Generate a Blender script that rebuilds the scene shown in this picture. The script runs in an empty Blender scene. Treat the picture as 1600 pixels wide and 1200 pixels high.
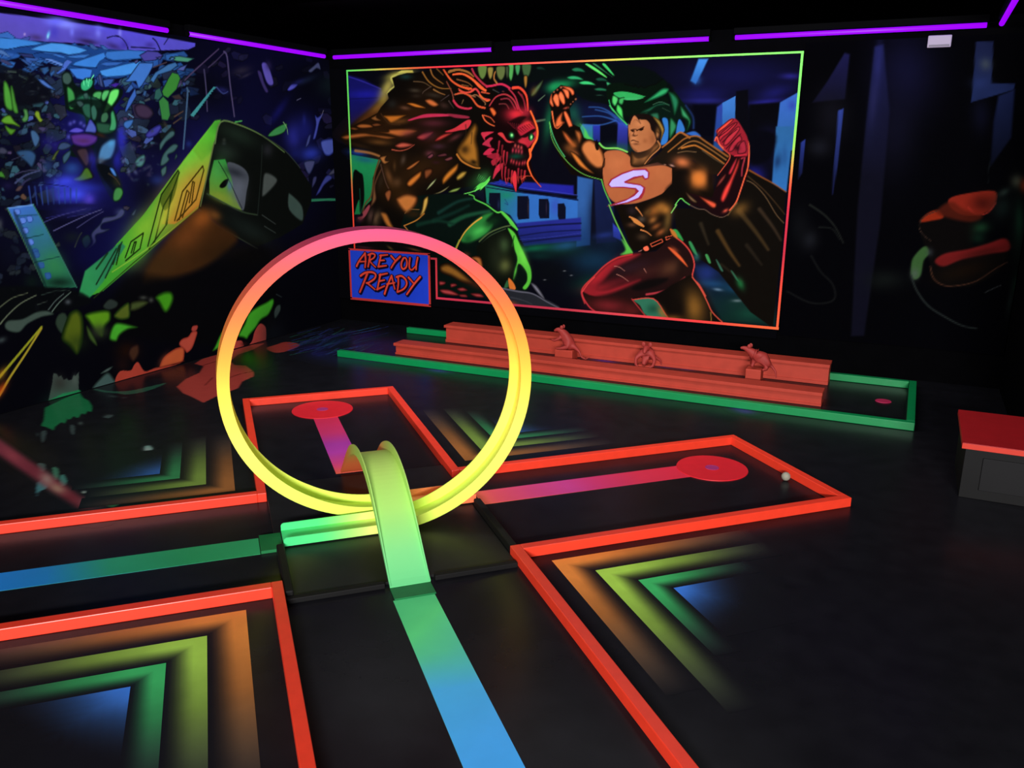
"""Blacklight minigolf hall: a cross-shaped loop lane with glowing kerbs, a girder lane, painted walls.
Metres. +X runs right along the back wall, +Y towards the back wall, Z up; the photographer stands at x = y = 0."""
import bpy, bmesh, math, random
import numpy as np
from mathutils import Vector, Matrix

sc = bpy.context.scene
COL = sc.collection
PI = math.pi

# ---------------------------------------------------------------- camera, world, lights, exposure
EYE = 1.62
PITCH, ROLL, HEADING = math.radians(15.3455), math.radians(0.4036), math.radians(25.2694)
cam = bpy.data.objects.new('camera', bpy.data.cameras.new('camera'))
COL.objects.link(cam)
cam.data.sensor_width = 36.0
cam.data.lens = 1315.48 / 1600 * 36.0
cam.data.clip_start = 0.02
_f = Vector((0, math.cos(PITCH), -math.sin(PITCH)))
_u = Vector((0, math.sin(PITCH), math.cos(PITCH)))
_r = Vector((1, 0, 0))
_r, _u = _r * math.cos(ROLL) + _u * math.sin(ROLL), -_r * math.sin(ROLL) + _u * math.cos(ROLL)
_m = Matrix((_r, _u, -_f)).transposed()
cam.matrix_world = Matrix.Translation((0, 0, EYE)) @ Matrix.Rotation(HEADING, 4, 'Z') @ _m.to_4x4()
sc.camera = cam

world = bpy.data.worlds.new('dark_hall')
sc.world = world
world.use_nodes = True
world.node_tree.nodes['Background'].inputs[0].default_value = (0.004, 0.003, 0.008, 1)
world.node_tree.nodes['Background'].inputs[1].default_value = 1.0

sc.view_settings.view_transform = 'Standard'
sc.view_settings.look = 'None'
sc.view_settings.exposure = 0.0
sc.view_settings.gamma = 1.0
sc.view_settings.use_curve_mapping = False

def lamp(name, loc, aim, w, h, power, col):
    """an unseen near-white area lamp added as a stand-in for blacklights, no fixture"""
    d = bpy.data.lights.new(name, 'AREA')
    d.shape = 'RECTANGLE'; d.size = w; d.size_y = h
    d.energy = power; d.color = col
    o = bpy.data.objects.new(name, d); COL.objects.link(o)
    o.location = loc
    o.rotation_euler = (Vector(aim) - Vector(loc)).to_track_quat('-Z', 'Y').to_euler()
    return o
lamp('ceiling_fill_back', (-2.1, 3.6, 2.42), (-2.2, 6.78, 1.1), 3.3, 0.12, 16, (1.0, 0.97, 1.0))  # added fill that brightens the framed mural
lamp('ceiling_fill_far_lane', (-2.0, 4.5, 2.45), (-2.0, 6.2, 0.0), 3.3, 0.12, 46, (1.0, 0.97, 1.0))  # added overhead fill to lift the girder tops and lower wall
lamp('ceiling_fill_left', (-2.7, 3.0, 2.42), (-5.1, 4.6, 1.3), 3.3, 0.12, 32, (0.95, 0.97, 1.0))  # added fill for the left wall painting
lamp('unseen_key_behind', (1.7, -3.9, 2.25), (-1.9, 3.4, 0.6), 2.4, 0.4, 940, (1.0, 0.97, 0.98))  # main stand-in lamp, unseen, set far back so brightness stays even

# ---------------------------------------------------------------- helpers
def tag(o, label=None, cat=None, group=None, kind=None):
    if label: o['label'] = label
    if cat: o['category'] = cat
    if group: o['group'] = group
    if kind: o['kind'] = kind
    return o

def empty(name, loc, rz, label, cat, group=None):
    o = bpy.data.objects.new(name, None); COL.objects.link(o)
    o.empty_display_size = 0.1
    o.location = loc; o.rotation_euler = (0, 0, rz)
    return tag(o, label, cat, group)

def link(name, me, mat, parent=None, smooth=False):
    o = bpy.data.objects.new(name, me); COL.objects.link(o)
    if mat is not None and not me.materials: me.materials.append(mat)
    if parent is not None: o.parent = parent
    if smooth:
        me.polygons.foreach_set('use_smooth', [True] * len(me.polygons))
    return o

def from_bm(name, bm, mat, parent=None, smooth=False):
    bmesh.ops.recalc_face_normals(bm, faces=bm.faces)
    me = bpy.data.meshes.new(name); bm.to_mesh(me); bm.free()
    return link(name, me, mat, parent, smooth)

def add_box(bm, x0, x1, y0, y1, z0, z1, bevel=0.0):
    r = bmesh.ops.create_cube(bm, size=1.0)
    for v in r['verts']:
        v.co = Vector(((x0 + x1) / 2 + v.co.x * (x1 - x0), (y0 + y1) / 2 + v.co.y * (y1 - y0), (z0 + z1) / 2 + v.co.z * (z1 - z0)))
    if bevel:
        es = list({e for v in r['verts'] for e in v.link_edges})
        bmesh.ops.bevel(bm, geom=es, offset=bevel, segments=2, affect='EDGES', profile=0.5)

def box(name, x0, x1, y0, y1, z0, z1, mat, parent=None, bevel=0.0):
    bm = bmesh.new(); add_box(bm, x0, x1, y0, y1, z0, z1, bevel)
    return from_bm(name, bm, mat, parent)

def prism(name, poly, z0, z1, mat, parent=None, bevel=0.0):
    """poly: list of (x, y), extruded from z0 to z1"""
    bm = bmesh.new()
    vs = [bm.verts.new((x, y, z0)) for x, y in poly]
    f = bm.faces.new(vs)
    r = bmesh.ops.extrude_face_region(bm, geom=[f])
    for v in r['geom']:
        if isinstance(v, bmesh.types.BMVert): v.co.z = z1
    if bevel:
        bmesh.ops.bevel(bm, geom=[e for e in bm.edges], offset=bevel, segments=2, affect='EDGES', profile=0.5)
    return from_bm(name, bm, mat, parent)

def lin(h):
    """hex sRGB -> linear rgb"""
    c = [int(h[i:i + 2], 16) / 255 for i in (0, 2, 4)]
    return tuple(x / 12.92 if x <= 0.04045 else ((x + 0.055) / 1.055) ** 2.4 for x in c)

def to_lin(a):
    return np.where(a <= 0.04045, a / 12.92, ((a + 0.055) / 1.055) ** 2.4)

# ---------------------------------------------------------------- materials
def new_mat(name):
    m = bpy.data.materials.new(name); m.use_nodes = True
    nt = m.node_tree
    return m, nt, nt.nodes['Principled BSDF']

def setin(b, **kw):
    for k, v in kw.items(): b.inputs[k.replace('_', ' ')].default_value = v

def plain(name, col, rough=0.5, spec=0.5, noise=0.0, scale=40.0, bump=0.0, glow=0.0):
    m, nt, b = new_mat(name)
    c = lin(col) if isinstance(col, str) else col
    setin(b, Base_Color=(*c, 1), Roughness=rough, Specular_IOR_Level=spec)
    if noise or bump:
        tc = nt.nodes.new('ShaderNodeTexCoord'); n = nt.nodes.new('ShaderNodeTexNoise')
        n.inputs['Scale'].default_value = scale; n.inputs['Detail'].default_value = 5
        nt.links.new(tc.outputs['Object'], n.inputs['Vector'])
        if noise:
            mx = nt.nodes.new('ShaderNodeMix'); mx.data_type = 'RGBA'
            mx.inputs[6].default_value = (*[x * (1 - noise) for x in c], 1)
            mx.inputs[7].default_value = (*[x * (1 + noise) for x in c], 1)
            nt.links.new(n.outputs['Fac'], mx.inputs[0]); nt.links.new(mx.outputs[2], b.inputs['Base Color'])
        if bump:
            bp = nt.nodes.new('ShaderNodeBump'); bp.inputs['Strength'].default_value = bump; bp.inputs['Distance'].default_value = 0.01
            nt.links.new(n.outputs['Fac'], bp.inputs['Height']); nt.links.new(bp.outputs['Normal'], b.inputs['Normal'])
    if glow:
        b.inputs['Emission Color'].default_value = (*c, 1); b.inputs['Emission Strength'].default_value = glow
    return m

def painted(name, rough, spec, glow=0.0, noise=0.12, scale=14.0):
    """sprayed paint: the colour attribute laid down by the painter, slightly uneven; glow = fluorescence"""
    m, nt, b = new_mat(name)
    a = nt.nodes.new('ShaderNodeAttribute'); a.attribute_name = 'paint'
    tc = nt.nodes.new('ShaderNodeTexCoord'); n = nt.nodes.new('ShaderNodeTexNoise')
    n.inputs['Scale'].default_value = scale; n.inputs['Detail'].default_value = 6
    nt.links.new(tc.outputs['Object'], n.inputs['Vector'])
    mr = nt.nodes.new('ShaderNodeMapRange'); mr.inputs[3].default_value = 1 - noise; mr.inputs[4].default_value = 1 + noise
    nt.links.new(n.outputs['Fac'], mr.inputs[0])
    mx = nt.nodes.new('ShaderNodeVectorMath'); mx.operation = 'SCALE'
    nt.links.new(a.outputs['Color'], mx.inputs[0]); nt.links.new(mr.outputs[0], mx.inputs[3])
    nt.links.new(mx.outputs[0], b.inputs['Base Color'])
    setin(b, Roughness=rough, Specular_IOR_Level=spec)
    if glow:
        nt.links.new(a.outputs['Color'], b.inputs['Emission Color']); b.inputs['Emission Strength'].default_value = glow
    return m

FLOOR_BLACK = (0.0085, 0.0085, 0.0108)
M = {}
M['floor'] = plain('black_lacquered_floor', FLOOR_BLACK, 0.27, 0.10, 0.45, 9.0, 0.02)
M['wall'] = plain('matt_black_wall', (0.0012, 0.0012, 0.0016), 0.95, 0.02, 0.4, 6.0)
M['ceiling'] = plain('black_ceiling', (0.0009, 0.0006, 0.0011), 1.0, 0.0, 0.5, 5.0, 0.05)
M['mural'] = painted('airbrushed_wall_paint', 0.95, 0.02)
M['floorpaint'] = painted('airbrushed_floor_paint', 0.27, 0.10)
M['strip'] = painted('fluorescent_lane_paint', 0.5, 0.3, 0.12, 0.1, 9.0)
M['track'] = painted('fluorescent_track_plastic', 0.5, 0.25, 0.10, 0.05, 7.0)
M['frame'] = painted('fluorescent_border_paint', 0.7, 0.1, 0.12, 0.05)
M['kerb'] = plain('fluorescent_red_orange_kerb', (0.82, 0.045, 0.018), 0.38, 0.5, 0.12, 20.0, 0.0, 0.06)
M['girder'] = plain('fluorescent_brick_red_paint', (0.43, 0.045, 0.025), 0.6, 0.25, 0.18, 12.0, 0.08)
M['rat'] = plain('dull_red_rubber', (0.30, 0.028, 0.022), 0.6, 0.3, 0.25, 30.0, 0.1)
M['green'] = plain('fluorescent_green_kerb', (0.001, 0.235, 0.062), 0.4, 0.5, 0.12, 20.0, 0.0, 0.04)
M['disc'] = plain('fluorescent_crimson_target', (0.62, 0.012, 0.022), 0.5, 0.3, 0.12, 18.0, 0.0, 0.08)
M['cup'] = plain('violet_hole_cup', (0.36, 0.03, 0.16), 0.5, 0.3)
M['cuprim'] = plain('magenta_hole_rim', (0.5, 0.02, 0.09), 0.5, 0.3)
M['deck'] = plain('black_deck_board', (0.012, 0.012, 0.0125), 0.36, 0.14, 0.35, 14.0, 0.03)
M['rubber'] = plain('black_rubber_bar', (0.0035, 0.0035, 0.0035), 0.7, 0.2)
M['flapgreen'] = plain('dark_green_flap', (0.008, 0.16, 0.045), 0.5, 0.3, 0.12, 20.0)
M['red_top'] = plain('red_vinyl_top', (0.36, 0.009, 0.012), 0.45, 0.3, 0.15, 16.0, 0.05)
M['red_edge'] = plain('orange_red_edge', (0.62, 0.04, 0.02), 0.45, 0.3, 0.1, 16.0)
M['bench_dark'] = plain('dark_bench_board', (0.0035, 0.0035, 0.0035), 0.6, 0.2, 0.4, 8.0)
M['bench_panel'] = plain('dark_grey_bench_panel', (0.006, 0.006, 0.0065), 0.6, 0.2, 0.3, 8.0)
M['white_box'] = plain('white_plastic', (0.42, 0.36, 0.50), 0.5, 0.3)
M['grille'] = plain('grey_plastic', (0.2, 0.18, 0.24), 0.5, 0.3)
M['ball'] = plain('white_golf_ball', (0.30, 0.29, 0.22), 0.45, 0.3, 0.0, 260.0, 0.25)
M['batten'] = plain('black_lamp_batten', (0.001, 0.001, 0.0015), 0.8, 0.05)
M['tube'], _nt, _b = new_mat('glowing_blacklight_tube')
setin(_b, Base_Color=(0.02, 0.0, 0.05, 1), Emission_Color=(0.27, 0.0, 1.0, 1), Emission_Strength=1.35)

# ---------------------------------------------------------------- painter: sprayed shapes on a plane, rasterised to a colour per grid vertex
def smooth_pts(P, closed, n=4):
    P = np.asarray(P, float)
    k = len(P)
    if k < 3: return P
    t = np.linspace(0, 1, n, endpoint=False)[:, None]
    out = []
    for i in range(k if closed else k - 1):
        if closed:
            a, b, c, d = P[(i - 1) % k], P[i], P[(i + 1) % k], P[(i + 2) % k]
        else:
            a, b, c, d = P[max(i - 1, 0)], P[i], P[i + 1], P[min(i + 2, k - 1)]
        out.append(0.5 * (2 * b + (c - a) * t + (2 * a - 5 * b + 4 * c - d) * t ** 2 + (3 * b - a - 3 * c + d) * t ** 3))
    if not closed: out.append(P[-1:])
    return np.concatenate(out)

class Canvas:
    def __init__(s, u0, u1, v0, v1, res, base='000000'):
        s.u0, s.v0 = u0, v0
        s.nu = max(2, int(round((u1 - u0) / res)) + 1); s.nv = max(2, int(round((v1 - v0) / res)) + 1)
        s.U = np.linspace(u0, u1, s.nu); s.V = np.linspace(v0, v1, s.nv)
        s.du = s.U[1] - s.U[0]; s.dv = s.V[1] - s.V[0]
        s.img = np.zeros((s.nv, s.nu, 3), np.float32)
        s.img[:] = s.hexc(base)
    @staticmethod
    def hexc(h): return np.array([int(h[i:i + 2], 16) / 255 for i in (0, 2, 4)], np.float32)
    def window(s, a, b, c, d):
        i0 = max(0, int((a - s.u0) / s.du)); i1 = min(s.nu, int((b - s.u0) / s.du) + 2)
        j0 = max(0, int((c - s.v0) / s.dv)); j1 = min(s.nv, int((d - s.v0) / s.dv) + 2)
        if i1 <= i0 or j1 <= j0: return None
        return i0, i1, j0, j1
    def mix(s, w, alpha, col):
        i0, i1, j0, j1 = w
        t = s.img[j0:j1, i0:i1]
        t += (col - t) * alpha[..., None]
    def dist(s, w, A, closed):
        i0, i1, j0, j1 = w
        X, Y = np.meshgrid(s.U[i0:i1].astype(np.float32), s.V[j0:j1].astype(np.float32))
        B = np.roll(A, -1, 0) if closed else A[1:]
        A0 = A if closed else A[:-1]
        best = np.full(X.shape, 1e9, np.float32); par = np.zeros(X.shape, np.float32)
        inside = np.zeros(X.shape, bool)
        n = len(A0)
        for i in range(n):
            ax, ay = A0[i]; dx, dy = B[i] - A0[i]
            L = dx * dx + dy * dy
            if L < 1e-14: continue
            t = np.clip(((X - ax) * dx + (Y - ay) * dy) / L, 0, 1)
            q = (X - ax - t * dx) ** 2 + (Y - ay - t * dy) ** 2
            k = q < best
            best = np.where(k, q, best)
            if closed:
                if dy != 0: inside ^= ((Y < ay) != (Y < ay + dy)) & (X < ax + dx * (Y - ay) / dy)
            else:
                par = np.where(k, (i + t) / n, par)
        return np.sqrt(best), inside, par, X, Y
    def run(s, text, gain=1.0):
        for line in text.strip().split('\n'):
            h, c, prm, pts = line.split(';')
            kind, sm = h[0], h[1] == '1'
            cs = [s.hexc(x) * gain for x in c.split(',')]
            q = [float(x) for x in prm.split(',')]
            P = np.cumsum(np.array([int(x) for x in pts.split()], float).reshape(-1, 2), 0) * 0.002
            if kind == 'b':
                alpha, m00, m01, m10, m11 = q
                det = abs(m00 * m11 - m01 * m10)
                r = 2.6 * math.sqrt(m00 * m00 + m01 * m01 + m10 * m10 + m11 * m11) / det
                x, y = P[0]
                w = s.window(x - r, x + r, y - r, y + r)
                if not w: continue
                X, Y = np.meshgrid(s.U[w[0]:w[1]] - x, s.V[w[2]:w[3]] - y)
                g = (m00 * X + m01 * Y) ** 2 + (m10 * X + m11 * Y) ** 2
                s.mix(w, (alpha * np.exp(-1.1 * g)).astype(np.float32), cs[0])
                continue
            soft, alpha = q[0], q[1]
            soft = max(soft, 0.6 * s.du)
            if kind == 's':
                A = smooth_pts(P, False) if sm else P
                w0, w1 = q[2] / 2, q[3] / 2
                pad = max(w0, w1) + soft
                w = s.window(A[:, 0].min() - pad, A[:, 0].max() + pad, A[:, 1].min() - pad, A[:, 1].max() + pad)
                if not w: continue
                d, _, par, X, Y = s.dist(w, A, False)
                wd = w0 + (w1 - w0) * par
                a = np.clip((wd + soft / 2 - d) / soft, 0, 1)
                s.mix(w, alpha * a * a * (3 - 2 * a), cs[0])
                continue
            A = smooth_pts(P, True) if sm else P
            w = s.window(A[:, 0].min() - soft, A[:, 0].max() + soft, A[:, 1].min() - soft, A[:, 1].max() + soft)
            if not w: continue
            d, ins, _, X, Y = s.dist(w, A, True)
            sd = np.where(ins, d, -d)
            a = np.clip(0.5 + sd / soft, 0, 1); a = alpha * a * a * (3 - 2 * a)
            if kind == 'f':
                s.mix(w, a, cs[0])
            elif kind == 'm':                     # airbrushed: dark rim, lit middle
                t = np.clip(0.06 + sd / (0.8 * q[2]), 0, 1); t = (t * t * (3 - 2 * t))[..., None]
                s.mix(w, a, cs[0] + (cs[1] - cs[0]) * t)
            elif kind == 'g':                     # two-colour fade between two points
                x0, y0, x1, y1 = q[2:6]
                dx, dy = x1 - x0, y1 - y0
                t = np.clip(((X - x0) * dx + (Y - y0) * dy) / (dx * dx + dy * dy), 0, 1)[..., None]
                s.mix(w, a, cs[0] + (cs[1] - cs[0]) * t)
    def mesh(s, name, place, thick, bare=None):
        """a thin sheet: painted front grid, plain sides and back; place(u, v, d) -> xyz with d behind the front"""
        nu, nv = s.nu, s.nv
        UU, VV = np.meshgrid(s.U, s.V)
        co = np.stack(place(UU.ravel(), VV.ravel(), np.zeros(nu * nv)), 1)
        bu = np.array([s.U[0], s.U[-1], s.U[-1], s.U[0]]); bv = np.array([s.V[0], s.V[0], s.V[-1], s.V[-1]])
        co = np.concatenate([co, np.stack(place(bu, bv, np.full(4, thick)), 1)])
        idx = np.arange(nu * nv).reshape(nv, nu)
        q = np.stack([idx[:-1, :-1].ravel(), idx[:-1, 1:].ravel(), idx[1:, 1:].ravel(), idx[1:, :-1].ravel()], 1)
        n = nu * nv
        c = [0, nu - 1, n - 1, n - nu]
        ext = [(n + 3, n + 2, n + 1, n)] + [(c[i], n + i, n + (i + 1) % 4, c[(i + 1) % 4]) for i in range(4)]
        if bare is None: q = np.concatenate([q, np.array(ext)])
        else:                                     # a decal: keep only the cells that carry paint
            on = np.abs(s.img - bare).max(2).ravel() > 0.012
            q = q[on[q].any(1)]
            co = co[:n]; keep = np.unique(q); new = np.zeros(n, int); new[keep] = np.arange(len(keep)); q = new[q]; co = co[keep]
        me = bpy.data.meshes.new(name)
        me.vertices.add(len(co)); me.vertices.foreach_set('co', co.astype(np.float32).ravel())
        me.loops.add(q.size); me.loops.foreach_set('vertex_index', q.astype(np.int32).ravel())
        me.polygons.add(len(q)); me.polygons.foreach_set('loop_start', np.arange(0, q.size, 4, dtype=np.int32))
        me.update(calc_edges=True)
        at = me.attributes.new('paint', 'FLOAT_COLOR', 'POINT')
        rgba = np.ones((len(co), 4), np.float32)
        if bare is None: rgba[:n, :3] = to_lin(s.img.reshape(-1, 3)); rgba[n:, :3] = 0.003
        else: rgba[:, :3] = to_lin(s.img.reshape(-1, 3))[keep]
        at.data.foreach_set('color', rgba.ravel())
        return me

def colour_mesh(me, fn):
    """per-vertex paint from fn(x, y, z) -> linear rgb"""
    at = me.attributes.get('paint') or me.attributes.new('paint', 'FLOAT_COLOR', 'POINT')
    for i, v in enumerate(me.vertices):
        at.data[i].color = (*fn(*v.co), 1)

def ramp(stops):
    """stops: [(t, 'rrggbb'), ...] -> function t -> linear rgb, blended in display space"""
    ts = [a for a, _ in stops]; cs = [[int(c[i:i + 2], 16) / 255 for i in (0, 2, 4)] for _, c in stops]
    def f(t):
        r = [float(np.interp(t, ts, [c[k] for c in cs])) for k in range(3)]
        return tuple(x / 12.92 if x <= 0.04045 else ((x + 0.055) / 1.055) ** 2.4 for x in r)
    return f

def painted_strip(name, x0, x1, y0, y1, z0, z1, nx, ny, fn, mat, parent):
    """thin flat sheet split into nx * ny cells, painted by fn(x, y)"""
    bm = bmesh.new()
    top = [[bm.verts.new((x0 + (x1 - x0) * i / nx, y0 + (y1 - y0) * j / ny, z1)) for i in range(nx + 1)] for j in range(ny + 1)]
    for j in range(ny):
        for i in range(nx): bm.faces.new((top[j][i], top[j][i + 1], top[j + 1][i + 1], top[j + 1][i]))
    b = [bm.verts.new(p) for p in ((x0, y0, z0), (x1, y0, z0), (x1, y1, z0), (x0, y1, z0))]
    bm.faces.new(b[::-1])
    ring = [top[0], [r[-1] for r in top], top[-1][::-1], [r[0] for r in top][::-1]]
    for k, e in enumerate(ring): bm.faces.new([*e[::-1], b[k], b[(k + 1) % 4]])
    o = from_bm(name, bm, mat, parent)
    colour_mesh(o.data, lambda x, y, z: fn(x, y))
    return o

# ---------------------------------------------------------------- the hall
BACK, LEFT, RIGHT, TOP = 6.80, -5.11, 0.68, 2.52
RET = 5.04                                  # the right wall ends here and steps out to the right
tag(box('floor', -5.4, 2.8, -4.6, 7.1, -0.1, 0.0, M['floor']), kind='structure')
tag(box('ceiling', -5.4, 2.8, -4.6, 7.1, TOP, TOP + 0.1, M['ceiling']), kind='structure')
tag(box('wall_back', -5.4, 2.8, BACK, BACK + 0.1, 0, TOP, M['wall']), kind='structure')
tag(box('wall_left', LEFT - 0.1, LEFT, -4.6, BACK, 0, TOP, M['wall']), kind='structure')
tag(prism('wall_right', [(RIGHT, RET), (2.7, RET), (2.7, RET + 0.1), (RIGHT + 0.1, RET + 0.1), (RIGHT + 0.1, BACK), (RIGHT, BACK)], 0, TOP, M['wall']), kind='structure')
tag(box('wall_far_right', 2.7, 2.8, -4.6, RET, 0, TOP, M['wall']), kind='structure')
tag(box('wall_front', -5.2, 2.8, -4.6, -4.5, 0, TOP, M['wall']), kind='structure')

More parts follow.
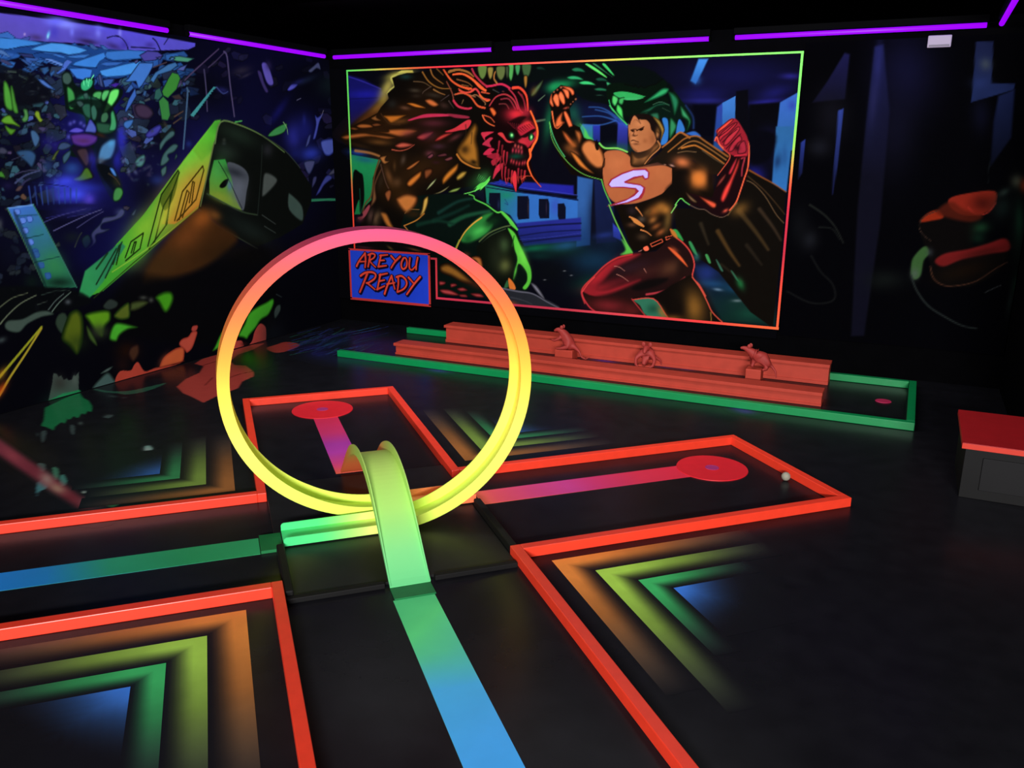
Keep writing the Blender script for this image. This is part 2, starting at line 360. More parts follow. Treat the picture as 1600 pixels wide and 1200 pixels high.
# ---------------------------------------------------------------- painted walls
MURAL = """
f0;06060f;.0055,1;-2593 1314 2242 -103 117 -1158 -2461 -270
f0;14145f;.0375,1;-2447 1150 85 -20 94 -44 16 -27 -72 -55 -119 -72
b0;1c1c96;.9,4.729,-0.223,-0.5063,-24;-2352 1064
s1;3a34b0;.0125,.8,.01,.0062;-2441 1143 78 -23 95 -34
s1;0c0c40;.0125,.7,.0075,.0063;-2446 1046 176 2
b0;a06a28;.8,5.935,5.906,10.28,-16.17;-2293 1000
b0;8a4a1c;.8,6.202,5.132,10.58,-19.87;-2357 956
b0;b4a850;.9,14.18,-11.01,-3.613,-7.327;-2233 1092
b0;c8c050;.95,7.323,1.688,5.08,-36.56;-2164 1145
b0;a89038;.7,16.48,-12.76,-6.696,-13.71;-2253 1041
s1;c8c45e;.0181,.95,.0242,.0121;-2099 1149 -31 5 -42 -11 -39 -12 16 -33 -22 -16 -17 -17
g0;d8d060,c8b850;.009,1,-4.326,2.323,-4.1976,2.2922;-2180 1152 25 9 58 -1 -1 -16 -32 6
b0;10103c;.9,1.872,0.1418,-0.2026,-6.793;-685 1097
b0;14144e;.9,4.924,0.3293,-0.3631,-17.21;-802 1031
b0;20206e;.8,5.42,0.3661,-0.7797,-42.91;-791 1008
b0;22207c;.9,7.16,1.373,4.139,-48.39;-560 1001
b0;18185c;.8,7.052,2.529,4.591,-18.7;-534 1031
b0;26247c;.8,13.66,1.239,-1.335,-45.31;-482 1088
f0;04040c;.029,1;-836 994 89 -1 6 -85 -10 -30 -65 0
f0;06060c;.0141,1;-675 1040 44 5 19 -208 -48 0
g0;2a3a92,184078;.0192,1,-1.4784,2.0255,-1.4655,1.6736;-743 984 23 17 13 -179 -40 0
g0;3a74c0,2c5c9c;.0057,1,-1.4075,2.0472,-1.3929,1.8502;-723 999 47 24 11 -180 -48 0
g0;3e86d8,2860a8;.019,1,-1.6262,2.3167,-1.6703,2.1457;-825 1160 37 -1 -19 -44 -23 -45 -21 12
b0;2c60b0;.6,27.04,1.765,-0.7973,-28.83;-827 1084
f0;050509;.0232,1;-621 991 110 6 9 -174 -108 0
b0;14144c;.9,12.21,1.039,0.01655,-10.8;-539 852
g0;345fb4,2a5c96;.0114,1,-.9804,2.0385,-.9593,1.6753;-511 997 62 35 5 -206 -72 0
b0;2c3c9c;.7,35.3,3.217,-0.4747,-29.74;-467 985
g0;285c90,2a64a4;.0139,1,-.9858,1.7786,-.9498,1.3724;-518 912 63 0 -4 -237 -56 31
b0;142c54;.8,33.86,-3.012,-2.807,-17.17;-501 785
b0;1c3e70;.5,43.26,3.861,0.08735,-11.53;-477 806
b0;18186a;.95,11.76,-4.533,-6.204,-14.42;-580 737
f1;05050c;.0421,1;-613 890 91 -1 3 -69 -23 -35 -59 -4
b0;0c1030;.9,3.624,0.1246,-0.1274,-10.08;-1242 970
g0;26309a,1a2468;.0105,1,-2.4591,1.846,-2.4547,1.7207;-1243 923 31 0 2 -66 -31 0
g0;3060a8,22766a;.0159,1,-2.5359,1.8591,-2.5178,1.7333;-1289 927 46 -4 2 -66 -35 6 -26 45
g0;2c3496,1c1e5c;.0103,1,-2.2477,1.8445,-2.233,1.6585;-1138 935 43 -13 4 -102 -47 0
f0;05060e;.0209,1;-1209 917 72 8 -2 -90 -64 19
b0;0f5038;.7,7.355,0.3079,0.1011,-26.66;-1134 832
s1;2c5aa0;.0104,.75,.0083,.0114;-1263 992 55 -4 56 -29 55 -46
s1;2c5aa0;.0104,.75,.0083,.0115;-1290 955 70 2 48 -10 34 -12
s1;2c5aa0;.0105,.75,.0084,.0115;-1275 923 70 0 60 16
s1;2c5aa0;.0104,.75,.0083,.0114;-1235 982 55 -13 35 -22
b0;2848a0;.7,10.66,-6.319,-18.87,-36;-1128 935
b0;103048;.8,3.673,0.1256,0.4581,-7.813;-1224 373
b0;0c2c22;.9,4.564,0.1044,0.7324,-13.9;-1386 414
b0;0f4030;.7,5.468,0.1871,0.8248,-11.54;-1220 266
b0;0c1c30;.8,5.63,0.2193,0.58,-11.96;-1159 461
g0;2a5490,14305c;.0165,1,-2.5676,1.2036,-2.5574,.8678;-1305 718 70 -12 -4 -270 -62 -10
b0;0a0c1c;.8,16.78,0.5829,0.1628,-4.521;-1223 562
g0;142050,101838;.0216,.8,-2.3979,1.4532,-2.3787,.9329;-1232 719 49 -33 40 -80 21 -150 -89 -12
g0;2a38a0,1c2a70;.0162,1,-2.2499,1.0358,-2.2454,.9254;-1142 531 32 -26 9 -45 -37 16
b0;1c2a68;.8,11.05,2.088,7.031,-39.33;-1175 481
g0;1c2a90,1e1e8a;.0229,1,-3.4312,1.4035,-2.6764,1.3322;-1731 684 31 28 55 -22 122 -1 202 -9 2 -40 -242 18 -155 20
g0;18705a,2c62ac;.0086,1,-3.4312,1.2872,-3.0823,1.2283;-1739 677 159 -27 114 -14 165 -12 3 -106 -280 -15 -36 44 -117 48
b0;2c60a8;.5,6.801,0.1641,0.4544,-12.43;-1372 552
b0;3040a0;.6,19.36,0.4264,0.3968,-12.46;-1402 591
b0;2c66ac;.6,6.507,0.07028,0.9348,-24.26;-1559 528
b0;18765a;.8,11.73,0.0688,0.645,-24.44;-1630 632
s1;0a1030;.0057,.9,.0091,.0137;-1731 664 151 -17 132 -10 147 -16
s1;0a1030;.0057,.9,.0057,.0068;-1716 688 155 -27 95 -11 165 -13
s1;3c46b0;.0057,.7,.0045,.0057;-1716 685 155 -19 94 -8 166 -17
f0;0a0c1c;.0071,1;-1718 640 55 1 1 -75 -22 -1 -36 30
f0;0a0c1c;.0069,1;-1581 630 51 1 6 -16 1 -80 -52 -6 -6 16
f0;0a0c1c;.0068,1;-1479 621 43 1 6 -18 1 -64 -43 -2 -7 17
f0;0a0c1c;.0067,1;-1391 603 29 3 8 -16 1 -54 -31 -1 -6 17
f0;0a0c1c;.0071,1;-1795 645 48 8 6 -24 0 -28 -46 27
b0;3a2a2c;.8,164.4,2.133,0.4366,-13.38;-1529 581
b0;1c2848;.9,106.2,0.2981,0.7512,-24.17;-1672 590
b0;30243a;.8,167.7,3.208,0.6064,-18.58;-1443 583
s1;16205a;.0058,.8,.0047,.0047;-1641 615 16 -24 -16 7
g0;20267c,141c54;.0172,1,-3.1491,1.0264,-3.1473,.8433;-1584 513 300 36 3 -96 -265 -38 -28 48
s1;0a0e2c;.0114,.8,.0148,.0148;-1584 492 146 19 154 14
s1;0a0e2c;.0114,.8,.0091,.0091;-1569 459 132 23 154 15
s1;0a0e2c;.0115,.8,.0115,.0115;-1555 431 118 20 155 22
s1;343c98;.0057,.7,.0046,.0046;-1574 443 137 16 155 26
b0;0f5a3c;.9,5.674,0.7476,4.421,-29.81;-1495 409
b0;1c4a70;.8,6.936,1.244,4.384,-24.16;-1347 429
b0;07090d;.9,4.788,0.09741,0.5116,-7.959;-1420 313
b0;0a2c26;.6,7.813,0.1316,1.692,-29.96;-1471 377
b0;8a9090;.8,69.91,1.752,15.43,-240.7;-1353 319
b0;8a9090;.8,70.32,1.915,15.98,-241;-1321 302
b0;8a9090;.8,68.25,1.269,16.27,-236.8;-1445 274
g0;0c1830,0c2420;.0609,1,-1.3824,.7404,-1.1894,.4121;-799 381 192 -14 128 -67 29 -141 -217 -3 -83 142
b0;1c2c68;.9,11.65,0.7912,0.8438,-12.95;-741 350
b0;1a4068;.8,9.011,-0.1547,-0.5032,-29.12;-712 309
b0;143a54;.8,9.907,-0.9547,-3.06,-29.22;-627 294
b0;14603a;.95,37.57,27.11,7.873,-10.56;-595 317
b0;1a5a3a;.8,19.59,-5.165,-9.748,-33.63;-534 275
b0;16503a;.5,7.525,0.604,1.431,-16.63;-553 201
b0;123028;.6,5.973,0.4621,1.573,-19.41;-597 236
b0;58748a;.95,26.08,-1.753,-5.615,-82.97;-690 287
b0;566a6c;.95,23.84,1.825,6.607,-83.2;-610 248
b0;7c8484;.95,92.16,81.88,20.59,-21.98;-507 342
b0;606868;.95,119.8,96.01,21.16,-25.69;-559 387
b0;586060;.95,157.4,126.4,42.5,-50.74;-563 311
b0;348070;.95,68.95,5.965,10.77,-149.6;-472 315
f0;0d0a07;.0074,1;-624 760 25 -5 137 -80 4 -149 -6 -375 -91 56 -137 150 -169 103 -28 141 116 1 84 -28 57 66
s1;8a4c20;.0095,.9,.0113,.0066;-608 755 56 -29 46 -23 45 -28
s1;5a4024;.0095,.7,.0067,.0048;-612 734 64 -49 48 -47 42 -46
s1;6c5236;.0048,.9,.0057,.0048;-617 716 34 -14 46 -44 47 -67 32 -32
s1;3a2c18;.0243,.85,.039,.0195;-629 598 71 -79 50 -63
s1;34281c;.024,.85,.0288,.0144;-553 608 53 -62 36 -51
s1;4a3418;.025,.85,.035,.0175;-706 517 52 -77 41 -52
s1;2a2318;.0253,.85,.0304,.0152;-775 543 35 -78
s1;221c14;.0246,.85,.0295,.0148;-590 468 62 -71
s1;221c12;.0252,.85,.0202,.0101;-684 388 35 -24 53 -38
b0;6a4a20;.8,11.57,7.752,10.81,-16.98;-626 606
f1;2c8a40;.0103,1;-886 517 18 -3 26 -37 -6 -3 -23 18 -21 16
f1;2e8048;.0103,1;-820 471 13 -3 27 -48 -13 4 -17 24
b0;28605c;.8,34.08,2.223,1.67,-29.28;-784 412
f1;3a8848;.0102,1;-750 422 11 1 14 -31 -10 1
f1;30604a;.0101,1;-706 405 8 -5 24 -37 -11 3
f1;2c5c44;.0101,1;-644 365 9 -4 27 -36 -13 7
b0;1c6434;.9,30.99,17.13,9.718,-17.15;-603 317
f1;050a0a;.0258,1;-1754 1168 640 -19 165 -64 35 -51 -40 -83 -133 -23 -35 19 -52 50 -118 29 -111 80 -199 -19
m1;06140e,1c6a44;.0104,1,.0156;-1344 1140 22 7 25 -6 16 -15 -25 2 -25 2
m1;06140e,2c9c60;.0105,1,.0157;-1364 1110 27 6 30 -6 20 -14 -31 2 -30 2
m1;06140e,38c06c;.0104,1,.0156;-1311 1088 26 7 31 -6 19 -14 -30 2 -31 2
m1;06140e,144a34;.0103,1,.0154;-1239 1100 19 6 22 -5 13 -13 -21 2 -22 1
m1;06140e,1e6844;.0103,1,.0155;-1245 1062 24 5 27 -5 18 -11 -27 1 -28 2
m1;06140e,2c5044;.0103,1,.0155;-1239 1039 15 2 16 -2 10 -5 -16 0 -16 1
m1;06140e,123028;.0107,1,.0161;-1500 1151 15 5 17 -5 11 -11 -17 2 -18 1
m1;0c3020,40b070;.0051,1,.0153;-1191 1088 34 -16 -10 -9 -17 4
f1;5cdc64;.0062,1;-1282 1156 17 -1 45 -27 32 -26 -38 20
f1;2c7848;.0061,1;-1248 1155 10 0 52 -37 18 -12
f1;3cc060;.0061,1;-1211 1154 14 -1 38 -43 -20 14
b0;148048;.9,8.229,1.844,3.416,-26.36;-1385 1081
b0;1a9050;.8,13.69,9.197,11.11,-22.89;-1420 1073
f1;051008;.015,1;-1184 1076 73 4 50 -16 65 7 34 17 20 -18 -17 -35 27 -25 -42 -53 -131 -1 -52 28 -28 37
s1;050806;.005,1,.011,.01;-1117 1077 40 -10 6 6 14 -12 9 8 14 -9 22 9 26 5 24 17
f1;2c9c50;.0061,1;-1159 1045 50 3 76 -18 -3 -3 -75 -4 -31 6
m1;0a3018,4cc060;.0051,1,.0205;-1162 1036 24 -13 -12 -30 -16 16
m1;0a3018,38a050;.0051,1,.0204;-1135 1023 22 4 -7 -28 -17 6
m1;0a3018,48c858;.0051,1,.0205;-1141 1002 21 -19 7 -36 12 -19 -38 37 -8 19
f1;34a058;.0061,1;-1112 1024 79 2 -32 -10 -43 1
s1;2c9c50;.0051,1,.0082,.0051;-1178 1018 11 -31 14 -15
s1;44c060;.0051,1,.0082,.0082;-1174 997 35 -38 42 -37
m1;08301c,2c9c5c;.0049,1,.0297;-1032 1006 38 29 34 23 26 -3 -12 -21 -57 -22
m1;06180e,1c5c3c;.005,1,.0251;-1046 964 22 18 29 0 -12 -18
f1;06140e;.0099,1;-1019 955 27 39 35 17 39 -22 3 57 34 -36 34 -42 12 -42 -23 -38 -6 50 -25 1 -5 -36 -23 -43 -14 79 -29 6 -13 6
m1;06200f,1e6c48;.0049,1,.0343;-937 1046 29 -12 18 -30 -15 -50 -13 35 -11 33
m1;06200f,328a58;.0049,1,.0294;-885 992 25 -24 21 -36 -16 -36 4 36 -27 21
m1;06200f,2a7a4c;.005,1,.0298;-922 948 20 -15 8 -24 -26 -42 -6 48
m1;06180e,1c5c40;.005,1,.0299;-1046 967 38 21 45 17 38 -9 -51 -6 -31 -20
m1;06180e,246044;.005,1,.03;-1006 961 32 8 10 -21 -8 -18
s1;3c6c50;.005,.8,.005,.005;-995 997 31 10 36 -14
s1;34503c;.0049,.7,.0049,.003;-956 984 33 -15
f1;2c6cb4;.01,1;-955 942 14 5 11 -17 2 -70 -27 -15 5 34 8 24
f1;2c68b0;.0099,1;-889 939 13 -7 14 -35 -31 -9 -3 9
f1;285aa8;.0147,1;-855 888 31 8 26 -18 -12 -6 -38 12
s1;2a50a0;.0195,.5,.0097,.0146;-864 992 31 -42 5 -42
f0;0a0705;.0087,1;-2511 871 20 21 47 29 32 14 82 31 40 17 19 24 44 37 -7 21 39 26 -11 40 34 11 46 8 46 -1 130 12 242 -17 38 -88 39 -98 -19 -65 -19 -201 -302 -55 -64 -23 -20 -108 -92 -41 21 -54 -271 -14 -36 37 56 97 39 148 48 92 -87 42 -90 25
b0;2c1808;.8,3,0.2024,0.6247,-10.18;-2283 944
b0;341c0a;.85,2.71,-0.1129,-0.03146,-14.15;-2285 885
b0;301808;.8,3.963,-0.5353,-0.9473,-11.21;-2089 984
b0;281208;.8,4.645,-0.1,-0.01431,-9.709;-2008 877
b0;2c1a0a;.85,4.382,-0.1687,0.07663,-7.773;-2246 771
b0;301c0a;.85,3.372,2.275,3.79,-7.772;-2074 738
b0;2c1a08;.85,4.384,-0.155,0.1608,-6.906;-2207 646
b0;281608;.7,4.143,4.113,5.646,-7.952;-1969 739
b0;241408;.6,4.711,-0.1014,-0.1877,-8.319;-2004 1070
b0;16302c;.9,14.94,-0.4676,-1.204,-41.36;-2135 1134
b0;3c3428;.9,17.07,-2.323,-5.335,-56.77;-2088 1075
b0;2a2018;.8,20.04,-0.5441,-1.16,-56.95;-2081 1052
b0;20201c;.8,19.44,-0.7118,-0.4045,-24.22;-2210 1020
m1;1a0d04,cc7024;.006,1,.0241;-2136 1022 36 3 58 -18 8 -10 -50 4 -33 11
m1;1a0d04,cc6a34;.0059,1,.0356;-2040 1034 35 6 41 -26 -25 -13 -33 12
b0;6a4430;.8,19.47,-4.004,-7.752,-60.04;-2143 1002
b0;3a2620;.8,19.24,-8.847,-12.37,-38.83;-1940 1009
b0;302820;.8,12.1,-2.332,-7.193,-52.78;-1992 1053
m1;1c0f04,c06a20;.0062,1,.037;-2264 972 69 3 68 -1 -17 -10 -52 -24 -26 -5 -21 16
b0;7a4a20;.6,9.677,1.351,4.186,-39.88;-2170 944
s1;3a2412;.0062,.9,.0124,.0099;-2272 979 24 -28 26 -17 51 -4
m1;180c04,8a5428;.0063,1,.0313;-2332 961 46 18 -9 -13 30 -18 -40 -3
s1;1c1004;.0063,1,.01,.0075;-2281 981 -49 -19 25 -17 48 -8
m1;1a0d04,a85c28;.0064,1,.0318;-2412 926 27 12 54 -4 12 -17 -67 -4
m1;1a0d04,8c4c20;.0064,1,.0321;-2454 914 24 9 35 -10 -23 -8
m1;160b04,7a4220;.0063,1,.0314;-2327 934 35 7 26 -14 -44 -7
m1;1e1004,b0602c;.0096,1,.0446;-2501 878 46 14 82 7 53 -7 79 -7 51 -11 -52 -11 -88 11 -90 -7 -55 -5
m1;1e1004,b8622c;.0093,1,.0434;-2315 902 74 0 9 11 61 3 59 -4 34 -11 -52 -17 -43 -10 -60 11
b0;7c3830;.7,11.39,3.384,6.524,-30.46;-2129 895
b0;5a3818;.9,8.092,-1.039,-2.155,-38.94;-2286 853
b0;2c1c0e;.8,6.725,-2.435,-8.816,-44.49;-2399 838
m1;200a06,c05440;.0062,1,.0372;-2204 839 39 17 51 -6 17 -9 -34 -12 -48 -4
s1;9c4430;.0062,1,.0124,.005;-2218 821 43 -5 44 9 34 18
m1;200808,b03c3c;.0061,1,.0425;-2087 877 34 18 58 6 -17 -24 -34 -17 -29 3
b0;58222c;.7,7.153,-0.1476,-0.2301,-29.41;-1995 935
b0;4a2430;.5,12.05,-0.2704,-0.04625,-20.8;-2020 884
f1;c02c4c;.0096,1;-2128 950 43 13 58 12 102 -2 20 -8 -101 -4 -63 -5 -46 -9
f1;8a2438;.0093,1;-1925 975 100 -11 4 -10 -68 4
f1;c4303a;.0094,1;-1938 899 49 15 64 33 20 -7 -20 -29 -40 -7 -41 -7
m1;300a0a,c03c34;.006,1,.0299;-1992 858 17 19 37 15 41 2 -29 -17 -41 -17
b0;5c2a2c;.7,11.94,8.046,20.62,-42.85;-1886 874
b0;382028;.9,13.49,-0.2541,0.1227,-40.38;-1972 836
b0;5a2c34;.9,19.98,-0.4424,0.2319,-36;-2018 805
s1;8a5a24;.0059,1,.0141,.0059;-2047 1151 32 -41 52 -27 60 -5
s1;8c5a28;.0058,1,.0152,.0058;-2006 1160 15 -30 48 -31
s1;6a4620;.0058,1,.0116,.0058;-1974 1162 32 -27
s1;5c452c;.0059,1,.0095,.0047;-2094 1113 50 -5 40 -21
s1;8a5c30;.0059,1,.0129,.0059;-1992 1077 29 -14 28 -9
s1;e0562c;.0058,1,.0058,.0173;-1938 1158 36 -44 39 -24 47 -16
s1;8c5a28;.0057,1,.0206,.0114;-1914 1147 44 8 47 -11 31 -20
s1;e0562c;.0057,1,.0114,.0205;-1894 1135 47 2 43 -19 58 -44
s1;7a3c2c;.0058,1,.0093,.0128;-1926 1108 27 -47 7 -33
s1;c02c44;.0058,1,.0209,.0151;-1892 1028 24 -24 43 -10 20 3
s1;c84a30;.0057,1,.008,.0138;-1867 1077 27 -14 32 -1
s1;8a5a3c;.0058,1,.0115,.0092;-1887 1054 47 3 55 -15
s1;4a3a30;.0059,1,.0083,.0059;-2004 1090 -37 -19 -8 -10
s1;3c3030;.0059,1,.0082,.0047;-1915 1052 -41 -23
s1;40302c;.0058,1,.0117,.0047;-1916 1028 24 -30
s1;6a5030;.0058,1,.0104,.0058;-1844 1030 -8 -16
s1;7a4a28;.0057,1,.0114,.0057;-1875 1116 51 -14 24 -17
s1;e0562c;.0058,1,.0069,.0184;-1942 1158 36 -44 47 -27 55 -12
s1;94602c;.0057,1,.0205,.008;-1910 1150 44 5 47 -11 23 -17
s1;ec6030;.0057,1,.0114,.0205;-1894 1137 47 0 47 -23 38 -33 27 -14
s1;cc3c3c;.0057,1,.0171,.0148;-1804 1066 19 9 16 -13 15 -24 38 -10
s1;e0602c;.0057,1,.0147,.0091;-1762 1048 31 -23 15 3
s1;d0502c;.0057,1,.0115,.0172;-1883 1054 35 6 40 -17 34 -37 35 -10
s1;8a5a38;.0057,1,.0091,.0091;-1805 1046 28 3 38 -30 2 -10
s1;d84838;.0057,1,.0115,.0149;-1863 1070 27 -10 32 4 15 9
s1;a8283c;.0056,1,.0169,.0169;-1800 1156 15 -26 35 -33 23 -14
s1;c4284a;.0056,1,.0178,.0167;-1731 1083 31 3 38 5 34 -13 33 -27 15 -22 16 -39
s1;9c6430;.0056,1,.0145,.01;-1681 1095 -14 20 6 25 19 12
s1;c84c30;.0057,1,.0136,.0079;-1754 1061 38 -7
s1;7a5028;.0057,1,.0092,.0057;-1851 1093 35 -7
s1;3c3c3c;.0056,1,.0078,.0045;-1700 1070 30 -14
s1;5a2c28;.0056,1,.0078,.0044;-1655 1062 38 -9
m1;0a0c08,5c7838;.0112,1,.0225;-1773 1168 46 -1 -5 -40 -18 -17 -18 18
m1;0a0c08,8a7a38;.0112,1,.0223;-1727 1160 30 -1 -3 -35 -12 -15 -12 15
m1;0a0c08,5a6838;.0111,1,.0221;-1685 1162 45 -1 -4 -40 -18 -17 -19 18
m1;0a0c08,4c9c4c;.011,1,.022;-1631 1170 30 -1 -3 -49 -11 -20 -13 21
m1;0a0c08,3c8c50;.0109,1,.0218;-1598 1165 27 0 -3 -31 -10 -13 -11 14
m1;0a0c08,3a5a34;.0108,1,.0217;-1566 1168 44 -2 -4 -39 -18 -17 -17 18
m1;0a0c08,9c6c2c;.0109,1,.0218;-1557 1120 19 0 -1 -36 -8 -15 -8 16
m1;0a0c08,3c4830;.011,1,.022;-1642 1161 18 -1 -1 -35 -7 -15 -8 15
m1;0a0c08,4a6440;.0108,1,.0325;-1524 1047 18 28 39 30 -7 -28 -25 -31 -18 -9
b0;6a5028;.6,31.87,-13.06,-8.367,-24.91;-1510 1059
s1;4a6048;.0081,1,.0108,.0076;-1487 1021 28 21
s1;5c6c50;.0137,.8,.0197,.0142;-1497 939 40 6
f0;100405;.009,1;-1719 999 19 32 45 25 53 21 41 -4 26 -36 2 -48 21 -16 21 -58 -1 -52 -25 -52 -2 -33 6 -33 43 -75 -34 26 -34 6 -30 -28 -19 -27 -20 33 -54 19 -39 0 0 44 -43 74 -15 77 58 9 -39 37 -11 26 34 -3
s1;a83038;.0067,1,.0112,.0145;-1716 1005 31 35 45 9 38 -23 19 -36
s1;7c2430;.0067,1,.0111,.0134;-1662 1030 38 0 30 -40
s1;6a2a2c;.0067,1,.0101,.0078;-1670 1011 31 -1 15 -19
s1;b02c40;.0066,1,.0122,.0122;-1625 1071 30 -32 20 -49 15 -16
s1;e0442e;.0066,1,.0242,.0132;-1606 1074 33 -1 30 -32 8 -58
s1;8c2430;.0066,1,.0121,.0088;-1580 1057 23 -29 11 -45
s1;701c28;.0066,1,.0099,.0077;-1565 1048 15 -33 8 -32
b0;c42434;1,10.26,0.08841,-0.2045,-17.18;-1594 968
b0;a82434;.7,19.3,0.2399,-0.3378,-25.96;-1542 977
b0;d42c30;.7,22.31,0.2167,-0.4755,-38.74;-1579 971
m1;2c0a06,d8602c;.0057,1,.0227;-1717 995 17 3 19 -23 -15 -16 -16 20
m1;180804,180804;.0057,1,.0171;-1750 966 19 -3 35 -27 4 -16 -35 16
s1;e06034;.0057,1,.0126,.0069;-1750 966 11 -20 23 -16 24 -9
s1;c85030;.0057,1,.0091,.0057;-1743 966 31 -10 20 -20
f1;a82030;.0223,1;-1582 919 41 19 22 -6 22 -26 3 -33 -24 -29 -26 -17 -19 14 -15 19 15 13 -15 20
b0;d03030;.8,15.8,-6.411,-9.449,-29.23;-1530 928
b0;c03038;.8,22.21,0.246,0.04675,-30.51;-1559 850
s1;2a060a;.0056,.8,.0067,.0028;-1582 909 23 -16
s1;2a060a;.0056,.8,.0067,.0028;-1572 913 21 -16
s1;2a060a;.0056,.8,.0067,.0028;-1561 917 19 -15
s1;2a060a;.0056,.8,.0067,.0028;-1551 921 18 -15
s1;2a060a;.0055,.8,.0067,.0028;-1540 925 16 -14
s1;2a060a;.0055,.8,.0066,.0028;-1530 928 15 -13
s1;2a060a;.0055,.8,.0066,.0028;-1520 932 14 -12
f1;1c0508;.0111,1;-1578 877 19 6 51 26 8 -10 -26 -16 -22 -10
f1;140406;.0223,.9;-1628 932 49 26 37 -1 -22 -19 -22 -22 -15 -13
s1;7a1c28;.0056,.7,.0056,.0028;-1628 936 27 -23
s1;7a1c28;.0056,.7,.0056,.0028;-1618 934 21 -24
s1;7a1c28;.0056,.7,.0056,.0028;-1608 933 15 -26
s1;7a1c28;.0056,.7,.0056,.0028;-1598 931 8 -26
s1;7a1c28;.0056,.7,.0056,.0028;-1588 930 2 -28
s1;7a1c28;.0056,.7,.0056,.0028;-1579 929 -3 -30
f1;c83438;.0079,1;-1677 890 23 3 23 -30 30 -6 1 -5 -31 2 -23 19
f1;06100a;.0085,1;-1627 887 15 9 17 -13 -9 -18 -19 5
f1;06100a;.0083,1;-1531 883 16 8 12 -15 -15 -16 -13 7
b0;5ae87c;1,56.46,24.11,16.02,-51.03;-1610 883
b0;5ae87c;1,74.6,-6.396,-3.314,-42.61;-1518 874
b0;c0ff9c;1,132.1,0.9858,-0.292,-127;-1609 884
b0;c0ff9c;1,168.6,2.387,-0.1418,-96.19;-1517 876
s1;f0642c;.0066,1,.0144,.0221;-1523 980 15 -29 17 -42 -1 -39 -15 -26 -14 -26
f1;120406;.017,1;-1608 854 53 -7 22 -19 5 -43 -11 -20 -76 -1 -12 37 11 33
b0;c04844;.95,94.06,-8.637,-4.275,-58.18;-1593 840
b0;c04844;.95,94.36,-8.541,-4.256,-58.25;-1578 836
b0;c04844;.95,94.63,-8.458,-4.246,-58.31;-1564 832
b0;b03040;.95,93.71,-8.678,-3.156,-44.3;-1604 821
b0;b03040;.95,94.02,-8.586,-3.159,-44.37;-1589 819
b0;b03040;.95,94.3,-8.506,-3.16,-44.43;-1576 817
b0;b03040;.95,94.56,-8.423,-3.152,-44.48;-1562 814
b0;0c3c2c;.9,14.65,0.1302,0.3255,-41.9;-1589 796
b0;b83038;.9,99.43,-19.32,-7.096,-49.31;-1611 777
b0;b83038;.9,99.66,-19.25,-7.085,-49.35;-1600 773
b0;b83038;.9,99.95,-19.17,-7.087,-49.4;-1586 769
b0;b83038;.9,100.2,-19.1,-7.089,-49.46;-1573 766
b0;b83038;.9,100.6,-19.02,-7.125,-49.57;-1558 768
b0;b83038;.9,100.9,-18.97,-7.154,-49.65;-1547 770
f1;c02c40;.0075,1;-1758 890 19 7 43 0 -20 -10 -23 -14 4 -16
f1;b02840;.0075,1;-1751 847 35 26 16 -3 -16 -17 8 -20 -27 7
f1;b82440;.0075,1;-1747 806 31 24 24 -6 -16 -14 31 -10 -54 0
f1;8c1c2c;.0075,1;-1731 796 54 14 8 -26 -31 -18 8 14
f1;c42840;.0075,1;-1700 699 12 47 27 21 0 -24 -19 -20
f1;9c2030;.0075,1;-1708 776 31 14 16 -3 -35 -31
s1;a02030;.0069,.9,.0184,.0035;-1677 820 -3 -32 -4 -21
s1;7c1c24;.0069,.9,.0185,.0035;-1661 794 -3 -35 -1 -22
s1;b42834;.0069,.9,.0185,.0035;-1653 764 -3 -41 3 -27
s1;a02030;.0069,.9,.0185,.0035;-1638 750 -3 -42 7 -28
s1;7c1c24;.0069,.9,.0184,.0035;-1623 740 -2 -36 -5 -24
s1;b42834;.0069,.9,.0184,.0035;-1607 734 -3 -34 -1 -23
s1;a02030;.0069,.9,.0183,.0034;-1577 744 -2 -36 3 -24
s1;7c1c24;.0068,.9,.0182,.0034;-1562 738 -2 -30 7 -20
s1;b42834;.0068,.9,.0182,.0034;-1546 735 -3 -24 -4 -16
s1;a02030;.0069,.9,.0183,.0034;-1669 857 -3 -26 -1 -17
s1;7c1c24;.0069,.9,.0183,.0034;-1654 840 -3 -28 3 -18
s1;b42834;.0069,.9,.0184,.0034;-1646 817 -3 -36 7 -24
s1;a02030;.0069,.9,.0183,.0034;-1631 811 -2 -33 -5 -21
s1;7c1c24;.0069,.9,.0185,.0035;-1681 780 -3 -20 0 -14
f1;d02c38;.0069,1;-1607 700 9 34 10 -6 4 -34 -3 -47 -12 27
s1;c83830;.0058,.8,.0093,.0029;-1638 703 3 -20
s1;c83830;.0058,.8,.0092,.0029;-1629 704 2 -13
s1;c83830;.0058,.8,.0092,.0029;-1621 706 3 -6
s1;c83830;.0058,.8,.0092,.0029;-1612 707 2 -24
s1;c83830;.0057,.8,.0092,.0029;-1604 708 3 -16
s1;c83830;.0057,.8,.0092,.0029;-1595 709 2 -9
s1;c83830;.0057,.8,.0092,.0029;-1587 710 2 -26
s1;c83830;.0057,.8,.0092,.0029;-1579 711 3 -19
s1;c83830;.0057,.8,.0091,.0029;-1570 712 2 -12
s1;c83830;.0057,.8,.0091,.0029;-1562 714 3 -29
s1;c83830;.0057,.8,.0091,.0028;-1554 715 3 -22
s1;c83830;.0057,.8,.0091,.0028;-1545 716 2 -15
s1;f0602c;.0068,1,.0225,.0056;-1525 824 4 -29 -13 -27 14 -39 15 -23 35 -35
s1;d84c30;.0057,.8,.0079,.0045;-1561 701 22 14 23 0
m1;1c1004,9c6420;.0117,1,.0705;-1882 812 8 24 32 38 49 60 23 -20 -8 -47 11 -47 4 -71 -8 -7 -56 16 -40 27
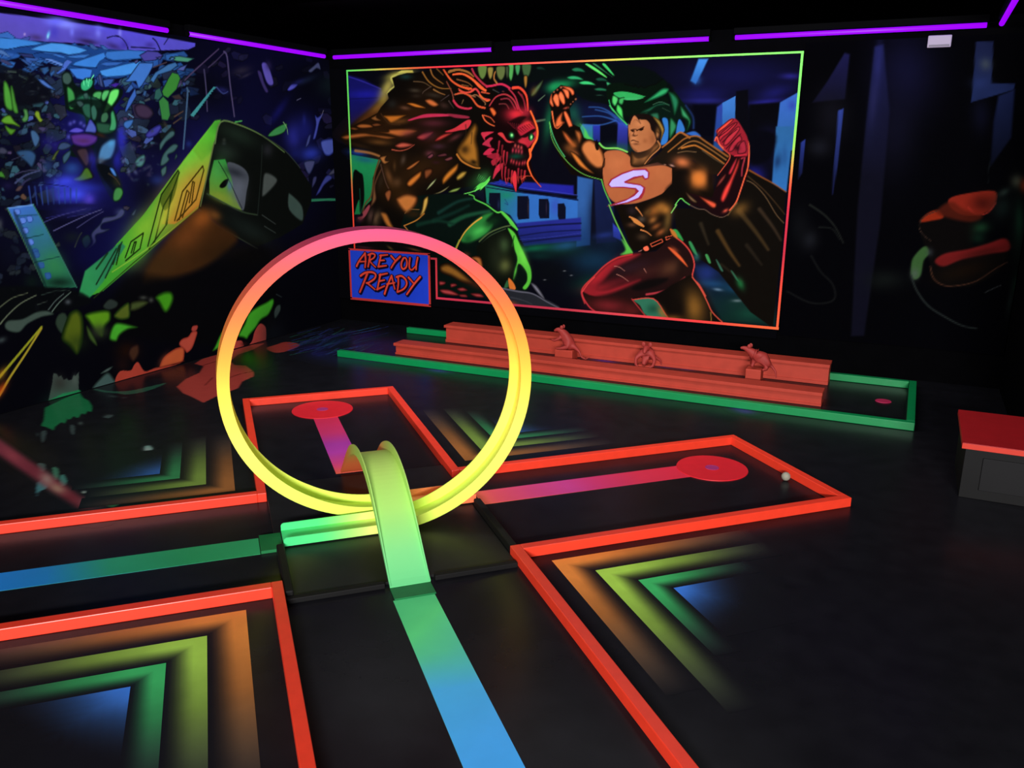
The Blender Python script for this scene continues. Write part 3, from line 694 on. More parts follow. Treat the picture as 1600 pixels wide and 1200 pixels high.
b0;2a1a08;.8,20.82,-0.1902,0.1117,-24.54;-1838 823
b0;1c1206;.95,25.78,-11.07,-13.84,-45.92;-1794 770
s1;b06a28;.0071,1,.0178,.0107;-1878 802 27 -30 56 -24 32 -3
s1;2c1e10;.0117,.6,.0117,.0059;-1833 927 0 -40 -25 -34
s1;2c1e10;.0117,.6,.0117,.0058;-1802 894 -4 -47
m1;1c1004,c07024;.0121,1,.0423;-1958 694 25 32 38 28 24 11 -4 -32 -37 -35 -38 -29
m1;1c1606,b08a38;.012,1,.0359;-1884 706 29 24 28 -1 -16 -26 -33 -15
m1;0c1406,8aa44c;.0061,1,.0243;-1926 638 25 15 41 8 -16 -18 -33 -8
m1;0c1406,7a9040;.0061,1,.0183;-1959 641 25 18 17 8 -17 -18
b0;1c3c1c;.9,6.293,6.211,8.289,-11.19;-1771 690
b0;2c7034;.8,17.51,-14.01,-7.802,-13.28;-1747 698
s1;4ca050;.0059,.7,.0059,.0024;-1767 718 -12 -21
s1;4ca050;.0059,.7,.0059,.0024;-1759 713 -14 -20
s1;4ca050;.0059,.7,.0059,.0024;-1751 709 -17 -20
s1;4ca050;.0059,.7,.0059,.0024;-1743 704 -19 -19
s1;4ca050;.0059,.7,.0059,.0024;-1735 699 -22 -18
s1;4ca050;.0059,.7,.0059,.0024;-1727 695 -24 -18
s1;4ca050;.0059,.7,.0059,.0024;-1720 690 -26 -17
f1;54d04c;.0071,1;-1712 712 -19 -34 -32 -29 4 14 -32 -21 12 21 -16 -11 28 25 28 11
s1;6ce05c;.0059,1,.0095,.0059;-1716 698 -23 -27 -56 -26 -49 -13
f0;06100c;.0091,1;-2129 615 195 16 131 0 16 -20 71 -30 40 -22 23 0 71 -70 24 -82 41 -138 -19 -91 -139 -11 -207 2 -216 -16 -108 258
s1;12342c;.0305,.9,.0305,.0152;-1977 544 100 53 82 17
s1;184a30;.0303,.9,.0486,.0243;-1919 496 82 39 121 26
s1;0c2820;.0307,.9,.0369,.0184;-2003 508 105 39 78 35
s1;0e2c20;.0313,.9,.0375,.0188;-2090 486 104 22 87 -11
f1;2c8838;.0362,.9;-1862 427 41 59 65 52 56 16 -32 -36 32 -13 -24 -36 -44 -30 -57 -21
b0;48b850;.9,9.474,6.387,13.46,-24.52;-1764 475
b0;0c2c14;.8,10.57,4.446,8.058,-22.38;-1708 512
b0;0e3a1c;.6,20.32,-0.1621,1.118,-23.26;-1825 433
s1;c89838;.0073,1,.0147,.0098;-1756 531 -40 -26 -41 -37 -29 -41 -22 -44
s1;7c9c38;.0062,1,.0087,.0075;-1871 427 -25 -49
s1;58c848;.0071,1,.0083,.0154;-1819 631 24 -7 8 -15 55 -21 52 -31 27 2 40 -33 33 -40
f1;54c040;.0117,1;-1660 556 23 -6 39 -44 18 -23 -33 22 -12 17
s1;4a5c34;.0084,1,.0131,.0108;-1768 425 52 41 64 27 39 9
s1;3c4c30;.0072,1,.0084,.0072;-1756 418 48 38 71 31
f1;0a0e08;.0241,1;-1784 389 39 41 58 32 57 20 28 -28 10 -54 -4 -124 -23 -45 -39 -11 -58 39 -29 51
b0;3c5430;.8,17.59,0.08362,0.6725,-13.14;-1644 414
b0;5c6434;.9,14.99,0.07376,0.8957,-14.6;-1641 325
b0;242c1c;.6,13.02,0.0227,0.4127,-7.307;-1687 365
f1;54bc38;.0148,1;-1626 490 33 -19 24 -45 33 -61 24 -49 1 -51 -23 -38 -17 5 21 32 -5 42 -38 31 -23 -69 18 86 -14 46 -10 45
b0;6cd848;.9,24.25,11.39,3.869,-9.133;-1554 372
s1;1c4c18;.0071,.9,.0095,.0095;-1595 458 -9 -46
b0;58c040;.8,75.21,-16.75,-2.098,-16.39;-1587 302
f1;d0702c;.0085,1;-1622 270 26 -20 10 -27 -28 -4
f1;2c6038;.0121,1;-1627 261 5 -30 -21 -6
f1;22242a;.012,1;-1667 219 95 -1 71 -8 134 -58 -237 0
s1;5c5c68;.0095,1,.0143,.0084;-1658 222 86 -9 71 -5 70 -31 64 -25
m1;24242a,7c7c88;.0059,1,.0296;-1513 256 30 -10 38 -49 -5 -9 -37 32
s1;44464c;.0121,.6,.0121,.006;-1609 184 57 -8 47 -14
m1;140a04,8a5a20;.0063,1,.0631;-1975 304 41 16 50 -19 50 -32 40 -37 -60 0 -61 23 -55 18
m1;1a0c06,a8602c;.0062,1,.0369;-1823 348 39 13 29 -13 8 -56 -18 -1 -19 38 -20 12
b0;5c2c20;.9,25.2,-0.223,2.147,-38.34;-1838 361
m1;340a0c,b04040;.0064,1,.032;-1979 232 33 -2 -5 -13 -26 -5
m1;340a0c,b04040;.0064,1,.0318;-1920 223 25 4 10 -10 -30 -11
m1;340a0c,b04040;.0063,1,.0316;-1885 203 31 9 25 -13 -36 -8
m1;340a0c,b04040;.0064,1,.032;-1977 192 51 4 51 -19 -20 -8 -62 4
m1;340a0c,b04040;.0062,1,.0312;-1815 186 50 4 20 -16 -40 -3
m1;340a0c,b04040;.0063,1,.0316;-1875 177 35 3 10 -13 -35 -2
b0;3c1c10;.8,8.144,-3.276,-6.743,-26.63;-1785 228
b0;8a3c20;.8,14.87,-3.297,-5.288,-46.73;-1609 158
g0;1c8a50,16703c;.0079,1,-4.7573,1.5686,-4.7796,1.105;-2446 798 165 -24 -48 -80 -13 -103 -48 -38 -20 -31 -46 -2
b0;183c90;.9,9.151,-1.665,-2.675,-34.21;-2409 806
b0;1a5080;.6,7.903,-1.404,-2.578,-34.23;-2366 774
f1;060806;.0132,1;-2439 714 39 1 17 -22 0 -103 -26 -61 -2 60 -15 -23 -26 -53
s1;0e5c40;.0099,.7,.0093,.0066;-2406 641 1 -111
m1;140a06,7a5030;.0065,1,.0389;-2342 591 17 81 43 70 10 -11 -40 -73 1 -66 -42 -38
s1;a46a38;.0193,.9,.0257,.0193;-2422 815 80 -9 53 -14
s1;5c3c20;.0104,.9,.0196,.013;-2290 774 -30 -72 -21 -89 -34 -38 -20 -45
m1;160c06,aa6a34;.0063,1,.0317;-2289 787 44 9 -9 -21 26 -4 -36 -18
b0;6c4424;.8,26.48,10.85,3.735,-11.98;-2240 703
b0;4a3018;.8,57.35,-2.045,0.2923,-23.33;-2207 747
b0;4c3c30;.8,37.95,-11.01,-3.805,-22.9;-2159 776
b0;5a3c24;.7,19.07,-0.6622,0.4673,-23.13;-2197 675
b0;2c2014;.8,27.77,-7.107,-1.529,-12.24;-2285 677
s1;50382c;.009,.8,.0128,.009;-2282 753 24 -79 25 -43 3 -15
m1;1c0c04,b86830;.0124,1,.031;-2147 737 31 21 38 18 9 -7 -31 -25 -30 -14
m1;1c0c04,c87028;.0125,1,.0438;-2145 676 27 26 52 29 4 -25 -22 -25 -35 -26 -22 3
m1;180a04,7a4020;.0123,1,.0431;-2049 734 38 8 8 -21 -30 -29 -17 7
m1;100608,703840;.0061,1,.0244;-2033 791 28 17 8 -14 -22 -14
m1;100608,5c2c30;.006,1,.0241;-1981 798 42 11 12 -14 -42 -6
m1;100608,703838;.006,1,.024;-1944 781 37 14 8 -14 -29 -10
b0;2c1418;.8,24.09,-0.4754,0.7634,-71.88;-1986 767
m1;101008,a8b078;.0062,1,.0185;-2041 644 24 31 34 24 -13 -23 -30 -26
m1;141008,9c9460;.0061,1,.0184;-2003 628 36 13 50 26 -21 -22 -34 -15
m1;1c0c04,c87438;.0127,1,.0635;-2208 599 27 19 39 10 47 -8 11 -21 -16 -30 -45 -38 -38 28
b0;b06a2c;.6,11.5,-0.3563,0.4579,-15.32;-2147 586
m1;1a1004,c8a048;.0063,1,.0313;-2057 599 14 15 14 2 -2 -34 -23 -47 -26 -9 14 33
s1;b8742c;.0077,1,.0128,.0089;-2054 538 -39 -30 -49 -21 -22 -8
s1;b06830;.0064,1,.0103,.0077;-2164 479 17 -17 13 -15
s1;8a6030;.0064,1,.0064,.0051;-2158 535 27 19 52 1
b0;2c1c0c;.8,11.55,-0.3259,0.983,-27.48;-2110 533
m1;140a04,8c4c28;.0064,1,.0386;-2269 623 27 22 17 -14 -10 -37 -18 -8
m1;0c0604,a86428;.013,1,.0522;-2296 518 6 23 35 -6 25 -44 17 -32 -45 5
b0;7a5c40;.8,23.48,-8.533,-2.634,-14.25;-2314 507
b0;1c140c;.7,27.68,-1.154,0.8614,-22.35;-2301 500
b0;5c4038;.7,27.22,-7.028,-1.582,-14.54;-2350 517
b0;140c08;.8,109.1,-28.02,-1.765,-16.36;-2337 506
f1;8c3c44;.0133,1;-2391 534 34 34 4 -14 -25 -38 -28 -20 -18 10 28 9
b0;4a2024;.8,21.65,-1.07,1.265,-33.16;-2411 499
f0;0a0808;.0065,1;-2479 399 485 24 -2 -80 -32 9 -439 2
b0;5a4420;.8,21.11,-17.66,-38.69,-70.83;-2245 371
b0;6a3c20;.8,12.51,-3.956,-15.33,-96.03;-2109 370
b0;502030;.6,8.99,-1.377,-1.735,-86.4;-2396 366
b0;14683c;.7,22.74,-3.183,-0.7921,-5.987;-1439 940
b0;145c40;.6,15.76,0.4375,-0.1681,-13.29;-1332 971
b0;3aa050;.7,22.92,7.524,2.42,-10.12;-1295 892
f0;0c0705;.0075,1;-1436 1001 -4 19 17 34 35 27 57 -14 7 -28 9 -12 -32 -40 12 -60 36 -13 19 -41 49 -13 39 -34 103 -6 15 -28 -1 -56 -112 -34 -146 23 -63 84 -23 64 -12 61 2 48
s1;4cc070;.0055,1,.0065,.0065;-1435 932 16 -49 26 -48 30 -39
s1;74d058;.0084,1,.0126,.0126;-1213 851 25 -19 54 -1 42 -14
f1;44b050;.0159,1;-1299 927 18 -22 4 -32 39 -10 -21 16 -15 25
m1;7a2c14,ec7444;.0054,1,.0188;-1437 1013 4 25 6 10 1 -22 8 -26 -7 -3
m1;7a2c14,ec7444;.0054,1,.0188;-1423 1029 11 18 16 -9 3 -38 -11 -3 -11 13
m1;7a2c14,ec7444;.0053,1,.0187;-1399 1038 10 18 16 -16 6 -28 -7 -9 -13 13
m1;7a2c14,ec7444;.0053,1,.0186;-1381 1065 22 -3 9 -13 -1 -22 -11 4 -11 19
m1;7a2c14,ec7444;.0053,1,.0185;-1381 1075 32 -4 18 -13 2 -15 -9 -3 -11 15 -21 12
b0;e07c54;.8,94.1,2.253,-2.608,-107.3;-1387 1071
b0;e07c54;.8,127.7,2.905,-3.386,-145.8;-1403 1062
b0;e07c54;.8,127.2,2.752,-3.227,-145.4;-1418 1054
b0;e07c54;.8,119,3.411,-2.547,-134.2;-1321 1024
b0;e07c54;.8,177.9,4.937,-3.558,-200.7;-1333 1014
b0;e07c54;.8,157.6,4.262,-2.972,-178;-1343 1005
b0;e07c54;.8,117.8,3.087,-2.001,-133;-1354 992
m1;30100a,b04838;.0053,1,.0213;-1379 987 14 9 14 -1 -10 -11
m1;240d06,d86434;.0054,1,.0323;-1413 918 7 32 24 25 7 -4 -3 -28 13 -10 -30 -22
s1;e06a38;.0065,1,.013,.0087;-1425 977 8 -40 6 -19
s1;c8582c;.0065,1,.0087,.0076;-1411 916 13 -6 17 14
m1;2c0e06,e86c3c;.0054,1,.0214;-1375 971 16 5 28 -52 -10 -10 -11 4
m1;1a0c04,d06430;.0108,1,.0432;-1380 902 21 -7 22 -22 22 -25 4 -13 -21 -3 -22 19 -18 25
m1;1a0c04,a85c2c;.0107,1,.0428;-1320 905 25 -7 8 -25 -13 -25 -15 22 -8 22
b0;5c3418;.7,20.22,-12.46,-13.87,-27.36;-1350 831
b0;a8582c;.9,20.35,-12.42,-17.34,-34.24;-1321 809
f1;a05834;.0104,1;-1191 810 32 13 43 -3 36 -23 9 -39 56 1 83 7 42 -25 -11 -46 -39 -40 -68 -28 -56 -15 -65 1 -38 29 -20 47 -9 61
b0;b4683e;.8,9.953,0.4134,0.1416,-12.57;-1135 770
b0;b46038;.6,5.475,0.2639,0.1959,-15.23;-1043 758
b0;a86038;.6,12.12,0.6692,0.2057,-12.79;-944 734
m1;1c0c04,c0703c;.0107,1,.0426;-1294 822 10 34 36 10 45 -36 16 -40 -2 -34 -33 -7 -37 27
f1;0c0705;.0053,1;-1232 843 8 23 10 -36 -10 -7
b0;b86a38;.7,12.87,-4.671,-6.307,-19.75;-1230 789
m1;140a04,c8702c;.0108,1,.0324;-1343 816 31 -7 46 -47 38 -33 -30 6 -46 27
b0;8a4c20;.7,17.13,-15.5,-10.72,-14.57;-1328 842
s1;1a0a06;.0064,1,.0085,.0064;-1187 790 -9 -40 7 -61 22 -47
s1;7cd850;.0054,.8,.0054,.0054;-1436 937 13 -68 35 -54 54 -54 61 -36 75 -19
s1;5cc040;.0064,1,.0075,.0075;-1198 706 16 -44 32 -60
f0;0e0905;.0072,1;-905 760 19 33 47 0 75 -37 23 -51 18 -64 -24 -39 -40 5 -56 24 -34 6 -24 -54 11 -66 15 -26 -137 -61 -43 -9 -65 155 -23 37 79 -8 63 22 61 28 39 40
m1;1c1006,8a5830;.0051,1,.0615;-1074 820 16 -9 39 9 51 37 14 -21 -37 -37 -25 -34 -54 -4 -8 31
f1;2c1c12;.0205,.8;-1062 817 50 3 25 16 -12 -28 -39 -16 -20 6
b0;2c1c10;.5,21.41,1.042,0.284,-26.74;-1037 777
s1;b07040;.0071,1,.0102,.0071;-969 860 12 -24 -35 -34 -25 -31
f1;a4643c;.0081,1;-1091 928 19 31 24 -16 30 -3 20 -13 8 -24 7 -18 8 -25 -25 -30 -39 -13 -20 3 -17 16 -10 24 -5 37
b0;9c5c36;.8,21.77,1.122,-0.01382,-12.58;-1002 873
b0;d08858;.5,37.49,1.753,-0.01981,-18.03;-1068 873
b0;7a4628;.6,38.21,2.006,-0.006327,-18.18;-988 867
b0;c88050;.5,21.64,1.054,-0.3056,-41.01;-1044 925
b0;804828;.5,50.51,2.532,0.02191,-54.28;-1021 860
s1;3a1e10;.0061,1,.0082,.0061;-1081 902 15 3 10 -2
f1;1a0c08;.0051,1;-1081 900 15 2 -6 -8
s1;2a140a;.0061,1,.0102,.0071;-1056 900 13 6 16 8
f1;1c0c06;.0051,1;-1050 903 20 6 0 -6 -9 -4
s1;502c1a;.0061,1,.0072,.0051;-1066 897 -4 -15 8 -3 10 3
b0;3a1e10;.8,62.52,2.923,-0.2493,-116;-1068 881
s1;30160c;.0062,1,.0082,.0051;-1077 860 9 3 7 -3 14 -4
b0;5c3420;.8,37.51,1.781,0.2206,-115.6;-1057 848
b0;c88858;.5,106.8,4.941,0.1118,-115.5;-1074 856
s1;68381e;.0082,.7,.0062,.0082;-1085 888 1 -28 11 -24 21 -16
f1;120a08;.0071,1;-1091 934 9 22 23 5 30 3 36 -12 21 -22 14 -21 -5 -24 -9 -25 -11 28 -14 15 -8 24 -20 16 -23 0 7 -18 -17 15 -7 3 -12 -12 -10 -9
f1;b06a40;.0071,1;-1084 928 14 29 19 -17 7 -12 -17 15 -10 -6 -9 -12
m1;3c2a10,c09844;.005,1,.0301;-993 952 27 -13 19 -27 3 -18 -9 -27 -6 -7 3 31 -12 27
b0;7c5428;.8,59.18,3.191,-0.1022,-27.46;-970 894
b0;a86c40;.9,76.87,4.145,-0.1075,-48.36;-970 882
s1;3c2010;.005,1,.006,.005;-974 897 10 -9 -2 -15
f0;8c2430;.0068,1;-1171 686 12 23 47 26 50 16 53 3 14 -17 -2 -22 -16 -7 -14 13 -33 -10 -30 -12 57 -7 23 -12 -1 -19 -12 -26 -57 -20 -61 -12 -31 -4 41 17 50 18 30 23 -1 13 -51 5 -52 -1
f0;b4a8ff;.0063,1;-1164 688 12 18 43 23 47 16 47 2 13 -9 0 -20 -10 -3 -9 12 -40 -7 -40 -20 4 -6 65 -8 14 -9 -5 -19 -14 -20 -46 -19 -58 -13 51 18 36 20 19 20 -14 12 -54 4 -52 -2
f0;16100a;.0079,1;-1016 765 50 40 49 55 37 34 26 -12 38 -4 38 -17 97 -60 -9 -41 -32 -25 -32 0 -66 53 -70 0 -31 -25 -43 15
s1;9c5a28;.0079,.95,.0129,.0149;-948 836 31 24 34 31 26 -9 16 -10
s1;8c5424;.0079,.95,.0098,.0128;-924 818 37 30 30 22 44 8 35 -20 97 -60
s1;8a5a2c;.0078,.95,.0098,.0088;-883 830 37 24 34 4 52 -27 67 -42
s1;b06828;.0078,.95,.0147,.0069;-870 833 37 9 25 -2 59 -33 51 -33
s1;6a5034;.0079,.95,.0069,.0059;-885 815 34 6 39 -3
s1;4c3c28;.0078,.95,.0097,.0068;-788 825 46 -30 38 -21
b0;c0683a;.95,14.03,-1.731,-3.635,-23.29;-864 779
b0;c87034;.95,11.56,-6.068,-6.967,-13.37;-790 719
f1;0c0806;.0454,1;-887 742 41 9 20 -24 -6 -46 -59 -33 -34 21 30 38
b0;0c0806;.5,24.92,-7.762,-17.36,-52.69;-808 758
f1;160a06;.0101,1;-941 769 19 6 34 -15 -10 -6 -26 9
b0;c0907c;.9,40.56,-13.11,-42.53,-130;-905 766
b0;a87860;.9,84.22,-10.94,-31,-201.6;-934 769
f0;16070a;.0068,1;-741 861 4 35 46 41 24 -3 54 -73 9 -100 -9 -60 -25 -61 -39 -62 -37 -5 -49 29 -62 17 -22 46 71 -13 38 -3 35 116 21 42 -32 27
b0;c8702c;.95,12.59,-6.618,-6.95,-13.35;-796 716
b0;0e0805;.8,32.01,2.213,0.1919,-10.29;-749 716
b0;0e0805;.8,16.71,-5.067,-16.77,-52.2;-767 661
m1;26080a,e03c34;.0097,1,.034;-707 644 10 37 22 43 25 66 9 6 -1 -30 -15 -48 -14 -48 -16 -37 -12 -4
m1;26080a,c02c38;.0096,1,.0241;-683 742 21 48 11 9 -4 -27 -15 -36
m1;200808,a04038;.0098,1,.0293;-725 686 10 28 23 25 1 -15 -16 -25
s1;d85838;.0058,1,.0096,.0115;-653 901 23 -26 18 -32 3 -76 -11 -48 -12 -48 -12 -40 -22 -31
s1;c84c34;.0058,1,.0097,.0058;-728 852 20 -21 26 -21 -1 -20 -20 -31 -19 -27
s1;902834;.0077,1,.0143,.0096;-635 796 11 3 -6 -39 0 -29
m1;1c0a06,d85034;.005,1,.0299;-792 651 32 -8 39 -15 3 -18 -14 -6 -23 14
m1;100804,8c6a48;.0101,1,.0302;-847 668 20 -12 33 -27 -12 -6 -23 15
b0;c84c38;.95,34.18,22.91,42.67,-67.54;-682 598
s1;5c4638;.005,1,.007,.005;-825 616 33 -14 29 -3 29 -17 39 -10 24 12
s1;6ce060;.0051,1,.0071,.0051;-883 614 20 26 18 -12 20 -12
s1;7c5630;.0098,.7,.0118,.0079;-641 628 -19 -28 -11 -19
f1;8a1c28;.0072,1;-740 899 26 20 23 21 24 -1 26 -32 24 -43 2 -59 -48 0 -32 17 -26 24 -20 15 8 17
m1;300a10,e84838;.0048,1,.0191;-737 896 17 20 32 24 12 -3 -25 -26 -24 -18 -8 -12
m1;300a10,b42834;.0048,1,.0191;-729 872 11 21 40 32 18 0 -28 -35 -23 -18 -11 -14
m1;300a10,b42c38;.0048,1,.0191;-709 849 16 32 34 32 9 -12 -24 -35 -22 -23
m1;300a10,a82836;.0048,1,.0191;-689 822 10 27 28 32 13 -17 -16 -15 -17 -27
m1;300a10,982434;.0048,1,.019;-648 849 20 12 9 -41 -33 -7
s1;20060a;.0048,1,.0067,.0048;-729 875 29 21 28 26
s1;20060a;.0048,1,.0067,.0048;-713 855 26 26 28 23
s1;20060a;.0048,1,.0067,.0048;-696 831 28 33 23 23
b0;1c060c;.8,41.41,3.165,0.161,-42.43;-656 834
s1;c02c38;.0048,1,.0067,.0057;-663 805 45 6
s1;e86040;.0048,1,.0087,.0068;-742 861 6 14 12 -26 16 -15
s1;20060a;.0048,1,.0067,.0057;-666 799 48 3
b0;8a5020;.9,10.61,7.12,11.38,-18.87;-967 589
b0;8a5628;.9,19.82,15.99,22.66,-30.84;-972 551
b0;7a4420;.9,18.05,12.11,23.66,-38.5;-957 526
b0;8c4a24;.9,17,13.72,25.49,-34.1;-936 504
b0;443c34;.9,29.55,1.453,1.48,-38.82;-1019 552
b0;4c3020;.9,24.34,1.126,2.1,-51.33;-1059 528
b0;3a2a1c;.9,21.02,1.038,1.566,-33.42;-1012 481
b0;5c4420;.9,30.1,-3.763,-1.278,-9.781;-909 557
b0;8c5a24;.9,16.08,15.41,16.84,-19.27;-941 603
b0;4c3418;.9,25.27,16.96,26.4,-43.89;-994 582
b0;20181c;.9,24.44,1.131,0.8752,-25.88;-1061 586
b0;9c6428;.9,25.3,1.424,0.8806,-26.35;-921 594
s1;c87840;.0063,1,.0116,.0053;-1045 598 14 -14 15 -19
s1;c87840;.0064,1,.0117,.0053;-1071 560 32 -12 31 -24 -20 5 -24 11
s1;c87840;.0063,1,.0116,.0053;-1020 509 24 -7 21 -14
f1;c07838;.0064,1;-1067 559 28 -12 32 -25 -24 6 -21 12
s1;6cc048;.0086,1,.0086,.0108;-1162 606 26 -55 30 -54 30 -51 23 -32
f1;50b040;.0271,1;-1101 467 25 -21 23 -34 -49 -9 20 22
s1;7cc058;.0072,1,.0103,.0082;-878 614 -19 -32
f0;0a0605;.0074,1;-1030 422 43 25 91 46 14 -5 7 -13 -77 -43 -67 -23
s0;d85838;.0042,1,.0053,.0053;-977 454 46 22 6 -11 -45 -22 -7 11
s1;d85838;.0042,1,.0052,.0052;-915 484 26 8
s1;d85838;.0042,1,.0052,.0052;-911 473 26 13
s1;d85838;.0042,1,.0052,.0052;-915 484 4 -11
f1;f06848;.0053,1;-1007 436 17 9 8 -14 -14 -7
f1;906058;.0054,1;-1028 420 18 9 -6 -7
f0;1c0c0c;.0086,1;-1271 230 10 29 53 51 52 55 41 29 62 16 54 7 47 9 63 61 34 -8 42 -46 22 -50 -3 -55 50 -58 39 -95 -131 -12 -105 65 -104 -8 -104 -32 -110 5
f1;8c1c24;.0444,1;-1269 234 12 25 53 52 55 54 62 34 68 13 -33 -25 -75 -44 -51 -58 -28 -33 54 1 104 41 34 9 -68 -38 -76 -33 -94 -21
b0;54141a;.8,4.163,0.9508,5.773,-24.05;-1118 289
b0;a82028;.8,4.181,4.9,26.38,-25.12;-1180 322
b0;841c22;.8,6.793,1.264,5.961,-28.72;-1188 257
b0;26141a;.9,5.267,1.742,5.794,-17.91;-1051 354
b0;4c2e1e;.9,8.607,3.78,6.032,-14.09;-888 361
b0;3c1c18;.6,6.95,2.316,6.755,-20.56;-981 342
f1;0c0808;.0378,1;-1047 267 68 39 83 12 -32 -29 -84 -29
b0;160c0a;.7,21.62,-2.519,-1.067,-9.595;-839 374
s1;a03038;.0107,1,.0139,.0181;-826 326 -51 -43 -49 -24 -57 -14
s1;b83030;.0089,1,.0112,.0134;-1053 407 -62 -17 -55 -36 -45 -47 -46 -48 -10 -32 16 -41
s1;b07060;.0049,1,.0055,.0033;-1128 353 22 -2 25 -15
s1;b07060;.0049,1,.0055,.0033;-1116 320 25 -9 29 -18
s1;b07060;.0048,1,.0054,.0032;-999 351 11 -16
f1;d8582c;.0125,1;-903 445 24 -9 35 -30 27 -36 -33 26 -35 30
b0;a84828;.6,21.46,-13.61,-26.7,-44.05;-876 436
s1;c84038;.0062,1,.0104,.0104;-897 516 22 -28 34 -24 31 -34 19 -47 -4 -53 29 -29 29 -44
f1;b06828;.0155,1;-897 519 20 -12 12 -25 -24 12
f1;0c0806;.0159,1;-1046 221 93 22 129 85 35 -4 68 -105 59 -63 -6 -15 -215 2 -130 10
f1;1c0c0a;.0168,1;-1269 233 58 -14 165 2 62 -66 -29 -10 -195 5
b0;6a1c20;.9,5.543,-0.2866,-0.03417,-15.66;-1149 184
b0;541818;.8,11.3,0.5218,1.471,-17.4;-1044 171
f1;2c6a50;.0087,1;-1035 219 83 10 53 -59 9 -21 -87 7 -31 40
b0;143c2c;.7,17.35,0.9147,1.966,-23.5;-950 187
s1;c84038;.0054,1,.0087,.0076;-1042 218 90 11 53 -59 23 -27
s1;a83030;.0066,1,.0077,.0077;-1046 221 62 -66
b0;7c5420;.95,10.03,2.444,1.676,-6.378;-782 208
b0;0c0806;.8,14.25,0.8564,0.5381,-6.5;-844 202
b0;84501c;.8,11.76,0.6835,2.621,-29.48;-869 151
b0;a86020;.6,28.78,19.34,10.05,-14.82;-913 175
s1;d0503c;.0052,1,.0083,.0073;-796 330 37 -45 31 -52 23 -40 43 -37
s1;8a6a2c;.0063,1,.0073,.0052;-712 193 6 -41
s1;b83038;.0069,1,.0114,.0114;-1271 233 11 -28 28 -35 31 -19
s1;c83a3a;.0068,1,.0113,.0091;-1269 233 26 38 29 31
"""
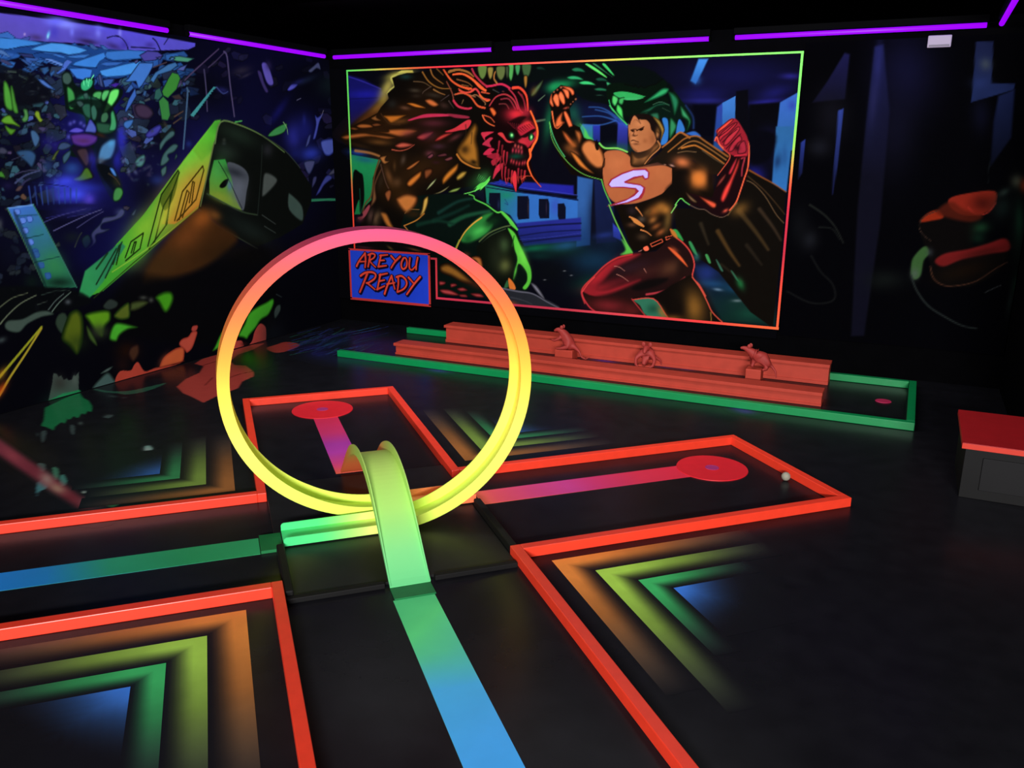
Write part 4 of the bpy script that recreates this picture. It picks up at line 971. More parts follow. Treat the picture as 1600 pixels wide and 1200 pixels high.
LEFTWALL = """
f0;04040a;.0047,1;1314 1254 2562 470 -196 -3287 -2651 1276
b0;12125a;.95,1.421,-0.2134,0.0195,-2.255;1957 818
b0;1a1a78;.8,2.205,-0.3181,0.1171,-3.453;2091 903
b0;101040;.9,1.045,-0.1239,-0.009394,-2.272;2602 775
b0;0c0c34;.8,1.044,-0.1068,0.1427,-2.427;2963 1036
b0;141450;.8,2.233,-2.03,-1.097,-2.47;2505 799
b0;14144c;.9,2.349,-0.3042,-0.1073,-3.578;2365 684
b0;10104a;.9,1.834,0.9843,1.484,-4.062;2168 511
b0;0c0c2c;.8,2.807,-0.4339,-0.09143,-2.503;1844 679
b0;0c0c30;.6,0.9329,-0.09908,0.257,-3.329;2893 1108
b0;0a0a24;.7,1.447,-0.1393,-0.07285,-1.995;3048 635
g0;5c50b8,5a54d0;.0066,1,3.5989,2.3978,4.5193,2.3582;1704 1207 96 -4 147 4 157 1 160 0 307 -5 -2 -12 -37 -15 -243 -30 -101 -5 -123 6 -117 -8 -160 -8 -96 2
b0;8c9cff;.95,8.777,-3.457,-1.673,-33.3;2014 1201
b0;6a70f0;.8,14.75,-2.236,5.467,-42.38;1986 1203
b0;7c84ff;.8,56.8,-8.447,4.12,-34.52;2040 1179
b0;8890ff;.8,40.03,-5.755,3.425,-28.69;2141 1191
b0;5a58d8;.5,7.959,-2.834,-0.9044,-48.09;2171 1199
b0;9aa0ff;.7,63.3,-8.83,4.641,-39.12;2229 1199
b0;403cc0;.6,29.57,-4.49,2.802,-23.48;1975 1171
b0;483ca0;.5,16.56,-2.426,3.983,-34.01;2084 1177
b0;7078e8;.7,20.23,-7.192,-1.626,-97.02;2147 1206
b0;70d0ff;1,90.02,-40.76,-4.529,-39.62;1952 1159
b0;a0e8ff;1,179.9,-27.51,12.2,-106.2;1950 1154
b0;c0a8e0;.9,135.4,-21.24,14.2,-121.2;1871 1152
b0;3c2c60;.7,20.69,-7.285,-1.974,-51.73;1908 1147
b0;382c58;.7,33.1,-5.305,13.08,-111.6;1801 1143
b0;2c2050;.9,11.8,-4.191,-1.79,-54.23;2096 1156
b0;34286c;.8,15.18,-8.739,-8.29,-44.18;2196 1152
b0;38309c;.6,24.97,-3.459,3.463,-32.24;2244 1162
s1;1c1848;.0047,1,.0047,.0047;2174 1175 30 11 23 0 21 -19 7 -20
s1;0c0c2c;.0075,1,.0101,.0101;2370 1197 16 -12 17 -33
s1;18184c;.0047,1,.0056,.0056;2174 1177 34 9 32 -7 16 -24 -1 -8
s1;0c0c2c;.0069,1,.0078,.0078;2270 1157 56 4 50 2
s1;101034;.0061,1,.0072,.0051;2440 1205 -22 -24
b0;34287c;.6,23.46,-3.126,5.037,-46.89;2352 1173
m0;0c1c44,3858a0;.0039,.7807,.0105;2088 1075 -43 -22 -35 11 -16 21 65 0
m0;0c1c44,3470c0;.0049,.8493,.013;2556 1022 -29 -14 -56 5 12 23 57 0
m0;0c1c44,2c64b8;.0043,.8831,.0113;2241 1095 -16 -13 -26 -7 -5 10 32 15
m0;0c1c44,3858a0;.0047,.7679,.0126;2509 1148 -17 -11 -65 -3 13 11 36 10
m0;0c1c44,3858a0;.0045,.8035,.012;2383 1121 -29 -17 -48 11 17 27 43 -10
m0;0c1c44,2c64b8;.0036,.6168,.0096;1875 1042 -18 -19 -24 -11 -25 1 12 16 33 17
m0;0c1c44,3470c0;.004,.8509,.0106;2105 1081 -11 -18 -64 -5 -3 20 52 14
m0;0c1c44,3470c0;.0035,.8959,.0092;1841 1139 -23 -13 -39 -10 -24 0 28 27 33 11
m0;0c1c44,3858a0;.0036,.6996,.0095;1892 1149 -8 -12 -37 -22 -10 6 17 15 13 7
m0;0c1c44,2c64b8;.0047,.8393,.0125;2498 1076 -46 -32 -56 -20 -2 31 69 33
m0;0c1c44,2c64b8;.0047,.9484,.0126;2510 1112 -41 -21 -59 -6 -7 15 88 29
m0;0c1c44,3858a0;.0044,.7762,.0116;2325 1095 -38 -10 -53 -3 -5 25 72 5
m0;0c1c44,3470c0;.0047,.8074,.0124;2468 1101 -26 -9 -23 2 -21 7 31 14 26 -2
m0;0c1c44,2c64b8;.0037,.8845,.0099;1968 1118 -10 -12 -37 10 -11 11 26 12 29 -9
m0;0c1c44,2850a0;.0045,.8282,.0121;2407 1126 -11 -15 -38 -14 -11 2 -15 10 29 18 54 11
m0;0c1c44,3470c0;.0043,.8857,.0114;2272 1120 -8 -8 -40 -5 -26 7 2 12 44 6 35 -1
m0;0c1c44,2c64b8;.0035,.7507,.0093;1850 1088 -20 -11 -26 -8 -33 7 13 12 26 15 27 -6
m0;0c1c44,2c64b8;.0045,.7394,.012;2386 1130 -1 -22 -63 -29 -25 11 2 21 67 23
m0;0c1c44,3858a0;.0049,.9783,.0131;2573 1038 -13 -16 -45 -11 -34 3 14 16 21 15 50 -3
m0;0c1c44,3858a0;.0046,.6804,.0123;2422 1030 -21 -15 -41 -10 -13 11 -1 4 37 17 42 0
m0;0c1c44,2850a0;.0038,.7735,.0103;2035 1110 -16 -7 -29 -5 -4 17 9 4 33 6
m0;0c1c44,2c64b8;.0036,.9408,.0097;1919 1086 -15 -13 -26 -6 -15 5 -6 13 23 10 34 0
m0;0c1c44,3470c0;.0036,.7263,.0097;1925 1072 -48 -30 -34 -10 2 18 45 21
m0;0c1c44,2c64b8;.0045,.6384,.0119;2388 1134 -23 -8 -53 -8 -6 11 11 8 32 10
m0;0c1c44,3470c0;.004,.646,.0107;2124 1082 -21 -10 -36 -11 4 12 24 12
m0;0c1c44,2c64b8;.0039,.9377,.0104;2043 1078 -12 -14 -13 -6 -12 4 5 13 29 9
m0;0c1c44,2850a0;.0041,.9219,.0109;2190 1133 -40 -24 -52 -10 7 21 52 17
m0;0c1c44,3858a0;.0043,.6403,.0116;2301 1134 4 -9 -35 3 -20 7 -6 8 31 6 21 -1
m0;0c1c44,3470c0;.0041,.7027,.0109;2177 1135 -15 -9 -32 -7 -3 11 30 13
m0;0c1c44,2c64b8;.0035,.7546,.0092;1813 1083 -14 -12 -29 0 -15 19 24 9 27 -1
m0;0c1c44,2850a0;.0041,.6107,.0109;2167 1112 -18 -17 -43 -3 -19 3 24 22 27 7 34 1
m0;0c1c44,3858a0;.0036,.6577,.0097;1916 1072 -29 -12 -27 12 4 17 41 5
m0;0c1c44,3858a0;.0039,.7456,.0105;2089 1106 -30 -6 -53 3 18 15 36 8
m0;0c1c44,3470c0;.0041,.6759,.0109;2182 1083 -24 -10 -27 -17 -29 1 0 10 5 11 50 14
m0;0c1c44,2850a0;.0038,.7978,.0102;2007 1093 -19 -19 -29 -4 2 12 19 10
m0;0c1c44,3470c0;.0046,.7711,.0121;2407 1079 -21 -17 -47 -7 -2 16 36 11
m0;0c1c44,3858a0;.0047,.89,.0125;2489 1068 -26 -12 -51 2 -20 10 42 20 36 0
m0;0c1c44,3470c0;.0049,.6337,.013;2568 1090 -27 -9 -46 3 6 17 46 -1
m0;0c1c44,2c64b8;.0044,.6885,.0118;2339 1051 -28 -26 -32 -9 -4 16 17 15
m0;0c1c44,3470c0;.0047,.639,.0124;2486 1141 -30 -17 -45 4 -29 11 47 17 49 0
m0;0c1c44,2850a0;.0043,.9414,.0116;2295 1024 -42 -8 -45 8 14 14 36 7
m0;0c1c44,3470c0;.0049,.7557,.013;2559 1103 -9 -6 -41 -9 -2 9 7 13 37 1
m0;0c1c44,3470c0;.0035,.84,.0092;1817 1120 -5 -8 -23 -7 -18 -1 8 10 19 12 14 0
m0;0c1c44,2c64b8;.0048,.687,.0128;2538 1098 -22 -18 -25 -10 -38 5 29 19 22 7
m0;0c1c44,3470c0;.0046,.7038,.0124;2475 1096 -37 -18 -29 -2 -32 13 10 18 13 5 56 -5
m0;0c1c44,2850a0;.0047,.6076,.0124;2447 1064 -17 -13 -29 -7 -11 8 36 16
m0;0c1c44,2c64b8;.0034,.7439,.0091;1806 1101 -29 -14 -24 4 1 19 30 2
m0;0c1c44,3470c0;.0035,.9606,.0093;1830 1067 -12 -16 -30 -20 -22 1 -6 13 28 20 25 4
m0;0c1c44,2c64b8;.0045,.6526,.0121;2404 1142 -28 -16 -21 3 -4 10 30 7
m0;0c1c44,3470c0;.0047,.9067,.0126;2517 1093 -40 -16 -44 7 -10 14 31 12 24 -4
m0;0c1c44,3470c0;.0037,.8037,.0099;1959 1086 -26 -15 -29 10 8 13 44 9
m0;0c1c44,3470c0;.004,.8269,.0108;2120 1073 8 -12 -46 -24 -31 -3 4 12 30 22 35 14
m0;0c1c44,2850a0;.0041,.8406,.0109;2165 1091 -19 -20 -39 -9 1 10 17 11
m0;0c1c44,2850a0;.0049,.9024,.013;2576 1019 -47 -9 -31 4 -19 13 19 12 40 -2
m0;0c1c44,3470c0;.0047,.7613,.0126;2532 1154 -39 -26 -72 -2 -2 22 92 22
m0;0c1c44,2850a0;.0039,.81,.0103;2036 1096 -18 -22 -44 1 11 17 34 9
m0;0c1c44,3858a0;.0035,.989,.0093;1830 1091 -14 -13 -29 -2 -8 17 40 10
m0;0c1c44,3858a0;.0039,.8267,.0104;2033 1042 -23 -8 -19 7 9 11 19 3
m0;0c1c44,3470c0;.0039,.6184,.0105;2063 1091 -10 -19 -21 -5 -23 -5 21 20 21 9
m0;0c1c44,3470c0;.004,.8132,.0105;2105 1134 -29 -31 -42 -4 -1 23 56 25
m0;0c1c44,2c64b8;.0039,.8842,.0103;2063 1135 -25 -20 -58 -17 -4 13 69 37
m0;0c1c44,2c64b8;.0036,.7851,.0095;1872 1126 -5 -11 -23 -14 -14 -1 1 9 1 5 20 10
m0;0c1c44,3858a0;.0035,.6011,.0094;1848 1034 -33 -12 -37 9 13 16 46 0
m0;0c1c44,3470c0;.004,.6448,.0108;2121 1034 -17 -15 -17 -3 -23 0 5 10 13 11 28 4
m0;0c1c44,3858a0;.0036,.9225,.0095;1871 1125 -4 -8 -26 -7 -11 4 -1 3 9 7 23 4
m0;0c1c44,3470c0;.0037,.7515,.0098;1926 1079 -20 -12 -15 -7 -20 -1 10 12 34 14
m0;0c1c44,2c64b8;.0035,.6013,.0094;1851 1096 -8 -15 -25 -6 -43 -3 16 13 12 10 32 7
m0;0c1c44,3470c0;.0047,.6159,.0126;2518 1108 -13 -12 -53 -12 -17 1 11 19 17 6 29 6
m0;0c1c44,3858a0;.0045,.6858,.012;2372 1051 -27 -15 -37 -9 -10 11 -2 14 57 8
m0;0c1c44,3470c0;.0044,.7074,.0117;2338 1092 -31 -17 -51 -6 -3 19 46 14
m0;06070f,343a4c;.0038,1,.0102;1908 800 -2 -11 -12 -8 -9 6 9 9
m0;06070f,2c4850;.0038,.8356,.0102;1887 749 -2 -11 -12 0 -13 1 9 9 14 7
m0;06070f,24344c;.0038,1,.0102;2005 1030 3 -34 -44 -23 -42 -2 5 33 47 30
m0;06070f,283450;.0047,.9186,.0124;2383 948 2 -8 -7 -10 -5 3 -6 4 6 10
m0;06070f,283450;.0047,1,.0125;2469 1074 -9 -14 -60 -2 -12 27 44 14 37 -3
m0;06070f,24344c;.0035,.8407,.0093;1712 798 6 -2 -8 -9 -8 -8 -5 4 4 8 2 8
m0;06070f,343a4c;.0037,.7957,.0098;1856 877 -7 -4 -13 3 -1 8 9 7 14 -5
m0;06070f,2c3c34;.0047,.7242,.0126;2440 930 -13 -14 -55 12 -1 22 32 13 41 -2
m0;06070f,343a4c;.0044,.7751,.0118;2266 796 -24 -29 -30 -11 -24 16 0 9 25 20 29 -1
m0;06070f,3a3448;.0037,.9139,.0098;1806 621 -37 -18 -15 14 -9 23 38 -4
m0;06070f,203048;.0044,1,.0118;2262 893 -2 -6 -15 -9 -6 2 1 7 12 8
m0;06070f,2c3c58;.0037,.791,.0099;1859 852 3 -4 -6 -16 -7 4 -7 4 9 12
m0;06070f,2c3c34;.0037,1,.0099;1896 963 -10 -1 -6 11 13 8 6 -10
m0;06070f,3a3448;.0037,1,.01;1815 634 -5 -3 -8 6 1 7 5 1 7 -2 0 -3
m0;06070f,2c4850;.0039,1,.0103;1938 744 -20 -13 -24 -8 -16 11 16 18 19 -2
m0;06070f,203048;.0036,1,.0096;1820 900 -12 -6 -6 -2 -12 4 6 7 17 3
m0;06070f,2c4850;.0045,1,.0121;2366 1043 -11 -3 -15 8 -13 13 19 10 16 -3 15 -7
m0;06070f,203048;.0044,1,.0117;2253 873 -2 -12 -35 -16 -35 1 4 14 31 25 19 2
m0;06070f,343a4c;.0047,1,.0124;2422 1024 -20 -7 -18 7 11 14 21 -2
m0;06070f,283450;.0036,1,.0097;1855 918 -11 -1 -25 13 2 12 29 0 18 -6
m0;06070f,343a4c;.0048,1,.0129;2495 1003 5 -4 -7 -14 -17 -10 -5 3 4 11 5 8
m0;06070f,2c3c58;.0036,.7775,.0096;1864 1011 11 -10 -32 -31 -15 3 -1 17 18 21
m0;06070f,283450;.0046,1,.0123;2358 895 -5 -7 -20 -12 -6 2 -6 8 9 9 16 5
m0;06070f,24344c;.0038,.7091,.0101;1878 768 -2 -3 -9 -5 -5 3 -3 3 7 4 9 3
m0;06070f,2c3c58;.0043,1,.0115;2245 949 5 -37 -70 -43 -27 40 40 37
m0;06070f,24344c;.0049,1,.013;2556 1069 -9 -13 -20 4 -17 13 22 7 27 -1
m0;06070f,2c4850;.0045,1,.012;2327 1018 -21 -1 2 17 14 6 6 -8
m0;06070f,24344c;.0043,.8481,.0116;2207 838 -9 -5 -19 -6 0 14 13 5
m0;06070f,283450;.0037,.948,.0098;1825 809 6 -26 -23 -29 -29 10 20 47
m0;06070f,2c4850;.0037,1,.0099;1872 836 2 -14 -26 -16 -26 -4 -9 7 12 21 23 13
m0;06070f,203048;.0035,1,.0094;1718 697 -4 -4 -10 0 0 5 7 2
m0;06070f,2c4850;.0036,1,.0096;1772 751 -12 -3 -15 2 -5 14 12 4 21 -8
m0;06070f,24344c;.0036,1,.0095;1759 808 -1 -4 -8 -3 -1 2 0 3 8 4
m0;06070f,2c3c34;.0043,.951,.0116;2244 976 -19 -6 -20 10 16 11 26 -5
m0;06070f,283450;.0039,.9383,.0105;1949 677 -17 -2 -26 4 -10 12 16 11 14 3 24 -12
m0;06070f,2c4850;.0036,.8213,.0096;1764 737 -8 -10 -12 0 -3 8 11 7
m0;06070f,283450;.0039,1,.0103;1955 881 -3 -6 -12 -4 0 5 6 6
m0;06070f,2c4850;.0035,1,.0094;1808 914 -26 -15 -16 3 -23 12 33 22 17 -8
m0;06070f,2c4850;.0036,.7654,.0097;1860 966 -15 3 -5 5 -1 12 9 1 8 -8
m0;06070f,203048;.0035,.7961,.0093;1709 700 -18 5 -8 18 17 3 13 -4
m0;06070f,24344c;.0037,1,.0099;1876 856 -6 -4 -16 -4 -6 7 -4 3 17 5 7 0
m0;06070f,2c3c58;.0037,.948,.0098;1787 660 -8 -17 -9 -11 -15 -6 -17 9 17 18 7 5
m0;06070f,3a3448;.0043,.8536,.0115;2277 1078 -11 -19 -26 -13 -7 5 -2 16 22 14
m0;06070f,2c3c58;.0048,.7655,.0127;2489 1060 8 -5 -37 -16 -20 4 19 16 10 12
m0;06070f,2c3c58;.0038,1,.0102;2002 1050 -19 -22 -28 7 -18 10 11 22 39 3
m0;06070f,2c4850;.0034,1,.0092;1734 916 0 -5 -9 -4 -6 2 8 7
m0;06070f,283450;.0039,.9855,.0104;1924 702 -21 -1 -3 10 5 14 19 -10
m0;06070f,2c3c58;.0036,.8156,.0095;1846 1023 0 -36 -16 -19 -34 -4 -22 6 20 29 19 10
m0;06070f,283450;.0037,1,.0099;1910 996 -13 -4 -13 14 10 23 11 7 10 -15 9 -24
m0;06070f,3a3448;.0035,.7977,.0093;1716 738 -4 -7 -14 -16 -3 3 -7 3 6 13 11 5
m0;06070f,2c4850;.0043,.7862,.0116;2262 958 -19 -11 -30 2 -21 12 22 10 15 12 18 -12
m0;06070f,2c4850;.0044,.8704,.0117;2275 989 13 -8 -19 -26 -20 -7 -8 8 7 21 9 5
m0;06070f,283450;.0036,.8681,.0095;1843 1051 4 -7 -14 -20 -16 -14 -8 9 -1 12 16 15
m0;06070f,3a3448;.0036,1,.0097;1870 931 -24 2 -16 24 -6 19 13 12 37 -19 4 -18
m0;06070f,343a4c;.0043,.7656,.0116;2221 867 -33 0 -7 38 9 14 31 3 20 -45
m0;06070f,24344c;.0038,.8385,.0102;1985 1044 -9 -4 -12 3 3 11 15 0
m0;06070f,2c3c34;.0048,1,.0127;2474 968 -18 -19 -31 -11 -22 5 2 14 37 11
m0;06070f,203048;.0048,.8293,.0129;2495 920 -29 -4 -33 36 23 47 48 -6 22 -48
m0;06070f,2c3c58;.0034,1,.0091;1746 1009 -5 -9 -7 -5 -4 0 -2 10 7 3
m0;06070f,343a4c;.0034,1,.0092;1728 852 -7 -13 -20 1 -12 4 0 10 11 8 21 -4
m0;06070f,2c4850;.0037,1,.0098;1877 941 -22 -13 -17 6 -1 19 18 11 18 -10
m0;06070f,283450;.0038,.9731,.0102;1926 785 -9 -15 -18 3 -14 5 1 9 23 9 13 -4
m0;06070f,203048;.0045,.71,.0121;2321 833 -14 -18 -41 -4 -6 12 4 16 41 1
m0;06070f,2c3c58;.0044,.7819,.0118;2240 799 -10 -4 -28 13 0 18 28 0 18 -9
m0;06070f,2c3c34;.0035,1,.0093;1798 1013 -7 -4 -7 12 2 13 12 0 8 -14
m0;06070f,2c3c58;.0036,1,.0097;1877 1043 -3 -8 -6 -4 -6 1 1 8 10 4
m0;06070f,2c4850;.0035,.834,.0094;1722 685 -5 -32 -29 -10 -16 -7 -12 21 16 18 28 10
m0;06070f,2c3c58;.0047,1,.0125;2375 850 -5 1 -10 -1 -4 8 6 1 5 2 7 -4
m0;06070f,3a3448;.0044,.8326,.0117;2188 757 3 -7 -7 -9 -11 2 0 10
m0;06070f,2c3c34;.0039,1,.0103;1926 661 -16 -14 -57 -6 -16 34 30 11 45 6
m0;06070f,2c3c34;.0035,1,.0093;1744 846 -13 -7 -20 11 6 8 12 6 14 -7
m0;06070f,283450;.0035,1,.0092;1753 933 -5 -15 -18 -13 -4 10 6 12
m0;06070f,24344c;.0035,1,.0095;1739 727 -10 1 -11 2 3 7 5 3 12 -4
m0;06070f,24344c;.0049,1,.013;2520 1021 -1 -15 -17 -13 -14 7 14 19
m0;06070f,2c3c58;.0045,1,.0119;2285 936 -2 -6 -12 -5 -7 -3 2 7 2 3 9 6
m0;06070f,2c4850;.0044,.9961,.0117;2201 794 3 -9 -8 -18 -21 -2 -4 18 16 10
m0;06070f,24344c;.0035,.9691,.0093;1729 776 -21 -17 -37 -2 5 24 37 6
m0;06070f,2c3c58;.0035,1,.0094;1718 704 5 -2 -10 -9 -4 2 -4 3 2 4 8 4
m0;06070f,203048;.0036,1,.0097;1823 823 -12 -9 -16 -2 -4 9 16 8 11 2
m0;06070f,283450;.0037,1,.0098;1793 720 1 -13 -7 -11 -13 -2 1 12 9 11
m0;06070f,3a3448;.0047,1,.0126;2424 965 3 -10 -12 -8 -15 -5 2 13 13 14
m0;06070f,24344c;.0034,1,.0092;1759 973 -5 -10 -12 -13 -26 -5 14 21 17 10
m0;06070f,24344c;.0045,.7754,.0119;2299 860 -11 -19 -44 1 -7 21 3 5 23 17 33 -15
m0;06070f,2c3c58;.0047,.9856,.0124;2380 913 2 -4 -3 -6 -5 0 -7 1 4 7 6 4
m0;06070f,3a3448;.0044,1,.0119;2193 613 -14 -11 -17 5 -2 11 16 2
m0;06070f,203048;.0035,1,.0094;1758 780 -13 1 -18 6 -1 15 13 1 11 -7
m0;06070f,24344c;.0036,1,.0097;1793 781 7 -5 -14 -11 -6 3 2 11
m0;06070f,203048;.0035,1,.0095;1715 662 2 -10 -20 -12 -2 12 6 10
m0;06070f,203048;.0036,1,.0097;1812 848 -10 0 -3 8 4 5 12 -6
m0;06070f,24344c;.0037,.9781,.01;1909 966 9 -20 -30 -16 -13 5 15 26
m0;06070f,203048;.0035,.944,.0095;1779 822 -14 -1 -23 4 -6 13 16 7 19 -7
m0;06070f,283450;.0048,1,.0129;2503 1002 -7 -4 -12 10 4 14 10 3 12 -5 1 -12
m0;06070f,283450;.0038,1,.0101;1952 972 -8 -4 -8 2 3 5 10 2
m0;06070f,283450;.0043,.8058,.0115;2252 1019 -5 -11 -25 2 -8 14 9 5 17 3 8 -5
m0;06070f,2c3c34;.0045,.7554,.0119;2257 772 -20 -28 -18 -10 -25 9 26 21
m0;06070f,283450;.0038,1,.0103;1951 887 -2 -16 -16 -9 -12 0 -2 11 14 9
m0;06070f,24344c;.0037,1,.0098;1854 829 -14 -18 -30 1 0 14 22 9
m0;06070f,343a4c;.0047,1,.0126;2456 1059 -1 -8 -6 -6 -8 -2 -3 7 7 7
m0;06070f,2c3c58;.0036,1,.0095;1832 1010 -6 4 -10 7 -3 9 12 7 5 -4 10 -6
m0;06070f,24344c;.0037,.8134,.01;1877 751 -17 -26 -52 -16 -15 28 63 33
m0;06070f,24344c;.0037,.7727,.0099;1792 633 -4 -9 -11 -8 -6 5 2 12 10 0
m0;06070f,2c4850;.0047,.9626,.0125;2391 888 -8 -13 -26 6 4 10 22 7
m0;06070f,3a3448;.0036,.7943,.0095;1760 789 -3 -4 -5 -5 -5 1 1 6 4 2
m0;06070f,343a4c;.0038,1,.01;1937 883 -16 -19 -55 -6 -16 16 -3 19 38 9 21 7
m0;06070f,283450;.0047,1,.0126;2462 984 0 -41 -59 -10 -33 -1 29 39 52 22
m0;06070f,203048;.0035,1,.0093;1731 852 0 -8 -6 -8 -8 1 0 5 8 11
m0;06070f,2c4850;.0037,1,.0099;1815 666 6 -8 -19 -7 -7 -1 -10 9 12 5 21 9
m0;06070f,3a3448;.0044,1,.0118;2276 851 -10 -15 -33 6 -33 17 18 15 31 2 12 -13
m0;06070f,2c3c34;.0046,.7285,.0122;2392 1068 -8 -5 -8 0 -8 2 2 8 9 1 10 -1
m0;06070f,343a4c;.0034,.8329,.0092;1719 878 -3 -7 -9 -1 -5 1 -4 4 7 9 14 -1
m0;06070f,2c3c34;.0035,.9758,.0093;1745 860 4 -8 -1 -7 -14 -11 -8 5 -3 6 8 17
m0;06070f,283450;.0035,1,.0094;1746 801 -9 -5 -10 3 -2 8 5 5 8 4 6 -8
m0;06070f,343a4c;.0039,1,.0103;1984 918 -28 -19 -41 37 33 18 33 -6
m0;06070f,283450;.0048,1,.0128;2511 1085 6 -14 -18 -20 -18 11 17 18
m0;06070f,2c3c34;.0046,.7595,.0122;2382 1023 -38 5 -9 26 35 16 18 -27
m0;06070f,343a4c;.0038,.9481,.0102;1963 977 -11 -4 -13 -1 -4 8 -1 7 24 -1
m0;06070f,3a3448;.0044,.863,.0117;2249 935 8 -14 -21 -21 -20 8 19 23
m0;06070f,24344c;.0035,1,.0093;1750 808 -11 -15 -23 -24 -17 0 -24 9 28 25 14 13
m0;06070f,2c4850;.0035,.7278,.0093;1683 637 -19 7 -8 28 24 10 11 -23
m0;06070f,2c3c34;.0034,1,.0092;1709 805 -14 -2 -12 13 5 10 20 -8
m0;06070f,24344c;.0037,1,.0098;1906 1038 -5 -18 -13 -10 -13 3 -2 13 22 13
m0;06070f,2c3c58;.0036,1,.0095;1813 927 -1 -10 -8 -5 -4 0 -6 2 6 8 5 5
m0;06070f,343a4c;.0038,1,.0101;1884 786 -3 -6 -14 1 -1 6 3 5 13 -1
m0;06070f,283450;.0036,1,.0096;1804 858 -2 -7 -4 -2 -5 3 4 6
m0;06070f,343a4c;.0035,1,.0092;1762 965 -6 -13 -11 -2 -3 6 12 10
m0;06070f,3a3448;.0038,1,.0102;1968 973 -9 -6 -12 4 -3 7 6 5 13 -2
m0;06070f,24344c;.0035,1,.0093;1724 795 1 -8 -8 -6 -7 1 2 8 6 5
m0;06070f,283450;.0044,.9605,.0117;2268 969 -9 1 -5 0 0 7 4 3 5 1 4 -5
m0;06070f,24344c;.0044,1,.0118;2237 781 4 -27 -24 -21 -28 -5 -12 18 10 23 38 14
m0;06070f,343a4c;.0038,.9136,.0101;1921 908 -4 -14 -7 -6 -16 -10 -7 7 5 11 16 10
m0;06070f,2c3c34;.0044,1,.0117;2205 748 -8 -10 -12 -3 -19 -1 -2 8 9 12 30 0
m0;06070f,283450;.0036,1,.0096;1825 886 -11 2 -8 12 3 5 10 7 6 -8 3 -11
m0;06070f,3a3448;.0037,.9797,.0098;1871 945 -5 -5 -16 4 -8 5 4 9 10 3 14 -4
m0;06070f,3a3448;.0036,1,.0096;1734 627 -8 -1 -4 5 -1 6 8 0 3 -5
m0;06070f,2c3c34;.0035,1,.0093;1728 797 -3 -10 -14 -2 -7 5 2 9 17 3
m0;06070f,2c3c58;.0044,.9,.0117;2230 762 -42 2 -19 62 24 1 32 17 21 -61
m0;06070f,24344c;.0038,.967,.0102;1969 848 -26 -10 -45 -11 -3 15 2 25 15 10 61 -7
m0;06070f,203048;.0043,.8583,.0116;2231 958 -4 -5 -10 -3 -5 3 5 6 9 2
m0;06070f,283450;.0044,.9952,.0117;2259 871 -25 -13 -56 2 -12 25 45 11 31 -5
m0;06070f,2c3c34;.0045,.9504,.012;2342 935 -33 -15 -49 4 -13 27 22 18 29 -2 38 -11
m0;06070f,343a4c;.0037,.8913,.0099;1895 934 -14 -19 -16 -12 -12 10 8 15 16 5
m0;06070f,2c4850;.0037,.8687,.01;1930 926 -23 -7 -41 28 11 11 17 14 18 9 24 -32
m0;06070f,203048;.0046,.8351,.0123;2403 1018 -10 -15 -17 -16 -40 -3 -11 12 32 22 28 1
m0;06070f,2c4850;.0038,1,.0101;1908 832 8 -16 -20 -21 -14 -1 -5 17 15 18
m0;06070f,2c3c34;.0037,1,.0099;1906 1002 -5 -6 -13 -2 -3 6 13 4
m0;06070f,24344c;.0044,.9008,.0118;2295 1017 -7 -16 -23 -2 -3 12 11 7
m0;06070f,2c3c34;.0038,.7415,.01;1905 893 -9 -13 -12 0 -6 4 -4 7 21 8
m0;06070f,3a3448;.0036,1,.0097;1811 789 -20 -5 -9 23 -3 15 25 2 9 -22
m0;06070f,203048;.0035,.8721,.0092;1764 977 -3 -14 -12 -6 -6 5 7 10
m0;06070f,203048;.0038,.8152,.0101;1937 907 -16 7 -25 22 15 20 17 3 11 -15 8 -22
m0;06070f,203048;.0043,.9875,.0115;2250 1065 -5 -8 -9 -5 -21 0 5 10 20 8
m0;06070f,283450;.0036,1,.0095;1799 870 -12 -12 -21 -12 -14 4 -3 15 20 8 15 4
m0;06070f,2c3c58;.0045,1,.0119;2308 923 15 -8 -32 -43 -35 -12 -21 29 -8 14 50 36
m0;06070f,3a3448;.0046,.9963,.0124;2406 1001 -13 0 -7 8 1 7 12 -2 9 -8
m0;06070f,2c3c58;.0038,.7702,.01;1962 1017 -24 -11 -23 24 15 10 20 -9
m0;06070f,203048;.0044,1,.0118;2208 753 6 -7 -13 -6 -16 -1 6 7 14 12
m0;06070f,2c3c34;.0036,1,.0095;1747 717 -21 8 -1 14 7 19 24 -8 2 -18
m0;06070f,24344c;.0038,1,.01;1822 608 -24 -2 -8 21 3 15 23 12 9 -13 8 -31
m0;06070f,283450;.0039,.9939,.0103;1960 868 -3 -6 -13 -1 2 8 9 2
m0;06070f,203048;.0044,1,.0119;2310 983 -10 -10 -25 1 -22 8 15 19 38 -4
m0;06070f,203048;.0038,1,.0102;1952 920 -3 -6 -11 -3 2 5 5 6
m0;06070f,283450;.0049,1,.013;2559 1054 -27 -9 -30 0 4 16 28 4
m0;06070f,2c3c58;.0036,.94,.0095;1833 1026 1 -15 -17 -13 -6 6 9 15
m0;06070f,2c3c34;.0035,.8182,.0094;1765 867 -6 -5 -14 0 0 8 14 5
m0;06070f,203048;.0036,.8327,.0096;1820 881 -12 -14 -24 3 -1 13 18 5
m0;06070f,24344c;.0036,1,.0095;1828 906 -22 -4 -15 4 -18 9 0 20 37 -3 20 -12
m0;06070f,283450;.0034,1,.0092;1723 883 -5 -8 -16 4 4 7 13 4
m0;06070f,203048;.0039,.9564,.0104;1941 740 -8 -16 -21 -3 -2 12 20 12
m0;06070f,3a3448;.0048,.8329,.0128;2474 952 -3 -8 -13 -3 -7 1 9 9 10 4
